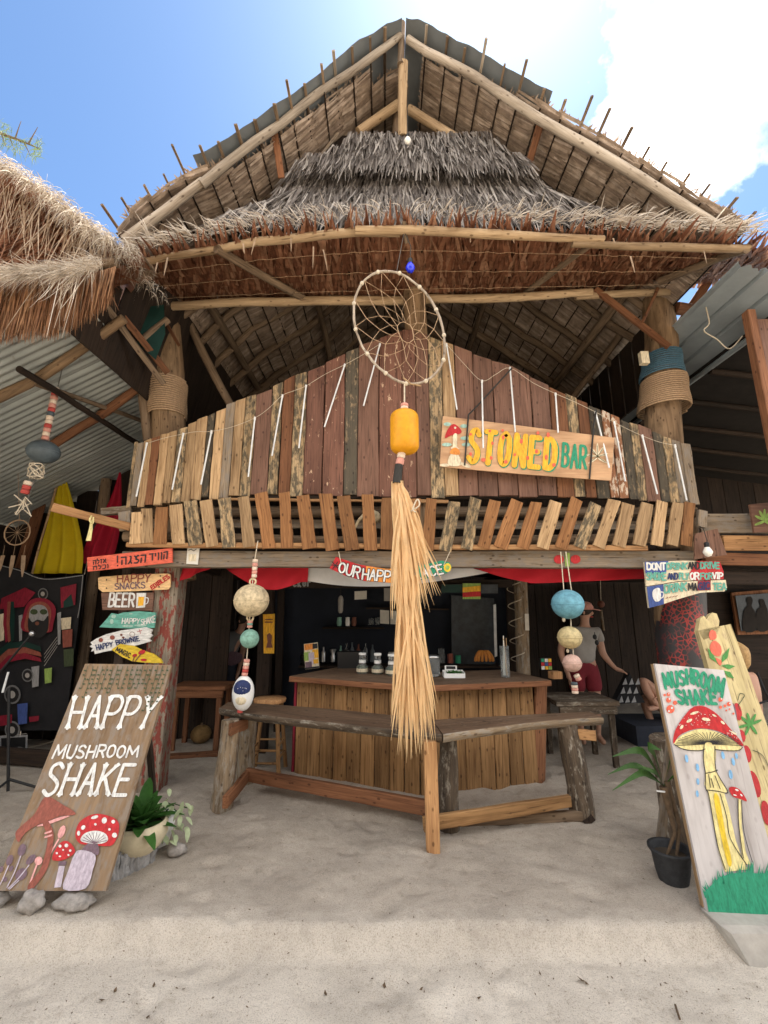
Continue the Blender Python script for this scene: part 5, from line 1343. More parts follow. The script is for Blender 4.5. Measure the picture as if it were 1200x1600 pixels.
t, f, q, n = leaning('mushroom_shake_board', 'tall white board reading MUSHROOM SHAKE with a big red toadstool, right', [(1023, 1037), (1131, 1047), (1232, 1433), (1105, 1427)], 'board_white', .0, 3.22)
for k in (.15, .85):
    a = q[0].lerp(q[1], k) * .75 + q[3].lerp(q[2], k) * .25
    plank('prop', a - n * .05, V((a.x, a.y + .42, -.05)), .06, .06, .03, NF, 'wood_grey', t)
plank('side_batten', q[0] - n * .04 + V((.012, 0, 0)), q[3] - n * .04 + V((.012, 0, .02)), .03, .03, .04, n, 'wood_tan', t)
f.text('MUSH', [(1034, 1053), (1079, 1046), (1080, 1067), (1040, 1076)], .019, 'paint_green', gap=.50, jit=.03)
f.text('ROOM', [(1083, 1047), (1132, 1061), (1127, 1088), (1083, 1068)], .019, 'paint_green', gap=.50, jit=.03)
f.text('SHAKE', [(1054, 1079), (1117, 1080), (1119, 1100), (1061, 1100)], .020, 'paint_green', gap=.50, jit=.03)
f.blob('painted_cap', [(1051, 1158), (1054, 1142), (1064, 1125), (1078, 1108), (1090, 1103), (1103, 1105), (1120, 1116), (1140, 1138), (1160, 1162), (1156, 1165), (1140, 1152), (1120, 1142), (1095, 1138), (1075, 1142), (1060, 1150), (1053, 1161)], 'paint_red', 1, 4)
f.dots('cap_spots', [(1084, 1114, 7, 2, -.3), (1076, 1126, 5, 2.4, -.5), (1102, 1124, 7, 2.5, .2), (1064, 1136, 4, 2.2, -.9), (1115, 1118, 4, 1.4, .5), (1128, 1129, 4, 1.8, .7), (1145, 1145, 6, 1.5, .5)], 'paint_cream', 2)
f.dots('cap_speckle', [(1070 + rnd.uniform(-10, 40), 1112 + rnd.uniform(0, 22), .6) for k in range(40)] + [(1135 + rnd.uniform(0, 20), 1140 + rnd.uniform(0, 14), .7) for k in range(22)], 'paint_white', 2, 6)
f.blob('painted_gills', [(1053, 1162), (1062, 1151), (1078, 1143), (1096, 1139), (1120, 1144), (1140, 1154), (1158, 1168), (1154, 1172), (1135, 1172), (1112, 1170), (1090, 1172), (1068, 1170)], 'paint_paleyellow', 1, 3)
gl = []
for k in range(26):
    a = math.pi * (k + .5) / 26; gl.append([(1106 - 6 * math.cos(a), 1163 - 4 * math.sin(a)), (1106 - 34 * math.cos(a), 1165 - 16 * math.sin(a)), (1106 - 52 * math.cos(a), 1166 - 22 * math.sin(a))])
f.strokes('gill_lines', gl, .0032, 'paint_black', 2, 3)
f.strokes('cap_outline', [[(1053, 1163), (1068, 1171), (1090, 1173), (1101, 1170)], [(1116, 1171), (1136, 1173), (1154, 1172), (1159, 1167)]], .004, 'paint_black', 2, 4)
f.blob('painted_stem', [(1100, 1160), (1113, 1158), (1118, 1175), (1117, 1200), (1124, 1216), (1136, 1236), (1131, 1240), (1138, 1262), (1148, 1310), (1160, 1345), (1168, 1358), (1132, 1362), (1122, 1330), (1111, 1270), (1105, 1238), (1100, 1225), (1102, 1205), (1098, 1180)], 'paint_paleyellow', 1)
f.strokes('stem_outline', [[(1099, 1164), (1098, 1190), (1101, 1208), (1102, 1232), (1106, 1240), (1112, 1275), (1120, 1320), (1132, 1358)], [(1116, 1166), (1117, 1200), (1124, 1216), (1136, 1238), (1121, 1236), (1104, 1234)], [(1124, 1240), (1134, 1275), (1140, 1310), (1165, 1350)], [(1101, 1208), (1112, 1206), (1120, 1203)], [(1110, 1216), (1114, 1230)], [(1106, 1210), (1109, 1230)], [(1116, 1212), (1124, 1232)]], .0045, 'paint_black', 2, 4)
f.blob('stem_shade', [(1114, 1245), (1122, 1245), (1132, 1300), (1142, 1345), (1136, 1350), (1124, 1300)], 'paint_yellow', 2, 3)
f.blob('small_cap', [(1138, 1232), (1144, 1229), (1154, 1233), (1162, 1243), (1166, 1252), (1156, 1248), (1144, 1244)], 'paint_red', 1, 3)
f.dots('cap_spots', [(1150, 1234, 3, 1.4, .4), (1157, 1242, 2.4, 1.2, .8), (1147, 1242, 3, 1, .3)], 'paint_white', 2)
f.blob('small_stem', [(1152, 1248), (1157, 1249), (1158, 1290), (1164, 1330), (1172, 1350), (1160, 1350), (1154, 1300)], 'paint_paleyellow', 1)
f.strokes('stem_outline', [[(1152, 1249), (1153, 1290), (1160, 1340)], [(1157, 1250), (1161, 1300), (1174, 1346)]], .004, 'paint_black', 2, 4)
f.dots('water_drop', [(1072, 1185, 2.6, 6.5, -.15), (1089, 1199, 2.6, 6.5, -.15), (1090, 1221, 2.4, 5.5, -.1), (1089, 1240, 2.2, 5.5, -.1), (1129, 1180, 2.6, 6.5, -.2), (1145, 1190, 2.6, 6.5, -.2), (1150, 1181, 2.2, 5, -.2), (1141, 1210, 3, 7.5, -.15)], 'paint_sky', 1)
f.dots('red_berries', [(1038, 1086, 2), (1044, 1085, 3), (1044, 1094, 4), (1047, 1108, 6.5), (1054, 1098, 3.4), (1125, 1093, 3.6), (1125, 1105, 2.6), (1132, 1103, 2.4), (1138, 1100, 3.4), (1134, 1110, 1.6), (1139, 1108, 1.6), (1145, 1115, 1.8)], 'paint_coral', 1)
f.dots('berry_marks', [(1044, 1084, 1), (1045, 1092, 1.3), (1049, 1106, 2), (1044, 1111, 1.4), (1126, 1092, 1.2), (1139, 1099, 1.2)], 'paint_white', 2, 7)
f.blob('painted_grass', [(1100, 1392), (1112, 1380), (1122, 1370), (1140, 1364), (1160, 1362), (1185, 1364), (1216, 1362), (1232, 1431), (1106, 1426)], 'paint_green', 2)
gb_ = MB()
for k in range(70):
    x = rnd.uniform(1101, 1213); y = interp(x, [(1100, 1394), (1122, 1374), (1150, 1366), (1215, 1364)]) + rnd.uniform(-2, 12)
    L = rnd.uniform(8, 24); dx = (x - 1150) * .12 + rnd.uniform(-4, 4)
    f._blob(gb_, [(x - 1.6, y), (x + 1.6, y), (x + dx, y - L)], 2)
gb_.build('painted_blades', 'paint_green', f.parent, kind='stuff')

# driftwood board behind it
t, f, q, n = leaning('driftwood_board', 'tall yellowed driftwood board painted with red pods and green leaves', [(1091, 985), (1142, 975), (1280, 1360), (1200, 1372)], 'board_drift', .0, 3.75, .04)
pt3 = [PP(x, y, q[3], n) for x, y in ((1091, 985), (1094, 966), (1100, 962), (1104, 968), (1108, 962), (1113, 957), (1120, 959), (1124, 970), (1122, 990), (1100, 1000))]
b = MB(); b.poly(pt3, .038, n); b.build('ragged_top', 'board_drift', t)
f.o = q[3]
f.blob('painted_pod', [(1107, 992), (1110, 985), (1117, 987), (1119, 996), (1114, 1000), (1109, 999)], 'paint_coral', 1, 3)
f.blob('painted_pod', [(1109, 1008), (1115, 1001), (1124, 1007), (1127, 1017), (1124, 1025), (1116, 1024), (1110, 1018)], 'paint_coral', 1, 3)
f.blob('painted_pod', [(1117, 1028), (1127, 1033), (1124, 1040)], 'paint_coral', 1, 3)
f.dots('painted_pod', [(1152, 1112, 6, 14, -.2), (1158, 1150, 6, 10, -.2), (1166, 1178, 7, 14, -.2), (1178, 1225, 8, 22, -.3), (1196, 1270, 7, 20, -.2)], 'paint_red', 1, 14)
f.dots('pod_shadow', [(1146, 1112, 3, 14, -.2), (1160, 1176, 3, 13, -.2), (1170, 1225, 3, 20, -.3)], 'paint_mauve', 2, 12)
f.blob('painted_leaf', [(1120, 1036), (1108, 1028), (1105, 1012), (1114, 1024)], 'paint_leafgreen', 1)
f.blob('painted_leaf', [(1126, 1036), (1128, 1024), (1139, 1012), (1136, 1028)], 'paint_leafgreen', 1)
f.blob('painted_leaf', [(1126, 1040), (1136, 1038), (1148, 1041), (1138, 1046)], 'paint_leafgreen', 1)
f.blob('painted_leaf', [(1130, 1048), (1140, 1050), (1146, 1060), (1136, 1058)], 'paint_leafgreen', 1)
f.dots('painted_leaf', [(1171 + 10 * math.cos(a), 1132 - 9 * math.sin(a), 10, 2.4, -a) for a in (.4, 1.1, 1.8, 2.4, 3.4, 4.3, 5.3)], 'paint_leafgreen', 1)
f.strokes('painted_tendril', [[(1152, 1094), (1155, 1084), (1162, 1086), (1158, 1094), (1153, 1102), (1156, 1110)], [(1175, 1172), (1190, 1180), (1200, 1200)]], .005, 'paint_vine', 1, 4)

# ================================================================== bar counter
ZC = .98
cA, cB, cC = V((-.95, 5.22, 0)), V((.34, 4.62, 0)), V((1.54, 4.94, 0))
ctr = thing('bar_counter', 'angled bar counter faced with upright brown planks and a dark top', 'counter', (.3, 5.1, 0))
for a, c, n_ in ((cA, cB, 9), (cB, cC, 8)):
    d = (c - a) / n_; nn = V((d.y, -d.x, 0)).normalized(); w = d.length
    for i in range(n_):
        m = a + d * (i + .5) + nn * rnd.uniform(0, .006)
        z1 = ZC - .06
        plank('front_plank', m + V((0, 0, -.06)), m + nn * .0 + V((0, 0, z1)), w - .006, w - .006, .022, nn, 'wood_counter', ctr, seg=5)
        b = MB()
        for sx in (0,):
            b.sphere(m + nn * .014 + V((rnd.uniform(-.02, .02), 0, z1 - .06)), .006, 6, 4)
        b.build('nail_head', 'plastic_black', ctr)
bk = [V((-.55, 5.9, 0)), V((.5, 5.4, 0)), V((1.45, 5.65, 0))]
fr = [cA + V((-.07, -.10, 0)), cB + V((.01, -.11, 0)), cC + V((.16, -.10, 0))]
for i in range(2):
    b = MB(); up = V((0, 0, ZC)); b.poly([fr[i] + up, fr[i+1] + up, bk[i+1] + up, bk[i] + up], .05, V((0, 0, 1)))
    d = (fr[i+1] - fr[i]).normalized(); M = frame(fr[i] + up, fr[i+1] + up, V((0, 0, 1)))
    b.build('counter_top', 'wood_seat', ctr, M)
    plank('edge_strip', fr[i] + V((0, -.012, ZC - .03)), fr[i+1] + V((0, -.012, ZC - .03)), .055, .055, .02, V((d.y, -d.x, 0)), 'wood_brown', ctr, seg=6)
plank('side_panel', cC + V((.02, .04, -.05)), cC + V((.10, .02, ZC - .06)), .14, .16, .03, V((.5, -1, 0)), 'wood_brown', ctr)
plank('side_panel', cA + V((-.02, .2, -.05)), cA + V((-.02, .2, ZC - .06)), .4, .4, .03, V((-1, 0, 0)), 'paint_maroon', ctr)
plank('side_panel', cC + V((.06, .3, -.05)), cC + V((.06, .3, ZC - .06)), .5, .5, .03, V((1, 0, 0)), 'wood_brown', ctr)
plank('back_panel', (bk[0] + bk[1]) / 2 + V((0, -.05, -.05)), (bk[0] + bk[1]) / 2 + V((0, -.05, ZC - .06)), 1.1, 1.1, .03, NF, 'wood_dark', ctr)

# things standing on it
def onc(px, py): return G(px, py, ZC)
p = onc(488, 1045); fp = p + V((0, 0, .0))
t = thing('menu_card', 'small upright picture card with orange top on the left of the counter', 'card', tuple(p))
M = Matrix.Translation(p) @ Matrix.Rotation(-.12, 4, 'Y') @ Matrix.Rotation(-.15, 4, 'X')
b = MB(); b.box((0, 0, .15), (.17, .012, .30), None); o = b.build('card', 'paint_cream', t); o.matrix_basis = M; WM[o] = M
cols = ['orange', 'black', 'amber', 'lime', 'lilac', 'amber', 'mauve', 'black']
for k, (x, z, w, h) in enumerate(((-.02, .26, .12, .07), (.05, .26, .06, .06), (.05, .17, .07, .1), (-.05, .15, .08, .1), (.0, .12, .07, .14), (.05, .08, .06, .05), (-.04, .05, .08, .07), (0, .012, .17, .02))):
    b = MB(); b.box((x, -.0075 - .0012 * k, z), (w, .002, h)); o = b.build('printed_field', 'paint_' + cols[k], t); o.matrix_basis = M; WM[o] = M
p = onc(545, 1047)
t = thing('black_box', 'low black box standing behind the glass jars on the counter', 'box', tuple(p + V((0, .18, 0))))
b = MB(); b.box(p + V((0, .25, .09)), (.30, .2, .18)); b.build('body', 'plastic_black', t); b = MB(); b.box(p + V((0, .25, .185)), (.31, .21, .012)); b.build('lid', 'plastic_black', t)
for k, (px, py) in enumerate(((566, 1052), (590, 1053), (612, 1055))):
    p = onc(px, py); t = thing('glass_jar', ['leftmost of three lidded glass jars on the counter', 'middle one of three lidded glass jars on the counter', 'third lidded glass jar, beside the palm tassel'][k], 'jar', tuple(p), 'lidded jars on the counter')
    b = MB(); b.lathe([(.058, .0), (.066, .03), (.066, .075), (.04, .10), (.036, .16), (.036, .20)], 18, p); b.build('body', 'glass', t)
    b = MB(); b.lathe([(.042, .20), (.042, .222), (.03, .224)], 16, p); b.build('lid', 'plastic_white', t)
    b = MB(); b.lathe([(.0395, .115), (.0395, .145)], 16, p); b.build('band', 'plastic_white', t)
    b = MB(); b.lathe([(.0675, .02), (.0675, .055)], 18, p); b.build('label', 'paint_cream', t)
    b = MB(); b.lathe([(.05, .004), (.056, .06), (.03, .09)], 14, p); b.build('contents', 'paint_vine', t)
p = onc(677, 1056); t = thing('storage_jar', 'big clip top glass jar behind the palm tassel on the counter', 'jar', tuple(p))
b = MB(); b.lathe([(.07, 0), (.075, .02), (.075, .17), (.06, .19)], 18, p); b.build('body', 'glass', t)
b = MB(); b.lathe([(.07, .192), (.072, .21), (.05, .215)], 18, p); b.build('lid', 'steel', t)
p = onc(709, 1058); t = thing('plastic_tray', 'white plastic tray with green leaf filling on the counter', 'tray', tuple(p))
b = MB()
for c, s_ in (((0, 0, .006), (.22, .14, .012)), ((-.107, 0, .03), (.008, .14, .05)), ((.107, 0, .03), (.008, .14, .05)), ((0, -.067, .025), (.22, .008, .04)), ((0, .067, .035), (.22, .008, .06)), ((-.02, .06, .085), (.13, .01, .05))): b.box(p + V(c), s_)
b.build('body', 'plastic_white', t)
b = MB()
for k in range(160):
    b.leaf(p + V((rnd.uniform(-.06, .09), rnd.uniform(-.05, .05), .03 + rnd.uniform(0, .02))), V((rnd.uniform(-1, 1), rnd.uniform(-1, 1), rnd.uniform(0, 1))).normalized(), .03, .012, V((rnd.uniform(-1, 1), rnd.uniform(-1, 1), .3)).normalized(), 0)
b.build('green_filling', 'leaf_green', t, kind='stuff')
b = MB(); b.box(p + V((-.02, .054, .09)), (.10, .003, .03)); b.build('printed_tag', 'paint_black', t)
p = onc(790, 1058); t = thing('tall_glass', 'tall straight glass filled with wooden sticks on the counter', 'glass', tuple(p))
b = MB(); b.lathe([(.045, 0), (.047, .01), (.05, .32), (.047, .32), (.043, .012)], 16, p); b.build('body', 'glass', t)
for k in range(7):
    q = p + V((rnd.uniform(-.025, .025), rnd.uniform(-.025, .025), .02)); cord('stick', [q, q + V((rnd.uniform(-.02, .02), rnd.uniform(-.02, .02), rnd.uniform(.3, .44)))], .006, 'wood_tan' if k % 2 else 'paper', t)
p = onc(853, 1046); t = thing('puzzle_cube', 'small multicoloured puzzle cube near the right end of the counter', 'toy', tuple(p))
b = MB(); b.box(p + V((0, 0, .065)), (.13, .06, .13)); b.build('body', 'plastic_black', t)
cc = ['white', 'red', 'green', 'amber', 'blue', 'white', 'lime', 'red', 'amber']
for i in range(3):
    for j in range(3):
        b = MB(); b.box(p + V((-.043 + .043 * i, -.032, .022 + .043 * j)), (.037, .004, .037)); b.build('tile', 'paint_' + cc[i * 3 + j], t)
p = onc(868, 1060); b = MB(); b.box(p + V((0, 0, .035)), (.11, .09, .07), Matrix.Rotation(.2, 3, 'Z')); b.build('wood_block', 'wood_orange', label='small orange wood block on the right corner of the counter', cat='block')
p = P(755, 1032, 6.4); t = thing('fruit_bunch', 'bunch of orange bananas on the dark shelf behind the counter', 'fruit', tuple(p))
for k in range(6):
    a = -1.0 + k * .4; q = p + V((0, 0, .10))
    b = MB(); b.tube(catmull([q, q + V((math.sin(a) * .07, -.05, .02)), q + V((math.sin(a) * .13, -.07, -.05)), q + V((math.sin(a) * .14, -.06, -.11))], 4), [.008] + [.02] * 11 + [.006], 7); b.build('banana', 'fruit_orange', t)

# ================================================================== the V shaped bar bench in front
ZT = .77
def T(px, py): return G(px, py, ZT)
ben = thing('plank_bench', 'bent high bench of thick live edge planks on log legs before the counter', 'bench', tuple(G(640, 1290)))
def slab(front, back, name, mat, edge):
    fr_ = catmull([T(x, y) for x, y in front], 6); bk_ = catmull([T(x, y) for x, y in back], 6); n = min(len(fr_), len(bk_))
    fr_ = [p + V((0, .012 * mnoise.noise(p * 7), 0)) for p in fr_[:n]]; bk_ = bk_[:n]; b = MB(); b2 = MB(); th = .065
    dn = V((0, 0, -th))
    vs = fr_ + bk_ + [p + dn + V((0, .03, 0)) for p in fr_] + [p + dn for p in bk_]
    fs = []
    for i in range(n - 1): fs += [(i, i+1, n+i+1, n+i), (2*n+i, 3*n+i, 3*n+i+1, 2*n+i+1), (n+i, n+i+1, 3*n+i+1, 3*n+i)]
    fs += [(0, n, 3*n, 2*n), (n-1, 3*n-1+0, 4*n-1, 2*n-1)]
    fs[-1] = (n-1, 3*n-1, 4*n-1, 2*n-1)
    b.add(vs, fs); M = frame(fr_[0], fr_[-1], V((0, 0, 1))); b.build(name, mat, ben, M)
    v2 = []
    for i, p in enumerate(fr_):
        k = mnoise.noise(p * 9) * .006
        v2 += [p + V((0, -.001, .001)), p + V((0, -.014 + k, -.012)), p + V((0, -.006 + k, -.04)), p + V((0, .028, -th - .002))]
    b2.add(v2, [(4*i+j, 4*i+4+j, 4*i+5+j, 4*i+1+j) for i in range(n-1) for j in range(3)], True); b2.build('live_edge', edge, ben, M)
slab([(343, 1106), (400, 1116), (533, 1131), (690, 1147)], [(357, 1097), (430, 1101), (540, 1110), (674, 1124)], 'seat', 'wood_seat', 'wood_bark')
slab([(692, 1147), (760, 1138), (850, 1127), (942, 1121)], [(676, 1125), (740, 1121), (855, 1115), (922, 1112)], 'seat', 'wood_seat', 'wood_log')
gz = lambda px, py: G(px, py)
a = gz(345, 1262); pole('leg', [a + V((0, 0, -.1)), a + V((.02, 0, .4)), V((a.x + .02, a.y + .02, ZT - .06))], [.095, .085, .08], 'wood_log', ben, n=10, wob=.03)
a = gz(383, 1222); pole('leg', [a + V((0, 0, -.1)), V((a.x, a.y, ZT - .06))], [.09, .08], 'wood_log', ben, n=10, wob=.03)
a = gz(677, 1326); plank('leg', a + V((0, 0, -.1)), V((a.x - .01, a.y, ZT - .05)), .095, .095, .075, NF, 'wood_orange', ben)
a = gz(702, 1294); pole('leg', [a + V((0, 0, -.1)), a + V((.01, 0, .35)), V((a.x, a.y, ZT - .06))], [.085, .085, .075], 'wood_bark', ben, n=10, wob=.04)
a = gz(908, 1276); pole('leg', [a + V((0, 0, -.1)), a + V((-.02, 0, .35)), V((a.x - .05, a.y, ZT - .06))], [.10, .095, .085], 'wood_bark', ben, n=10, wob=.04)
plank('stretcher', G(352, 1254, .12), G(386, 1212, .14), .10, .10, .05, V((-1, -.3, 0)), 'wood_brown', ben)
plank('stretcher', G(386, 1210, .15), G(668, 1262, .13), .11, .11, .05, NF, 'wood_brown', ben, seg=8)
plank('stretcher', G(662, 1288, .10), G(890, 1251, .16), .10, .09, .045, NF, 'wood_counter', ben, seg=8)
plank('stretcher', G(716, 1284, .02), G(925, 1273, .04), .07, .08, .05, NF, 'wood_poledark', ben, seg=8)
plank('cross_rail', G(360, 1140, ZT - .12), G(385, 1130, ZT - .12), .10, .10, .04, NF, 'wood_brown', ben)
plank('cross_rail', V((a.x - .02, a.y + .02, ZT - .13)), G(931, 1150, ZT - .13), .08, .08, .05, NF, 'wood_orange', ben)
a = G(728, 1288); b = MB(); b.box(a + V((0, 0, .02)), (.10, .03, .05), Matrix.Rotation(.5, 3, 'Y')); b.build('offcut', 'wood_grey', label='small wood offcut on the sand beside the corner leg of the bench', cat='offcut')
a = G(920, 1285); b = MB(); b.box(a + V((0, 0, .015)), (.09, .04, .04), Matrix.Rotation(-.6, 3, 'Y')); b.build('offcut', 'wood_dark', label='dark wedge shaped offcut at the right leg of the bench', cat='offcut')

# --- stool, table and stump further in
a = G(405, 1222); st = thing('bar_stool', 'round topped wooden bar stool behind the left end of the bench', 'stool', (a.x, a.y + .25, 0))
c0 = V((a.x, a.y + .28, 0)); b = MB(); b.lathe([(.17, .70), (.175, .72), (.17, .74), (.001, .742)], 20, c0); b.build('seat', 'wood_orange', st)
lg = []
for sx in (-1, 1):
    for sy in (-1, 1):
        p0, p1 = c0 + V((sx * .17, sy * .17, -.03)), c0 + V((sx * .10, sy * .10, .70)); lg.append((p0, p1)); pole('leg', [p0, p1], .022, 'wood_counter', st, wob=.002)
for z in (.22, .38):
    for i, j in ((0, 1), (1, 3), (3, 2), (2, 0)):
        q0 = lg[i][0].lerp(lg[i][1], z + .05 * (i % 2)); q1 = lg[j][0].lerp(lg[j][1], z + .05 * (i % 2)); pole('rung', [q0, q1], .012, 'wood_counter', st, wob=.0)
def simple_table(name, label, px0, px1, py, Y, z, mat, legs=True, depth=.45):
    A, B = P(px0, py, Y), P(px1, py, Y); A.z = B.z = z
    t = thing(name, label, 'table', ((A.x + B.x) / 2, Y, 0))
    for i in range(3): plank('top_plank', A + V((0, depth * (i + .5) / 3, 0)), B + V((0, depth * (i + .5) / 3, 0)), depth / 3 - .01, depth / 3 - .01, .05, V((0, 0, 1)), mat, t)
    plank('apron', A + V((.03, .02, -.07)), B + V((-.03, .02, -.07)), .08, .08, .025, NF, mat, t)
    for x in (A.x + .08, B.x - .08):
        for y in (Y + .05, Y + depth - .05): plank('leg', V((x, y, -.05)), V((x, y, z - .03)), .06, .06, .05, NF, mat, t)
    return t
simple_table('low_table', 'low brown plank table in the shade left of the counter', 262, 350, 1100, 5.9, .72, 'wood_brown')
simple_table('corner_table', 'rough dark table with thick top behind the right bench end', 870, 968, 1098, 5.3, .66, 'wood_bark', depth=.6)
p = G(308, 1165); t = thing('coconut', 'round brown coconut lying under the low table', 'coconut', tuple(p)); b = MB(); b.sphere(p + V((0, .1, .11)), .13, 14, 8, (1, 1, .85)); b.build('husk', 'coconut_husk', t); b = MB(); b.lathe([(.02, 0), (.012, .03), (.001, .035)], 8, p + V((0, .1, .215))); b.build('stalk', 'palm_bark', t)
plank('floor_plank', G(262, 1182, .02), G(345, 1177, .02), .12, .12, .04, V((0, 0, 1)), 'wood_brown', None, label='plank lying on the sand under the low table', cat='plank')

# ================================================================== cloth under the beam
def drape(name, pts_top, sag, mat, label, cat, Y, folds=5, h=.12, amp=.03):
    b = MB(); n = 40; rows = 6; vs = []
    for j in range(rows + 1):
        for i in range(n + 1):
            s = i / n; px = lerp(pts_top[0][0], pts_top[1][0], s); py = lerp(pts_top[0][1], pts_top[1][1], s)
            dz = sag(s) * j / rows
            q = P(px, py, Y); vs.append(q + V((0, amp * math.sin(s * folds * 6.28 + j * .5) * j / rows - .02 * j / rows, -dz)))
    b.add(vs, [(j*(n+1)+i, j*(n+1)+i+1, (j+1)*(n+1)+i+1, (j+1)*(n+1)+i) for j in range(rows) for i in range(n)], True)
    return b.build(name, mat, label=label, cat=cat)
par = lambda a, c: (lambda s: a + c * 4 * s * (1 - s))
drape('hanging_cloth', [(276, 880), (335, 880)], lambda s: .18 * (1 - s) + .04, 'cloth_red', 'short red cloth hanging beside the left pillar', 'cloth', 4.78, 2)
drape('hanging_cloth', [(350, 880), (482, 880)], lambda s: .03 + .25 * math.sin(min(1, s * 1.1) * 2.4), 'cloth_red', 'red cloth swag left of the white one under the beam', 'cloth', 4.79, 3)
drape('hanging_cloth', [(440, 878), (770, 878)], lambda s: .10 + .19 * math.sin(math.pi * min(1, s * .9 + .08)) * (1 - .3 * s), 'cloth_white', 'greyish white cloth swag in the middle under the beam', 'cloth', 4.84, 3, amp=.02)
drape('hanging_cloth', [(730, 879), (1020, 880)], lambda s: .05 + .20 * min(1, s * 3) * (1 - .45 * s), 'cloth_red', 'long red cloth swag under the right half of the beam', 'cloth', 4.78, 4)

def flag(name, outline, Y, mat, label, cat, folds=3, amp=.05):
    """cloth hanging from a point: outline = list of (left px, right px, py) from top to bottom"""
    b = MB(); n = 24; vs = []; rows = catmull([V(r) for r in outline], 4)
    for j, r in enumerate(rows):
        for i in range(n + 1):
            s = i / n; px = lerp(r.x, r.y, s); q = P(px, r.z, Y)
            vs.append(q + V((0, amp * math.sin(s * folds * 6.28) * min(1, (r.y - r.x) / 40), 0)))
    m_ = len(rows)
    b.add(vs, [(j*(n+1)+i, j*(n+1)+i+1, (j+1)*(n+1)+i+1, (j+1)*(n+1)+i) for j in range(m_-1) for i in range(n)], True)
    return b.build(name, mat, label=label, cat=cat)
flag('yellow_cloth', [(93, 98, 733), (86, 110, 770), (75, 122, 815), (62, 130, 860), (52, 128, 896)], 6.0, 'cloth_yellow', 'yellow cloth hanging by one corner in the shed', 'cloth')
flag('crimson_cloth', [(186, 189, 738), (172, 190, 780), (150, 188, 820), (132, 182, 855), (130, 172, 880)], 6.1, 'cloth_crimson', 'dark crimson cloth hanging beside the yellow one in the shed', 'cloth', 2)
pole('cloth_pole', [P(50, 898, 5.98), P(95, 735, 5.98)], .014, 'wood_tan', None, label='thin stick along the edge of the yellow cloth', cat='stick')
for k, (x0, x1, y0, y1, m_, lb) in enumerate(((690, 722, 913, 926, 'tarp_green', 'green pennant strip right of the palm tassel above the bar'), (723, 751, 911, 936, 'paint_lime', 'small green, yellow and red flag above the bar'), (752, 778, 913, 927, 'photo_dark', 'small dark picture flag at the right of the pennants above the bar'))):
    t = thing('pennant', lb, 'flag', tuple(P((x0 + x1) / 2, y1, 5.5)))
    b = MB(); b.poly([P(x0, y0, 5.5), P(x1, y0, 5.5), P(x1, y1, 5.5), P(x0, y1, 5.5)], .004, NF); b.build('cloth', m_, t)
    if k == 1:
        for q, c in ((918, 'amber'), (926, 'red')):
            b = MB(); b.poly([P(x0, q, 5.494), P(x1, q - 3, 5.494), P(x1, q + 6, 5.494), P(x0, q + 7, 5.494)], .002, NF); b.build('stripe', 'paint_' + c, t)
    cord('string', [P(x0, y0, 5.5), P(x1, y0, 5.5)], .004, 'rope_black', t)

# ================================================================== tapestry and stage gear in the shed
tp = thing('tapestry', 'dark printed tapestry with a bearded head in a striped hood and speakers', 'tapestry', tuple(P(60, 1150, 5.7)))
b = MB(); top = catmull([P(-40, 878, 5.7), P(30, 888, 5.7), P(70, 903, 5.7), P(132, 897, 5.7)], 6); n = len(top)
vs = [p for p in top] + [V((p.x - .0, 5.74, .28)) for p in top]
b.add(vs, [(i, i+1, n+i+1, n+i) for i in range(n-1)]); b.build('cloth', 'cloth_black', tp)
f = Face(V((0, 5.68, 0)), NF, tp); f.base = .004
f.strokes('white_border', [[(-10, 881), (30, 891), (70, 905), (130, 899)], [(130, 899), (126, 940), (122, 965)]], .010, 'paint_grey', 1, 5)
f.blob('red_field', [(3, 935), (40, 918), (56, 926), (38, 948), (0, 952)], 'paint_maroon', 1); f.blob('red_field', [(95, 918), (120, 912), (118, 945), (96, 950)], 'paint_maroon', 1)
f.blob('green_field', [(100, 940), (112, 928), (116, 946), (100, 950)], 'tarp_green', 2)
f.blob('striped_hood', [(36, 985), (38, 958), (46, 940), (62, 934), (78, 938), (88, 952), (84, 975), (78, 988)], 'paint_maroon', 2, 4)
f.blob('striped_hood', [(41, 985), (43, 960), (49, 946), (62, 940), (74, 943), (81, 955), (78, 978), (74, 988)], 'paint_rust', 3, 4)
f.blob('painted_face', [(47, 968), (49, 952), (60, 945), (72, 948), (77, 960), (74, 975), (68, 985), (60, 990), (52, 984)], 'paint_grey', 4, 4)
f.blob('painted_beard', [(46, 965), (52, 972), (60, 968), (70, 970), (77, 962), (76, 985), (66, 996), (54, 994), (46, 984)], 'plastic_black', 5, 3)
f.dots('painted_glasses', [(55, 956, 6, 4.4), (70, 956, 6, 4.4)], 'paint_vine', 6)
f.dots('painted_mouth', [(60, 974, 3.5, 3)], 'paint_brown', 6)
for k, c in enumerate(('tarp_green', 'paint_rust', 'paint_maroon')): f.blob('striped_shoulder', [(0, 1014 + 12 * k), (14, 1004 + 10 * k), (40, 1002 + 9 * k), (64, 1010 + 9 * k), (66, 1018 + 8 * k), (40, 1011 + 9 * k), (16, 1014 + 10 * k), (0, 1026 + 12 * k)], c, 2)
for k, c in enumerate(('paint_maroon', 'paint_rust', 'tarp_green')): f.blob('striped_flag', [(8 + 5 * k, 940), (13 + 5 * k, 940), (16 + 4 * k, 965), (15 + 4 * k, 1000), (10 + 4 * k, 1004), (6 + 5 * k, 975)], c, 2)
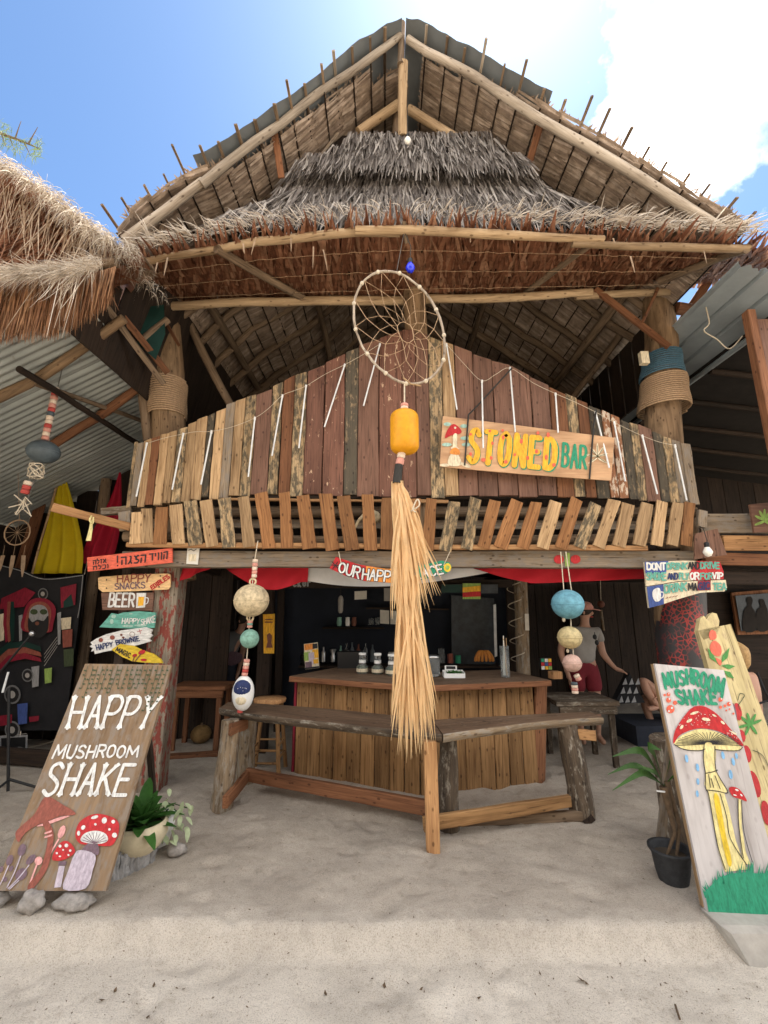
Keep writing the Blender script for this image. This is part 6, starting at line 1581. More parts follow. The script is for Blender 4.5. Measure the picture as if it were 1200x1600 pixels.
for k, (x, y, r) in enumerate(((68, 928, 8), (44, 1055, 9), (20, 1085, 13), (20, 1140, 12))):
    f.dots('speaker_ring', [(x, y, r, r * 1.15)], 'cloth_tee', 1, 16); f.dots('speaker_cone', [(x, y, r * .8, r * .92)], 'plastic_black', 2, 16); f.dots('speaker_dome', [(x, y, r * .4, r * .45)], 'cloth_grey', 3, 12)
for pl_ in [[(0, 1150 + 6 * k), (42, 1146 + 6 * k)] for k in range(3)] + [[(70, 1040 - 6 * k), (90, 1010 - 5 * k)] for k in range(4)]: f.strokes('printed_line', [pl_], .006, 'cloth_grey', 1)
for (x0, y0) in ((-20, 878), (132, 897)): cord('tie', [P(x0, y0, 5.7), P(x0 + 6, y0 - 26, 6.3)], .006, 'rope_pale', tp)
ms = thing('microphone_stand', 'black boom microphone stand before the tapestry', 'stand', tuple(G(30, 1250)))
mb_ = G(12, 1240); mt = P(14, 1075, mb_.y)
pole('upright', [mb_ + V((0, 0, .02)), mt], .013, 'plastic_black', ms, wob=0); mic = P(50, 990, mb_.y)
pole('boom', [P(0, 1050, mb_.y), mic], .010, 'plastic_black', ms, wob=0)
for a in (.3, 2.4, 4.5): pole('foot', [mb_ + V((0, 0, .12)), mb_ + V((math.cos(a) * .3, math.sin(a) * .3, 0))], .012, 'plastic_black', ms, wob=0)
b = MB(); b.sphere(mic, .028, 12, 8); b.build('microphone_head', 'steel', ms)
pole('chrome_tube', [P(4, 1082, mb_.y - .02), P(13, 1050, mb_.y - .02)], .010, 'tube_white', ms, wob=0)
for (x0, y0, x1, y1, c) in ((0, 1150, 44, 1200, 'grey'), (3, 1153, 41, 1197, 'black'), (50, 1042, 62, 1072, 'grey'), (28, 1100, 44, 1130, 'blue'), (0, 1118, 20, 1132, 'maroon'), (46, 1120, 62, 1126, 'maroon'), (70, 1045, 82, 1066, 'lime'), (96, 966, 112, 982, 'cream'), (98, 985, 114, 1010, 'rust'), (100, 1015, 116, 1040, 'vine'), (0, 960, 8, 1000, 'cream'), (30, 962, 36, 1000, 'grey'), (90, 958, 96, 1006, 'grey')):
    f.blob('printed_field', [(x0, y0), (x1, y0 - 2), (x1 - 1, y1), (x0 + 1, y1 + 2)], 'paint_' + c if c != 'black' else 'plastic_black', 1 if c != 'black' else 2)
f.dots('speaker_dome', [(12, 1176, 8), (32, 1174, 8)], 'cloth_tee', 3, 14)
plank('stage_edge', G(-60, 1175, .10), G(140, 1190, .10), .16, .16, .05, NF, 'wood_dark', None, label='dark low plank edging the shed floor at the left', cat='plank')

# ================================================================== hanging floats
def ball(parent, px, py, Y, rpx, mat, name='float', sq=(1, 1, 1), seam=True):
    c = P(px, py, Y); d = (c - EYE).dot(V((0, CP, SP))); r = rpx / F * d
    b = MB(); b.sphere(c, r, 24, 14, sq); o = b.build(name, mat, parent)
    if seam:
        b = MB(); b.tube([c + V((math.cos(k * .3927) * r * sq[0] * 1.0, math.sin(k * .3927) * r * sq[1], 0)) for k in range(17)], .004, 5, False); b.build('seam', mat, parent)
    return c, r
def beads(parent, pts, Y, rpx, mats, n):
    for k in range(n):
        a, c = [P(lerp(pts[0][0], pts[1][0], t), lerp(pts[0][1], pts[1][1], t), Y) for t in (k / n, (k + .92) / n)]
        d = (a - EYE).dot(V((0, CP, SP))); r = rpx / F * d
        b = MB(); b.tube([a, a.lerp(c, .15), a.lerp(c, .85), c], [r * .85, r, r, r * .85], 12); b.build('cork', mats[k % len(mats)], parent)
YF = 4.34
fl1 = thing('float_string', 'cream, mint and painted oval floats strung from the beam, left', 'buoy string', tuple(P(376, 1114, YF)), 'strings of fishing floats')
cord('string', [P(403, 845, YF), P(398, 875, YF), P(392, 940, YF), P(388, 1000, YF), P(384, 1050, YF), P(376, 1112, YF)], .005, 'rope_pale', fl1)
beads(fl1, ((399, 874), (397, 903)), YF, 4.2, ['cork_pale', 'cork_pink', 'cork_pale', 'cork_pink'], 5)
ball(fl1, 393, 938, YF, 27, 'float_cream', sq=(1, 1, .93))
b = MB(); c = P(395, 909, YF); b.tube([c + V((math.cos(k * .7) * .03, 0, math.sin(k * .7) * .03)) for k in range(10)], .010, 6); b.build('lug', 'float_cream', fl1)
b = MB(); c = P(391, 965, YF); b.tube([c + V((math.cos(k * .7) * .03, 0, math.sin(k * .7) * .03)) for k in range(10)], .010, 6); b.build('lug', 'float_cream', fl1)
beads(fl1, ((391, 970), (390, 981)), YF, 4.2, ['cork_pink', 'float_mint'], 3)
ball(fl1, 390, 998, YF, 14.5, 'float_mint', seam=False)
beads(fl1, ((386, 1030), (382, 1056)), YF, 4.8, ['cork_pink', 'cork_pale', 'cork_pink', 'cork_red'], 5)
c, r = ball(fl1, 380, 1083, YF, 17, 'plastic_white', sq=(1, .75, 1.55), seam=False)
b = MB(); b.sphere(c + V((0, -r * .34, r * .45)), r * .80, 18, 10, (1, .62, 1.0)); b.build('painted_night_sky', 'paint_navy', fl1)
b = MB(); b.sphere(c + V((0, -r * .50, -r * .45)), r * .50, 16, 8, (1.1, .55, 1.0)); b.build('painted_shell', 'paint_cream', fl1)
for k in range(9):
    a = rnd.uniform(0, 6.28); q = rnd.uniform(.1, .6) * r; dx, dz = q * math.cos(a), q * math.sin(a); dy = .62 * r * .80 * math.sqrt(max(0, 1 - (q / (.80 * r)) ** 2))
    b = MB(); b.sphere(c + V((dx, -r * .34 - dy, r * .55 + dz * .8)), .0035, 6, 4); b.build('painted_star', 'paint_white', fl1)
beads(fl1, ((376, 1102), (375, 1114)), YF, 4.6, ['cork_red'], 2)
fl2 = thing('float_string', 'blue, yellow and pink round floats strung from the beam, right', 'buoy string', tuple(P(897, 1086, YF)), 'strings of fishing floats')
for (x0, x1) in ((876, 881), (884, 893)): cord('string', [P(x0, 862, YF), P(x1, 924, YF)], .005, 'rope_pale', fl2)
ball(fl2, 887, 944, YF, 24.5, 'float_blue', sq=(1, 1, .92)); ball(fl2, 890, 996, YF, 18.5, 'float_sand', sq=(1, 1, .92)); ball(fl2, 894, 1036, YF, 14.3, 'float_pink', sq=(1, 1, .93))
cord('string', [P(887, 940, YF), P(892, 970, YF - .02), P(893, 998, YF), P(896, 1022, YF - .02), P(898, 1050, YF)], .005, 'rope_pale', fl2)
b = MB(); b.sphere(P(881, 968, YF), .016, 8, 6, (1, 1, 1.5)); b.build('knot', 'rope_pale', fl2)
b = MB(); b.sphere(P(887, 1017, YF), .014, 8, 6, (1, 1, 1.3)); b.build('knot', 'rope_pale', fl2)
beads(fl2, ((900, 1054), (905, 1063)), YF, 4.6, ['cork_pale', 'cork_pink'], 2); beads(fl2, ((897, 1066), (899, 1084)), YF, 5.0, ['float_slate', 'cork_pale', 'cork_pink', 'cork_pale'], 4)
YG = 4.3
fl3 = thing('float_string', 'slate ball float under a long cork rod in the shed, far left', 'buoy string', tuple(P(40, 810, YG)), 'strings of fishing floats')
cord('string', [PS(101, 560, .05), P(90, 606, YG), P(70, 690, YG), P(66, 720, YG), P(36, 800, YG)], .004, 'wire', fl3)
beads(fl3, ((88, 606), (70, 688)), YG, 5.0, ['cork_pale', 'cork_red', 'cork_pink', 'cork_pale', 'cork_pink', 'cork_red', 'float_slate', 'cork_pale'], 13)
ball(fl3, 68, 706, YG, 22.5, 'float_slate', sq=(1, 1, .80))
b = MB(); c = P(57, 736, YG)
for k in range(7):
    pts = [c + V((math.cos(a * .7 + k) * rnd.uniform(.04, .08), math.sin(a * .7 + k) * .05, math.sin(a * .5 + k * 2) * .07)) for a in range(10)]; b.tube(catmull(pts, 3), .006, 5)
b.build('rope_tangle', 'rope_pale', fl3, kind='stuff')
beads(fl3, ((45, 752), (38, 772)), YG, 6, ['cork_pale', 'cork_red', 'cork_red'], 3)
b = MB(); c = P(38, 785, YG)
for k in range(14): b.tube([c + V((0, 0, rnd.uniform(-.08, .06))), c + V((rnd.uniform(-.13, .13), rnd.uniform(-.05, .05), rnd.uniform(-.16, .1)))], .006, 4)
b.build('shell_fringe', 'rope_pale', fl3, kind='stuff')
dc2 = thing('dream_catcher', 'small dream catcher with feathers hanging in the dark shed', 'dream catcher', tuple(P(27, 890, 5.2)))
c = P(27, 832, 5.2); b = MB(); b.tube([c + V((math.cos(k * .3927) * .15, 0, math.sin(k * .3927) * .15)) for k in range(17)], .008, 6, False); b.build('hoop', 'rope_tan', dc2)
for k in range(6):
    a = k * math.pi / 6; cord('web', [c + V((math.cos(a) * .15, 0, math.sin(a) * .15)), c - V((math.cos(a) * .15, 0, math.sin(a) * .15))], .002, 'rope_tan', dc2, n=4)
for k, x in enumerate((-.12, 0, .12)):
    q = c + V((x, 0, -.15)); b = MB(); b.leaf(q + V((0, 0, -.12)), V((-.1 + .1 * k, 0, -1)), .25, .05, V((1, 0, 0)), 0, .2, 5); b.build('feather', 'thatch_straw', dc2); cord('thread', [q, q + V((0, 0, -.13))], .002, 'rope_tan', dc2, n=4)
cord('string', [c + V((0, 0, .15)), PS(28, 740, .02)], .003, 'rope_tan', dc2, n=4)

# ================================================================== big dream catcher with float and palm tassel
YD = 3.40
dc = thing('dream_catcher', 'big oval twig dream catcher with spider web netting before the balcony', 'dream catcher', tuple(P(630, 600, YD)))
cx, cy, ra, rb, rot = 624, 512, 93, 64, math.radians(63)
def el(a, k=1, kk=0): return (cx + k * (ra * math.cos(a) * math.cos(rot) - rb * math.sin(a) * math.sin(rot)), cy + k * (ra * math.cos(a) * math.sin(rot) + rb * math.sin(a) * math.cos(rot)))
hoop = [P(*el(k * 2 * math.pi / 40), YD) for k in range(40)]
b = MB(); hp = [p + V((mnoise.noise(p * 6) * .012, mnoise.noise(p * 6 + V((9, 0, 0))) * .02, 0)) for p in hoop]; b.tube(hp + [hp[0]], [.011 + .003 * mnoise.noise(p * 20) for p in hp + [hp[0]]], 8, False); b.build('hoop', 'wood_polegrey', dc)
for k in range(13):
    i = k * 3; p = hp[i % 40]; b = MB(); b.sphere(p, .019, 8, 5); b.build('knot', 'rope_pale', dc)
prev = [el(k * 2 * math.pi / 13) for k in range(13)]; rings = [prev]; hub = (636, 520)
for lv, s in enumerate((.74, .52, .33, .18)):
    cur = []
    for k in range(13):
        a = (k + .5 * (lv + 1)) * 2 * math.pi / 13; x, y = el(a, 1); cur.append((lerp(hub[0], x, s) + rnd.uniform(-2, 2), lerp(hub[1], y, s) + rnd.uniform(-2, 2)))
    for k in range(13):
        a, c, d = cur[k], rings[-1][k], rings[-1][(k + 1) % 13]
        cord('web', [P(*c, YD), P(*a, YD), P(*d, YD)], .0030, 'rope_tan', dc, n=4)
    rings.append(cur)
cord('web', [P(*q, YD) for q in rings[-1]] + [P(*rings[-1][0], YD)], .004, 'rope_tan', dc, n=4)
cord('string', [P(632, 360, 3.5), P(620, 423, YD)], .004, 'wire', dc, n=4)
cord('string', [P(632, 598, YD), P(632, 634, YD)], .006, 'rope_pale', dc, n=5)
pole('twig', [P(630, 590, YD), P(642, 600, YD - .01), P(658, 603, YD)], .007, 'wood_tan', dc, wob=0)
ft = thing('float_tassel', 'bright yellow float carrying a long dry palm leaf tassel in front', 'tassel', tuple(P(645, 1185, YD)))
c = P(632, 675, YD); d = (c - EYE).dot(V((0, CP, SP))); k_ = d / F
b = MB(); R, Hh = 22.3 * k_, 36 * k_
b.lathe([(.001, -Hh)] + [(R * (1 - (1 - min(1, t / .38)) ** 2.4) ** .42, -Hh + t * Hh) for t in (.03, .08, .15, .25, .38)] + [(R, -Hh * .3), (R, Hh * .3)] + [(R * (1 - (1 - min(1, t / .38)) ** 2.4) ** .42, Hh - t * Hh) for t in (.38, .25, .15, .08, .03)] + [(.001, Hh)], 26, c); b.build('float', 'float_yellow', ft)
beads(ft, ((632, 631), (632, 640)), YD, 6, ['cork_pink', 'cork_pale'], 2); beads(ft, ((628, 706), (624, 727)), YD, 6.3, ['cork_pale', 'cork_pink', 'cork_pink'], 2)
pole('binding', [P(624, 727, YD), P(621, 756, YD)], .034, 'rope_black', ft, wob=.01, sub=6)
cord('cord_loop', catmull([P(640, 800, YD - .03), P(655, 790, YD - .05), P(652, 780, YD - .03), P(645, 796, YD - .05), P(650, 800, YD - .05)], 4), .006, 'rope_pale', ft)
def tuft(x0, y0, jx, ends, yr, n, w, pw, name):
    """strips from a narrow root to spread ends (pixels)"""
    for k in range(n):
        xs_ = x0 + rnd.uniform(-jx, jx); s = rnd.random(); xe = lerp(ends[0], ends[1], s) + rnd.uniform(-3, 3); ye = rnd.uniform(*yr) + (1 - abs(s - .4) * 1.6) * (yr[1] - yr[0]) * .25
        yy = YD + rnd.uniform(-.09, .07); m = 8; pts = []; ph = rnd.uniform(0, 6); am = rnd.uniform(.004, .016)
        for i in range(m + 1):
            t = i / m; q = P(lerp(xs_, xe, t ** pw), lerp(y0 + rnd.uniform(-3, 3), ye, t), lerp(YD + rnd.uniform(-.015, .015), yy, min(1, t * 2)))
            pts.append(q + V((am * math.sin(t * 5 + ph), am * math.cos(t * 4 + ph), 0)))
        ww = w * rnd.uniform(.6, 1.25); b = MB(); wd = [ww * (1 if i < m - 2 else (.8, .5, .08)[i - m + 2]) for i in range(m + 1)]
        b.strip(pts, wd, V((1, rnd.uniform(-.9, .9), 0)).normalized()); b.build(name, 'palm_dry', ft)
tuft(621, 754, 5, (618, 650), (905, 950), 26, .026, .8, 'palm_strip')
tuft(637, 900, 12, (609, 681), (1090, 1172), 115, .016, .9, 'palm_strip')
tuft(621, 754, 5, (608, 674), (850, 955), 80, .017, .7, 'palm_strip')
tuft(622, 754, 4, (655, 704), (880, 935), 11, .016, 1.1, 'palm_strip')

# ================================================================== lamps, light string
def bulb(px, py, Y, rpx, mat, label, top):
    c = P(px, py, Y); d = (c - EYE).dot(V((0, CP, SP))); r = rpx / F * d
    t = thing('light_bulb', label, 'bulb', tuple(c - V((0, 0, r)))); b = MB(); b.lathe([(.001, -r), (r * .6, -r * .8), (r, 0), (r * .8, r * .6), (r * .45, r * 1.2)], 14, c); b.build('globe', mat, t)
    b = MB(); b.lathe([(r * .5, r * 1.15), (r * .55, r * 2.0), (r * .35, r * 2.3)], 12, c); b.build('socket', 'plastic_black', t); cord('flex', [c + V((0, 0, r * 2.2))] + [P(*q) for q in top], .004, 'rope_black', t)
bulb(641, 419, 3.42, 7.5, 'bulb_blue', 'blue light bulb hanging above the big dream catcher', [(642, 385, 3.44), (632, 362, 3.5)])
bulb(637, 220, 3.9, 5.5, 'bulb_clear', 'pale bulb hanging in front of the grey gable thatch', [(637, 160, 3.9), (634, 95, 3.75)])
bulb(1106, 863, 4.36, 7, 'bulb_clear', 'clear bulb on a white flex by the right plywood offcut', [(1105, 845, 4.36), (1099, 826, 4.4), (1093, 822, 4.46)])
ls = thing('light_string', 'string of white drop light tubes along the top of the balcony', 'string lights', tuple(P(640, 600, YB - .03)))
LT = [(229,695,213,776),(286,680,269,765),(330,676,314,757),(398,655,388,745),(441,620,425,712),(478,605,467,700),(538,572,507,667),(593,540,568,634),(698,540,714,640),(753,597,755,700),(797,577,805,675),(868,617,872,676),(931,646,952,731),(960,662,977,752),(1004,683,1027,772),(1055,698,1073,782)]
for a in LT:
    p0, p1 = P(a[0], a[1], YB - .04), P(a[2], a[3], YB - .045 if not (740 < a[0] < 960) else 4.40)
    b = MB(); b.tube([p0, p1], .009, 6); b.build('light_tube', 'tube_white', ls); b = MB(); b.tube([p0 + (p0 - p1).normalized() * .025, p0 + (p1 - p0).normalized() * .01], .012, 6); b.build('tube_cap', 'plastic_white', ls)
for seq in (LT[:8], LT[8:]):
    pts = []
    for a, c in zip(seq, seq[1:]):
        pts += [P(a[0], a[1] - 2, YB - .04), P((a[0] + c[0]) / 2, (a[1] + c[1]) / 2 + rnd.uniform(-4, 3), YB - .05)]
    pts.append(P(seq[-1][0], seq[-1][1] - 2, YB - .04)); cord('wire', pts, .0028, 'rope_pale', ls, n=4, smooth_n=4)
b = MB(); b.box(P(1006, 560, 4.70), (.09, .06, .15)); b.build('junction_box', 'paint_cream', label='small cream electrical box on the right pillar', cat='box')
cord('loose_wire', [P(1103, 480, 4.3), P(1108, 505, 4.3), P(1100, 517, 4.3), P(1120, 530, 4.3), P(1140, 545, 4.3), P(1160, 525, 4.25)], .007, 'rope_pale', None, smooth_n=5, label='white wire dangling under the right metal roof', cat='wire')
t = thing('shell_ornament', 'pale rounded ornament tucked behind the balcony slats left of the tassel', 'ornament', tuple(P(570, 835, 4.6)))
b = MB(); c = P(580, 808, 4.56); b.sphere(c, .085, 16, 8, (1.2, .5, .9)); b.build('shell', 'float_cream', t)
b = MB(); b.tube(catmull([P(568, 806, 4.55), P(560, 814, 4.52), P(554, 826, 4.52)], 4), [.02] * 4 + [.016] * 4 + [.006], 8); b.build('tail', 'float_cream', t)
# plank sticking out of the balcony's left end, with a knotted ribbon
t = thing('jutting_plank', 'plank jutting out left from the balcony with a knotted ribbon', 'plank', tuple(P(85, 795, 4.3)))
plank('timber', P(83, 793, 4.25), P(205, 824, 4.5), .085, .085, .06, NF, 'wood_orange', t); plank('timber', P(160, 800, 4.55), P(206, 797, 4.6), .07, .08, .08, NF, 'wood_log', t); plank('timber', P(195, 800, 4.5), P(197, 828, 4.5), .12, .12, .05, NF, 'wood_grey', t)
b = MB(); b.strip([P(143, 812, 4.3), P(142, 826, 4.28), P(138, 845, 4.28)], [.02, .035, .05], V((1, 0, 0))); b.build('ribbon', 'paint_paleyellow', t)
cord('ribbon_loop', catmull([P(143, 806, 4.27), P(140, 813, 4.24), P(145, 818, 4.26), P(146, 808, 4.27)], 4), .008, 'paint_paleyellow', t)

# ================================================================== plants, stones, stump
def broad_leaf(p, d, L, w, side, droop, mat, parent, seg=6, name='leaf'):
    b = MB(); pts = []; sd = side.normalized(); vs = []
    for i in range(seg + 1):
        t = i / seg; q = p + d * L * t + V((0, 0, -droop * L * t * t)); k = w * math.sin(math.pi * min(1, (t * .92 + .06))) ** .7
        vs += [q - sd * k / 2 + V((0, 0, .12 * k)), q, q + sd * k / 2 + V((0, 0, .12 * k))]
    b.add(vs, [(3*i+j, 3*i+j+1, 3*i+4+j, 3*i+3+j) for i in range(seg) for j in (0, 1)], True)
    return b.build(name, mat, parent)
pb = P(203, 1328, 3.55)
p1 = thing('potted_plant', 'broad leaved green plant in a cream bowl pot behind the left board', 'plant', tuple(pb + V((0, 0, -.1))))
c = P(214, 1338, 3.52) + V((0, 0, .02)); b = MB(); b.lathe([(.09, 0), (.15, .05), (.185, .12), (.18, .17), (.165, .20), (.155, .20), (.15, .16), (.001, .15)], 24, c); b.build('pot', 'pot_cream', p1)
b = MB(); b.lathe([(.15, .165), (.001, .175)], 18, c); b.build('soil', 'soil', p1)
for k in range(34):
    a = k * 2.4; el_ = lerp(.25, 1.35, (k % 9) / 8); d = V((math.cos(a) * math.cos(el_), math.sin(a) * math.cos(el_), math.sin(el_)))
    broad_leaf(c + V((0, 0, .16)), d, rnd.uniform(.22, .36), rnd.uniform(.07, .095), V((-math.sin(a), math.cos(a), 0)), rnd.uniform(.1, .5), 'leaf_green', p1)
c2 = P(246, 1318, 3.72)
p2 = thing('potted_plant', 'pale variegated creeper in a white pot behind the left board', 'plant', tuple(c2))
b = MB(); b.lathe([(.075, 0), (.10, .10), (.115, .19), (.105, .19), (.09, .15), (.001, .15)], 20, c2); b.build('pot', 'plastic_white', p2)
for k in range(46):
    a = rnd.uniform(-1.2, 1.2); q = c2 + V((rnd.uniform(-.06, .24), rnd.uniform(-.14, .04), rnd.uniform(.08, .32))); d = V((rnd.uniform(-.3, 1), rnd.uniform(-1, .2), rnd.uniform(-.8, .3))).normalized()
    broad_leaf(q, d, rnd.uniform(.05, .085), rnd.uniform(.03, .042), d.cross(V((0, 0, 1))), .3, 'leaf_varieg', p2, 4)
for k in range(5):
    q = c2 + V((0, 0, .17)); e = c2 + V((.05 + .04 * k, -.12 + .02 * k, .22 + .03 * (k % 3))); cord('stem', [q, q.lerp(e, .5) + V((0, 0, .06)), e], .004, 'leaf_dark', p2)
def rock(px, py, size, name, label, sq=(1, 1, .8), sink=.3, mat='stone', seed=0):
    g = G(px, py); b = MB(); n, m = 20, 12; vs = []
    for j in range(m + 1):
        for i in range(n):
            th, ph = math.pi * j / m, 2 * math.pi * i / n; d = V((math.sin(th) * math.cos(ph), math.sin(th) * math.sin(ph), math.cos(th)))
            r = size * (1 + .35 * mnoise.noise(d * 1.6 + V((seed, 0, 0))) + .18 * mnoise.noise(d * 4 + V((seed, 3, 0))) + .06 * mnoise.noise(d * 11)); vs.append(g + V((d.x * r * sq[0], d.y * r * sq[1] + size * .6, d.z * r * sq[2] + size * sq[2] * (1 - sink))))
    b.add(vs, [(j*n+i, (j+1)*n+i, (j+1)*n+(i+1) % n, j*n+(i+1) % n) for j in range(m) for i in range(n)], True); return b.build(name, mat, label=label, cat='stone')
rock(40, 1432, .066, 'coral_stone', 'round grey coral stone under the left foot of the happy shake board', (1, .9, .95), .2, seed=2)
rock(108, 1426, .062, 'coral_stone', 'long grey coral stone under the right foot of the happy shake board', (1.7, .9, .7), .2, seed=5)
rock(272, 1338, .055, 'coral_stone', 'brown stone beside the white pot', (1.2, 1, .8), .35, seed=9)
rock(-14, 1422, .06, 'coral_stone', 'stone at the very left edge beneath the board', (1, 1, .8), .3, seed=12)
dw = thing('splintered_log', 'grey splintered driftwood log edge below the cream pot', 'log', tuple(G(195, 1372)))
for k in range(13):
    x = 158 + k * 6.2; g = G(x, 1386 - k * 3.1); h = rnd.uniform(.06, .13); plank('splinter', g + V((0, .03, -.06)), g + V((rnd.uniform(-.01, .01), .05, h)), .05, .02, .05, V((rnd.uniform(-.4, .4), -1, 0)), 'driftwood', dw, seg=5, rough=3)
b = MB(); b.tube([G(150, 1375) + V((0, .14, .03)), G(235, 1335) + V((0, .12, .03))], .06, 10); b.build('log_core', 'driftwood', dw)
cp = G(1072, 1394); cp = cp + V((0, .12, 0))
p3 = thing('potted_plant', 'young palm with arching leaves in a black woven pot, right', 'plant', tuple(cp))
b = MB(); b.lathe([(.08, -.02), (.10, .06), (.112, .15), (.13, .175), (.13, .19), (.11, .185), (.105, .14), (.001, .13)], 22, cp); b.build('pot', 'pot_black', p3)
b = MB(); b.lathe([(.105, .14), (.001, .15)], 16, cp); b.build('soil', 'soil', p3)
nd = P(1037, 1228, cp.y); nd2 = P(1046, 1200, cp.y + .05)
pole('stem', [cp + V((-.03, 0, .14)), P(1053, 1300, cp.y), nd], [.008, .012, .03], 'palm_bark', p3, wob=.01); pole('stem', [cp + V((.03, 0, .14)), P(1060, 1290, cp.y), nd + V((.02, 0, .03))], [.009, .012, .02], 'palm_bark', p3, wob=.01)
for (x1, y1, x2, y2, w) in ((995, 1172, 957, 1182, .05), (1000, 1208, 957, 1235, .05), (1012, 1165, 1033, 1172, .055), (985, 1196, 950, 1210, .04), (1062, 1160, 1075, 1185, .04), (1020, 1205, 998, 1196, .03), (1070, 1205, 1082, 1235, .03)):
    pts = catmull([nd, P(lerp(1037, x1, .55), lerp(1225, y1, .75), cp.y - .03), P(x1, y1, cp.y - .08), P(x2, y2, cp.y - .14)], 5); b = MB(); n = len(pts)
    b.strip(pts, [max(.006, w * math.sin(math.pi * min(1, max(0, (i / (n - 1)) * 1.15 - .12))) ** .8) for i in range(n)], V((.35, .5, .8)).normalized()); b.build('frond', 'leaf_dark', p3)
b = MB(); b.tube([nd + V((.03, .01, -.03)), nd + V((-.02, -.03, -.025)), nd + V((-.05, .0, -.03))], .006, 5); b.build('tie', 'plastic_white', p3)
sp = G(1082, 1345); stp = thing('tree_stump', 'rough dark trunk section standing behind the black pot', 'stump', tuple(sp))
pole('trunk', [sp + V((.12, .25, -.1)), sp + V((.09, .22, .4)), sp + V((.02, .18, .72))], [.12, .11, .09], 'wood_bark', stp, n=12, wob=.05)
slb = thing('concrete_block', 'broken grey concrete block under the white mushroom shake board', 'block', (2.3, 3.0, 0))
b = MB(); n = 16; vs = []
tl_ = [G(1104, 1424, .0), G(1112, 1446, -.004), G(1122, 1462, -.01)]
for i in range(n + 1):
    x = lerp(1.86, 3.4, i / n); e = .012 * mnoise.noise(V((x * 5, 0, 0)))
    vs += [V((x - .035, 3.0, .012)), V((x - .03 + .02 * (i > 0), 2.86 + e, .010 + e * .3)), V((x, 2.82 + e, -.006)), V((x + .05 * (1 if i == 0 else 0), 2.75 + e, -.15))]
b.add(vs, [(4*i+j, 4*i+4+j, 4*i+5+j, 4*i+1+j) for i in range(n) for j in range(3)]); b.add([vs[0], vs[1], vs[2], vs[3], V((1.84, 3.0, -.15))], [(0, 1, 2, 3, 4)]); b.build('slab', 'concrete', slb)
# leaf litter on the path
LIT = ['largest dark leaf bit of the cluster at lower left', 'upper dark leaf bit of the cluster at lower left', 'dry leaf bit right of the lower left cluster', 'dry leaf bit furthest right of the lower left litter', 'small dry leaf bit between the lower left cluster and its neighbour', 'dry leaf bit near the bottom edge at lower left',
 'reddish dry leaf bit alone on the path left of centre', 'upper dry leaf bit of the centre litter on the path', 'dry leaf bit in the middle of the centre litter on the path', 'upper right dry leaf bit of the centre litter', 'lowest dry leaf bit of the centre litter', 'dry leaf bit right of the centre litter on the path', 'biggest dry leaf on the path right of centre', 'dry leaf bit touching the biggest leaf on the path',
 'tiny leaf bit left of the biggest leaf on the path', 'tiny leaf bit on the bar sand in the middle above the step', 'tiny leaf bit on the bar sand left above the step', 'small leaf bit beside the twig at lower right', 'tiny leaf bit by the corner leg of the bench', 'tiny leaf bit just below the step at right', 'tiny leaf bit just below the step left of centre']
for k, (px, py, s) in enumerate(((165, 1558, 1.2), (178, 1548, .9), (240, 1540, .8), (285, 1542, .8), (205, 1550, .7), (228, 1585, .8), (510, 1547, .9), (583, 1522, .8), (600, 1535, 1), (640, 1530, .7), (655, 1542, .8), (745, 1555, .9), (915, 1530, 1.5), (920, 1534, 1), (845, 1520, .6), (640, 1410, .6), (350, 1408, .5), (1048, 1550, .6), (730, 1285, .5), (1010, 1500, .5), (430, 1480, .5))):
    g = G(px, py, -.1); g.z = ground_z(g.x, g.y) + .006; b = MB(); a = rnd.uniform(0, 6.28); s *= .026
    d = V((math.cos(a), math.sin(a), .15)); sd_ = V((-math.sin(a), math.cos(a), rnd.uniform(-.3, .5)))
    b.add([g, g + d * s * .5 + sd_ * s * .35, g + d * s + V((0, 0, .008)), g + d * s * .5 - sd_ * s * .35, g + d * s * .5 + V((0, 0, -.002))], [(0, 4, 1), (1, 4, 2), (2, 4, 3), (3, 4, 0)]); b.build('dry_leaf', 'palm_bark', label=LIT[k], cat='leaf', group='dry leaf bits on the sand')
pole('twig', [G(1055, 1570, -.1), G(1062, 1592, -.1)], .005, 'palm_bark', None, wob=0, label='thin dark twig on the sand at lower right', cat='twig')

# fine dark grains and shreds strewn over the sand
b = MB()
for k in range(900):
    x, y = rnd.uniform(-2.8, 2.8), rnd.uniform(2.1, 4.6)
    if rnd.random() < .5: y = rnd.uniform(2.1, 2.9)
    z = ground_z(x, y) + .002; a = rnd.uniform(0, 6.28); s_ = rnd.uniform(.003, .008); L_ = s_ * rnd.uniform(1, 3)
    d = V((math.cos(a), math.sin(a), 0)); n_ = V((-math.sin(a), math.cos(a), 0)); g = V((x, y, z))
    b.add([g, g + d * L_ * .5 + n_ * s_ * .4, g + d * L_ + V((0, 0, .002)), g + d * L_ * .5 - n_ * s_ * .4 + V((0, 0, .002))], [(0, 1, 2, 3)])
b.build('sand_litter', 'palm_bark', label='fine dark shreds and grains strewn over the sand', cat='litter', kind='stuff')
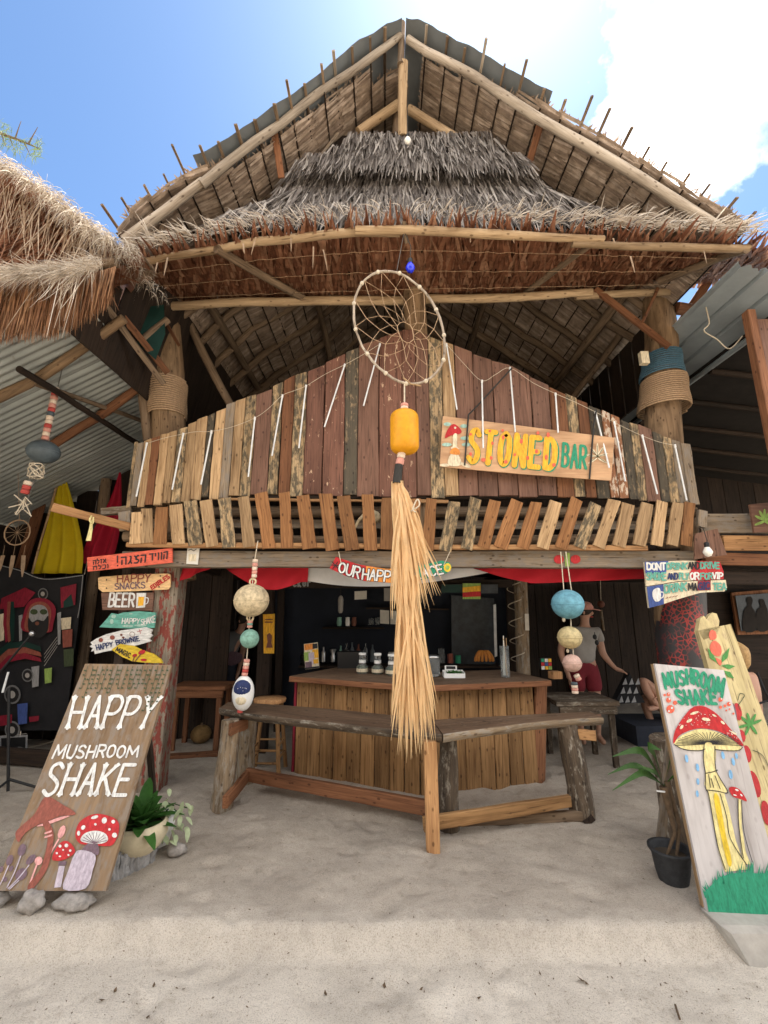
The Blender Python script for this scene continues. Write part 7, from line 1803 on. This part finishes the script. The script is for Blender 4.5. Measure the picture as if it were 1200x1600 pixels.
# framed picture and cushion at the right, inside
t = thing('framed_picture', 'dark framed picture of two people on the right wall', 'picture', tuple(P(1180, 990, 5.6)))
b = MB(); q = [(1143, 926), (1215, 920), (1222, 990), (1153, 992)]; b.poly([P(x, y, 5.6) for x, y in q], .03, NF); b.build('frame', 'wood_brown', t)
b = MB(); b.poly([P(x, y, 5.57) for x, y in ((1149, 931), (1210, 926), (1216, 984), (1158, 986))], .004, NF); b.build('print', 'photo_dark', t)
f = Face(V((0, 5.565, 0)), NF, t)
f.blob('printed_figure', [(1161, 985), (1162, 955), (1168, 946), (1166, 936), (1172, 932), (1176, 938), (1174, 947), (1180, 958), (1180, 985)], 'wall_dark', 1, 3); f.blob('printed_figure', [(1182, 984), (1182, 955), (1188, 948), (1186, 938), (1192, 936), (1196, 945), (1200, 960), (1200, 984)], 'wall_dark', 1, 3)
rwall = P(1150, 960, 5.7)
plank('picture_rail', P(1100, 955, 5.72), P(1300, 955, 5.72), 1.6, 1.6, .04, NF, 'wood_dark', nb, seg=2)
p = P(980, 1098, 6.2); cu = thing('floor_cushion', 'triangle cushion with white zigzag pattern in the shade on the right', 'cushion', tuple(p))
b = MB(); b.poly([P(960, 1100, 6.2), P(1008, 1098, 6.2), P(984, 1052, 6.3)], .12, NF); b.build('body', 'cloth_black', cu); f = Face(V((0, 6.18, 0)), NF, cu); f.base = .004
for r_ in range(3):
    for k in range(3): f.blob('white_patch', [(966 + 10 * k + 3 * r_, 1098 - 14 * r_), (974 + 10 * k + 3 * r_, 1097 - 14 * r_), (971 + 10 * k + 3 * r_, 1087 - 14 * r_)], 'paint_grey', 1)

# distant casuarina twig, top left
tr = thing('casuarina_tree', 'feathery casuarina branch reaching in against the blue sky, upper left', 'tree', (-10.5, 6.4, 0))
pole('trunk', [V((-10.5, 6.4, -.2)), V((-10.3, 6.3, 5)), V((-9.8, 6.2, 9.5)), V((-9.4, 6.2, 13))], [.22, .18, .12, .05], 'palm_bark', tr, wob=.1)
br = pole('branch', [V((-10.1, 6.2, 7.2)), P(-30, 196, 6), P(30, 218, 6), P(62, 232, 6)], [.07, .03, .02, .008], 'palm_bark', tr, wob=.03)
for k in range(7): br = pole('twig', [P(-20 + k * 11, 200 + k * 4, 6), P(-14 + k * 12, 200 + k * 4 + rnd.choice((-26, 22)), 6)], [.012, .004], 'palm_bark', tr, wob=.02)
b = MB()
for k in range(900):
    t_ = rnd.random(); px = lerp(-50, 66, t_); py = lerp(192, 232, t_) + rnd.uniform(-20, 20)
    if mnoise.noise(V((px * .06, py * .06, 0))) < -.05: continue
    q = P(px, py, 6 + rnd.uniform(-.3, .3)); b.leaf(q, V((rnd.uniform(-.5, .9), rnd.uniform(-.4, .4), rnd.uniform(-1, .3))).normalized(), rnd.uniform(.06, .18), .007, V((rnd.uniform(-1, 1), 1, 0)).normalized(), .2)
for k in range(2600):
    q = V((-10.6, 6.2, 11)) + V((rnd.uniform(-1.6, 1.0), rnd.uniform(-1, 1), rnd.uniform(-2, 2))); b.leaf(q, V((rnd.uniform(-1, 1), rnd.uniform(-1, 1), rnd.uniform(-1, .3))).normalized(), rnd.uniform(.12, .3), .02, V((rnd.uniform(-1, 1), 1, 0)).normalized(), .2)
b.build('crown', 'leaf_needle', tr, kind='stuff')

# ================================================================== people
def skin_obj(name, J, edges, rad, mat, parent, root='pelvis', sub=2):
    names = []; 
    for e in edges:
        for k in e:
            if k not in names: names.append(k)
    me = bpy.data.meshes.new(name)
    me.from_pydata([tuple(J[k]) for k in names], [(names.index(a), names.index(c)) for a, c in edges], [])
    me.materials.append(MT[mat])
    o = link(name, me, parent)
    md = o.modifiers.new('skin', 'SKIN'); md.use_smooth_shade = True; md.branch_smoothing = .3
    sv = me.skin_vertices[0].data
    for i, k in enumerate(names):
        r = rad[k]; sv[i].radius = (r, r) if not isinstance(r, tuple) else r
        sv[i].use_root = (k == root)
    sb = o.modifiers.new('smooth', 'SUBSURF'); sb.levels = sub; sb.render_levels = sub
    return o
BR = dict(pelvis=.135, waist=.125, chest=.15, neck0=.075, neck=.052, jaw=.068, head=.088, crown=.068, nose=.014,
          hipL=.10, hipR=.10, kneeL=.062, kneeR=.062, calfL=.058, calfR=.058, ankL=.04, ankR=.04, toeL=.034, toeR=.034,
          shL=.062, shR=.062, elL=.044, elR=.044, wrL=.028, wrR=.028, paL=.034, paR=.034)
BE = [('pelvis','waist'),('waist','chest'),('chest','neck0'),('neck0','neck'),('neck','jaw'),('jaw','head'),('head','crown'),('head','nose'),
      ('pelvis','hipL'),('hipL','kneeL'),('kneeL','calfL'),('calfL','ankL'),('ankL','toeL'),('pelvis','hipR'),('hipR','kneeR'),('kneeR','calfR'),('calfR','ankR'),('ankR','toeR'),
      ('chest','shL'),('shL','elL'),('elL','wrL'),('wrL','paL'),('chest','shR'),('shR','elR'),('elR','wrR'),('wrR','paR')]
def body(parent, J, face=V((0, -1, 0)), scale=1.0, mat='skin'):
    J = dict(J); R = {k: v * scale for k, v in BR.items()}; E = list(BE)
    J['nose'] = J['head'] + face * .105 * scale + V((0, 0, -.02))
    for s in 'LR':
        d = (J['pa' + s] - J['wr' + s]).normalized(); up = V((0, 0, 1)) if abs(d.z) < .8 else V((1, 0, 0)); sd = d.cross(up).normalized()
        for k in range(4):
            b0 = 'f%d%s' % (k, s); b1 = 'g%d%s' % (k, s); o_ = sd * (.022 * (k - 1.5))
            J[b0] = J['pa' + s] + d * .055 + o_; J[b1] = J[b0] + (d + V((0, 0, -.5))).normalized() * (.04, .048, .045, .034)[k]
            R[b0] = .009; R[b1] = .008; E += [('pa' + s, b0), (b0, b1)]
        J['t0' + s] = J['wr' + s].lerp(J['pa' + s], .6) - sd * .045; J['t1' + s] = J['t0' + s] + (d - sd * .4).normalized() * .045; R['t0' + s] = .011; R['t1' + s] = .009; E += [('wr' + s, 't0' + s), ('t0' + s, 't1' + s)]
    o = skin_obj('body', J, E, R, mat, parent)
    h = J['head']; sd = face.cross(V((0, 0, 1))).normalized()
    for s in (-1, 1):
        b = MB(); b.sphere(h + face * .083 * scale + sd * s * .03 + V((0, 0, .012)), .011, 8, 6); b.build('eye', 'hair_dark', parent)
        b = MB(); b.sphere(h + sd * s * .085 * scale + V((0, 0, -.005)), .026, 8, 6, (.5, .8, 1.2)); b.build('ear', mat, parent)
    b = MB(); b.sphere(h + face * .075 * scale + V((0, 0, -.065)), .022, 8, 5, (1.2, .7, .4)); b.build('mouth', 'cork_red', parent)
    return J
def tee(parent, J, mat, k=1.13):
    J = dict(J); J['slL'] = J['shL'].lerp(J['elL'], .55); J['slR'] = J['shR'].lerp(J['elR'], .55)
    skin_obj('t_shirt', J, [('pelvis', 'waist'), ('waist', 'chest'), ('chest', 'neck0'), ('chest', 'shL'), ('shL', 'slL'), ('chest', 'shR'), ('shR', 'slR')], dict(pelvis=.15*k, waist=.138*k, chest=.158*k, neck0=.085, shL=.075*k, shR=.075*k, slL=.072, slR=.072), mat, parent)
def shorts(parent, J, mat, f_=.7):
    J = dict(J); J['tL'] = J['hipL'].lerp(J['kneeL'], f_); J['tR'] = J['hipR'].lerp(J['kneeR'], f_)
    skin_obj('shorts', J, [('waist', 'pelvis'), ('pelvis', 'hipL'), ('hipL', 'tL'), ('pelvis', 'hipR'), ('hipR', 'tR')], dict(waist=.14, pelvis=.152, hipL=.122, hipR=.122, tL=.105, tR=.105), mat, parent)
def stand(x, y, h=1.74, lean=0.0):
    k = h / 1.74; J = {}
    f = lambda dx, dy, z: V((x + dx * k, y + dy * k, z * k))
    J.update(pelvis=f(0, 0, .95), waist=f(0, 0, 1.10), chest=f(lean * .5, 0, 1.30), neck0=f(lean * .9, 0, 1.43), neck=f(lean, 0, 1.49), jaw=f(lean * 1.1, 0, 1.56), head=f(lean * 1.15, 0, 1.63), crown=f(lean * 1.15, .01, 1.69),
             hipL=f(-.10, 0, .86), kneeL=f(-.11, -.02, .50), calfL=f(-.11, .0, .34), ankL=f(-.11, .02, .09), toeL=f(-.12, -.12, .04), hipR=f(.10, 0, .86), kneeR=f(.11, -.02, .50), calfR=f(.11, 0, .34), ankR=f(.11, .02, .09), toeR=f(.13, -.12, .04),
             shL=f(-.19 + lean * .5, 0, 1.38), elL=f(-.24, .03, 1.12), wrL=f(-.22, -.05, .90), paL=f(-.21, -.07, .82), shR=f(.19 + lean * .5, 0, 1.38), elR=f(.26, .03, 1.12), wrR=f(.25, -.05, .90), paR=f(.24, -.07, .82))
    return J
def cap_on(parent, J, face, mat, hair):
    h = J['head']; b = MB(); b.sphere(h + V((0, 0, .03)) - face * .012, .108, 16, 8, (1, 1, .85)); b.build('hair', hair, parent)
    b = MB(); b.lathe([(.115, .03), (.112, .07), (.09, .115), (.05, .135), (.001, .14)], 18, h); b.build('cap', mat, parent)
    b = MB(); sd = face.cross(V((0, 0, 1))); pts = [h + face * (.10 + .10 * math.cos(a)) + sd * .085 * math.sin(a) + V((0, 0, .045 - .02 * math.cos(a))) for a in [-1.5 + .3 * i for i in range(11)]]; b.poly(pts, .01, V((0, 0, 1))); b.build('cap_peak', mat, parent)
# man at the right of the counter, looking right, one hand on a chair back
q = P(908, 1000, 6.2)
m1 = thing('person', 'man in grey V-neck shirt, maroon shorts and cap standing right of counter', 'person', (q.x, 6.2, 0))
fc = V((.85, -.5, 0)).normalized(); J = stand(q.x, 6.2, 1.76, .07)
J['shL'] = V((q.x - .21, 6.15, 1.40)); J['elL'] = V((q.x - .29, 6.2, 1.13)); J['wrL'] = V((q.x - .26, 6.1, .91)); J['paL'] = V((q.x - .25, 6.08, .83))
J['shR'] = V((q.x + .22, 6.2, 1.40)); J['elR'] = P(942, 1022, 6.15); J['wrR'] = P(960, 1044, 6.1); J['paR'] = P(968, 1047, 6.08)
J = body(m1, J, fc, 1.05); tee(m1, J, 'cloth_grey', 1.2); shorts(m1, J, 'cloth_maroon'); cap_on(m1, J, fc, 'cork_pink', 'hair_dark')
b = MB(); c = J['chest'] + V((.06, -.20, .02)); b.sphere(c, .028, 10, 6, (1, .3, 1.2)); b.sphere(c + V((.02, 0, -.07)), .028, 10, 6, (1, .3, 1.2)); b.tube([c + V((0, 0, .06)), c + V((.02, 0, -.1))], .005, 5); b.build('sunglasses', 'plastic_black', m1)
# man in the dark on the left, bent to the right, hand on hip
q = P(352, 1030, 7.0)
m2 = thing('person', 'man in dark grey printed T-shirt in the shade left of the counter', 'person', (q.x, 7.0, 0))
J = stand(q.x, 7.0, 1.62, .22); J['elL'] = P(322, 1022, 6.95); J['wrL'] = P(332, 1050, 6.8); J['paL'] = P(337, 1055, 6.8); fc = V((.9, -.4, 0)).normalized()
J = body(m2, J, fc, 1.0); tee(m2, J, 'cloth_tee', 1.2); shorts(m2, J, 'cloth_navy', .9)
b = MB(); b.sphere(J['head'] + V((0, 0, .03)) - fc * .015, .11, 16, 8, (1, 1, .9)); b.build('hair', 'hair_dark', m2)
f = Face(V((0, J['chest'].y - .20, 0)), NF, m2); f.blob('shirt_print', [(352, 1025), (362, 1018), (378, 1022), (376, 1034), (362, 1040), (354, 1036)], 'paint_mauve', 1, 3)
# woman sitting with her back to us
q = P(1160, 1075, 4.75)
m3 = thing('person', 'blond woman in a black strap top sitting with her back turned, right', 'person', (q.x, 4.75, 0))
x, y = q.x, 4.75; J = dict(pelvis=V((x + .04, y, .56)), waist=V((x + .02, y - .02, .72)), chest=V((x - .02, y - .02, .95)), neck0=V((x - .06, y, 1.10)), neck=V((x - .07, y + .01, 1.16)), jaw=V((x - .08, y + .03, 1.22)), head=V((x - .09, y + .03, 1.29)), crown=V((x - .09, y + .02, 1.35)),
    hipL=V((x - .06, y + .06, .54)), kneeL=V((x - .12, y + .45, .55)), calfL=V((x - .12, y + .47, .4)), ankL=V((x - .12, y + .45, .1)), toeL=V((x - .12, y + .6, .05)), hipR=V((x + .14, y + .06, .54)), kneeR=V((x + .2, y + .45, .55)), calfR=V((x + .2, y + .47, .4)), ankR=V((x + .2, y + .45, .1)), toeR=V((x + .2, y + .6, .05)),
    shL=V((x - .18, y, 1.04)), elL=V((x - .2, y + .15, .82)), wrL=V((x - .1, y + .38, .75)), paL=V((x - .06, y + .44, .75)), shR=V((x + .12, y, 1.04)), elR=V((x + .16, y + .15, .82)), wrR=V((x + .1, y + .38, .75)), paR=V((x + .08, y + .44, .75)))
J = body(m3, J, V((0, 1, 0)), .92); shorts(m3, J, 'cloth_black', .5)
b = MB(); h = J['head']; b.sphere(h + V((0, -.02, .02)), .112, 16, 10, (1, 1, 1.1)); b.tube(catmull([h + V((.02, -.10, .05)), h + V((.05, -.17, .0)), h + V((.05, -.16, -.12)), h + V((.03, -.12, -.22))], 4), [.045] * 4 + [.05] * 5 + [.04, .03, .02, .008], 10); b.build('hair', 'hair_blond', m3)
cord('strap', [V((x + .08, y - .12, 1.08)), V((x + .06, y - .19, .95)), V((x + .10, y - .19, .84)), V((x + .17, y - .10, .80))], .010, 'cloth_black', m3); cord('strap', [V((x + .10, y - .19, .84)), V((x - .04, y - .19, .80)), V((x - .16, y - .10, .80))], .010, 'cloth_black', m3)
st2 = thing('seat_box', 'dark wooden box seat under the sitting woman at the right', 'seat', (x + .05, y, 0)); b = MB(); b.box((x + .05, y + .05, .21), (.5, .4, .42)); b.build('box', 'wood_dark', st2); b = MB(); b.box((x + .05, y + .05, .435), (.52, .42, .03)); b.build('lid', 'wood_seat', st2)
# person sitting low in the shade beside the painted pillar
q = P(1048, 1060, 6.4); x, y = q.x, 6.4
m4 = thing('person', 'person sitting low with bare knee raised beside the painted pillar', 'person', (x, y, 0))
J = dict(pelvis=V((x + .05, y, .36)), waist=V((x + .06, y, .52)), chest=V((x + .03, y, .76)), neck0=V((x, y, .90)), neck=V((x - .01, y, .96)), jaw=V((x - .03, y - .01, 1.02)), head=V((x - .03, y, 1.09)), crown=V((x - .02, y, 1.15)),
    hipL=V((x - .02, y - .08, .34)), kneeL=P(1003, 1060, y - .2), calfL=P(1012, 1082, y - .2), ankL=P(1028, 1105, y - .15), toeL=P(1012, 1108, y - .2), hipR=V((x, y + .1, .34)), kneeR=V((x - .35, y + .1, .5)), calfR=V((x - .32, y + .1, .36)), ankR=V((x - .25, y + .1, .1)), toeR=V((x - .36, y + .1, .06)),
    shL=V((x - .03, y - .16, .86)), elL=V((x - .12, y - .2, .62)), wrL=V((x - .26, y - .2, .58)), paL=V((x - .32, y - .2, .57)), shR=V((x + .05, y + .16, .86)), elR=V((x - .02, y + .2, .62)), wrR=V((x - .2, y + .15, .55)), paR=V((x - .27, y + .12, .54)))
J = body(m4, J, V((-1, -.2, 0)).normalized(), .95); tee(m4, J, 'cloth_navy'); shorts(m4, J, 'cloth_navy', .4)
b = MB(); b.sphere(J['head'] + V((.02, 0, .03)), .108, 16, 8); b.build('hair', 'hair_dark', m4)
sb_ = thing('floor_mattress', 'dark low mattress under the sitting person in the shade', 'mattress', (x, y, 0)); b = MB(); b.box((x - .1, y + .05, .12), (1.2, .7, .24)); b.build('pad', 'cloth_navy', sb_)
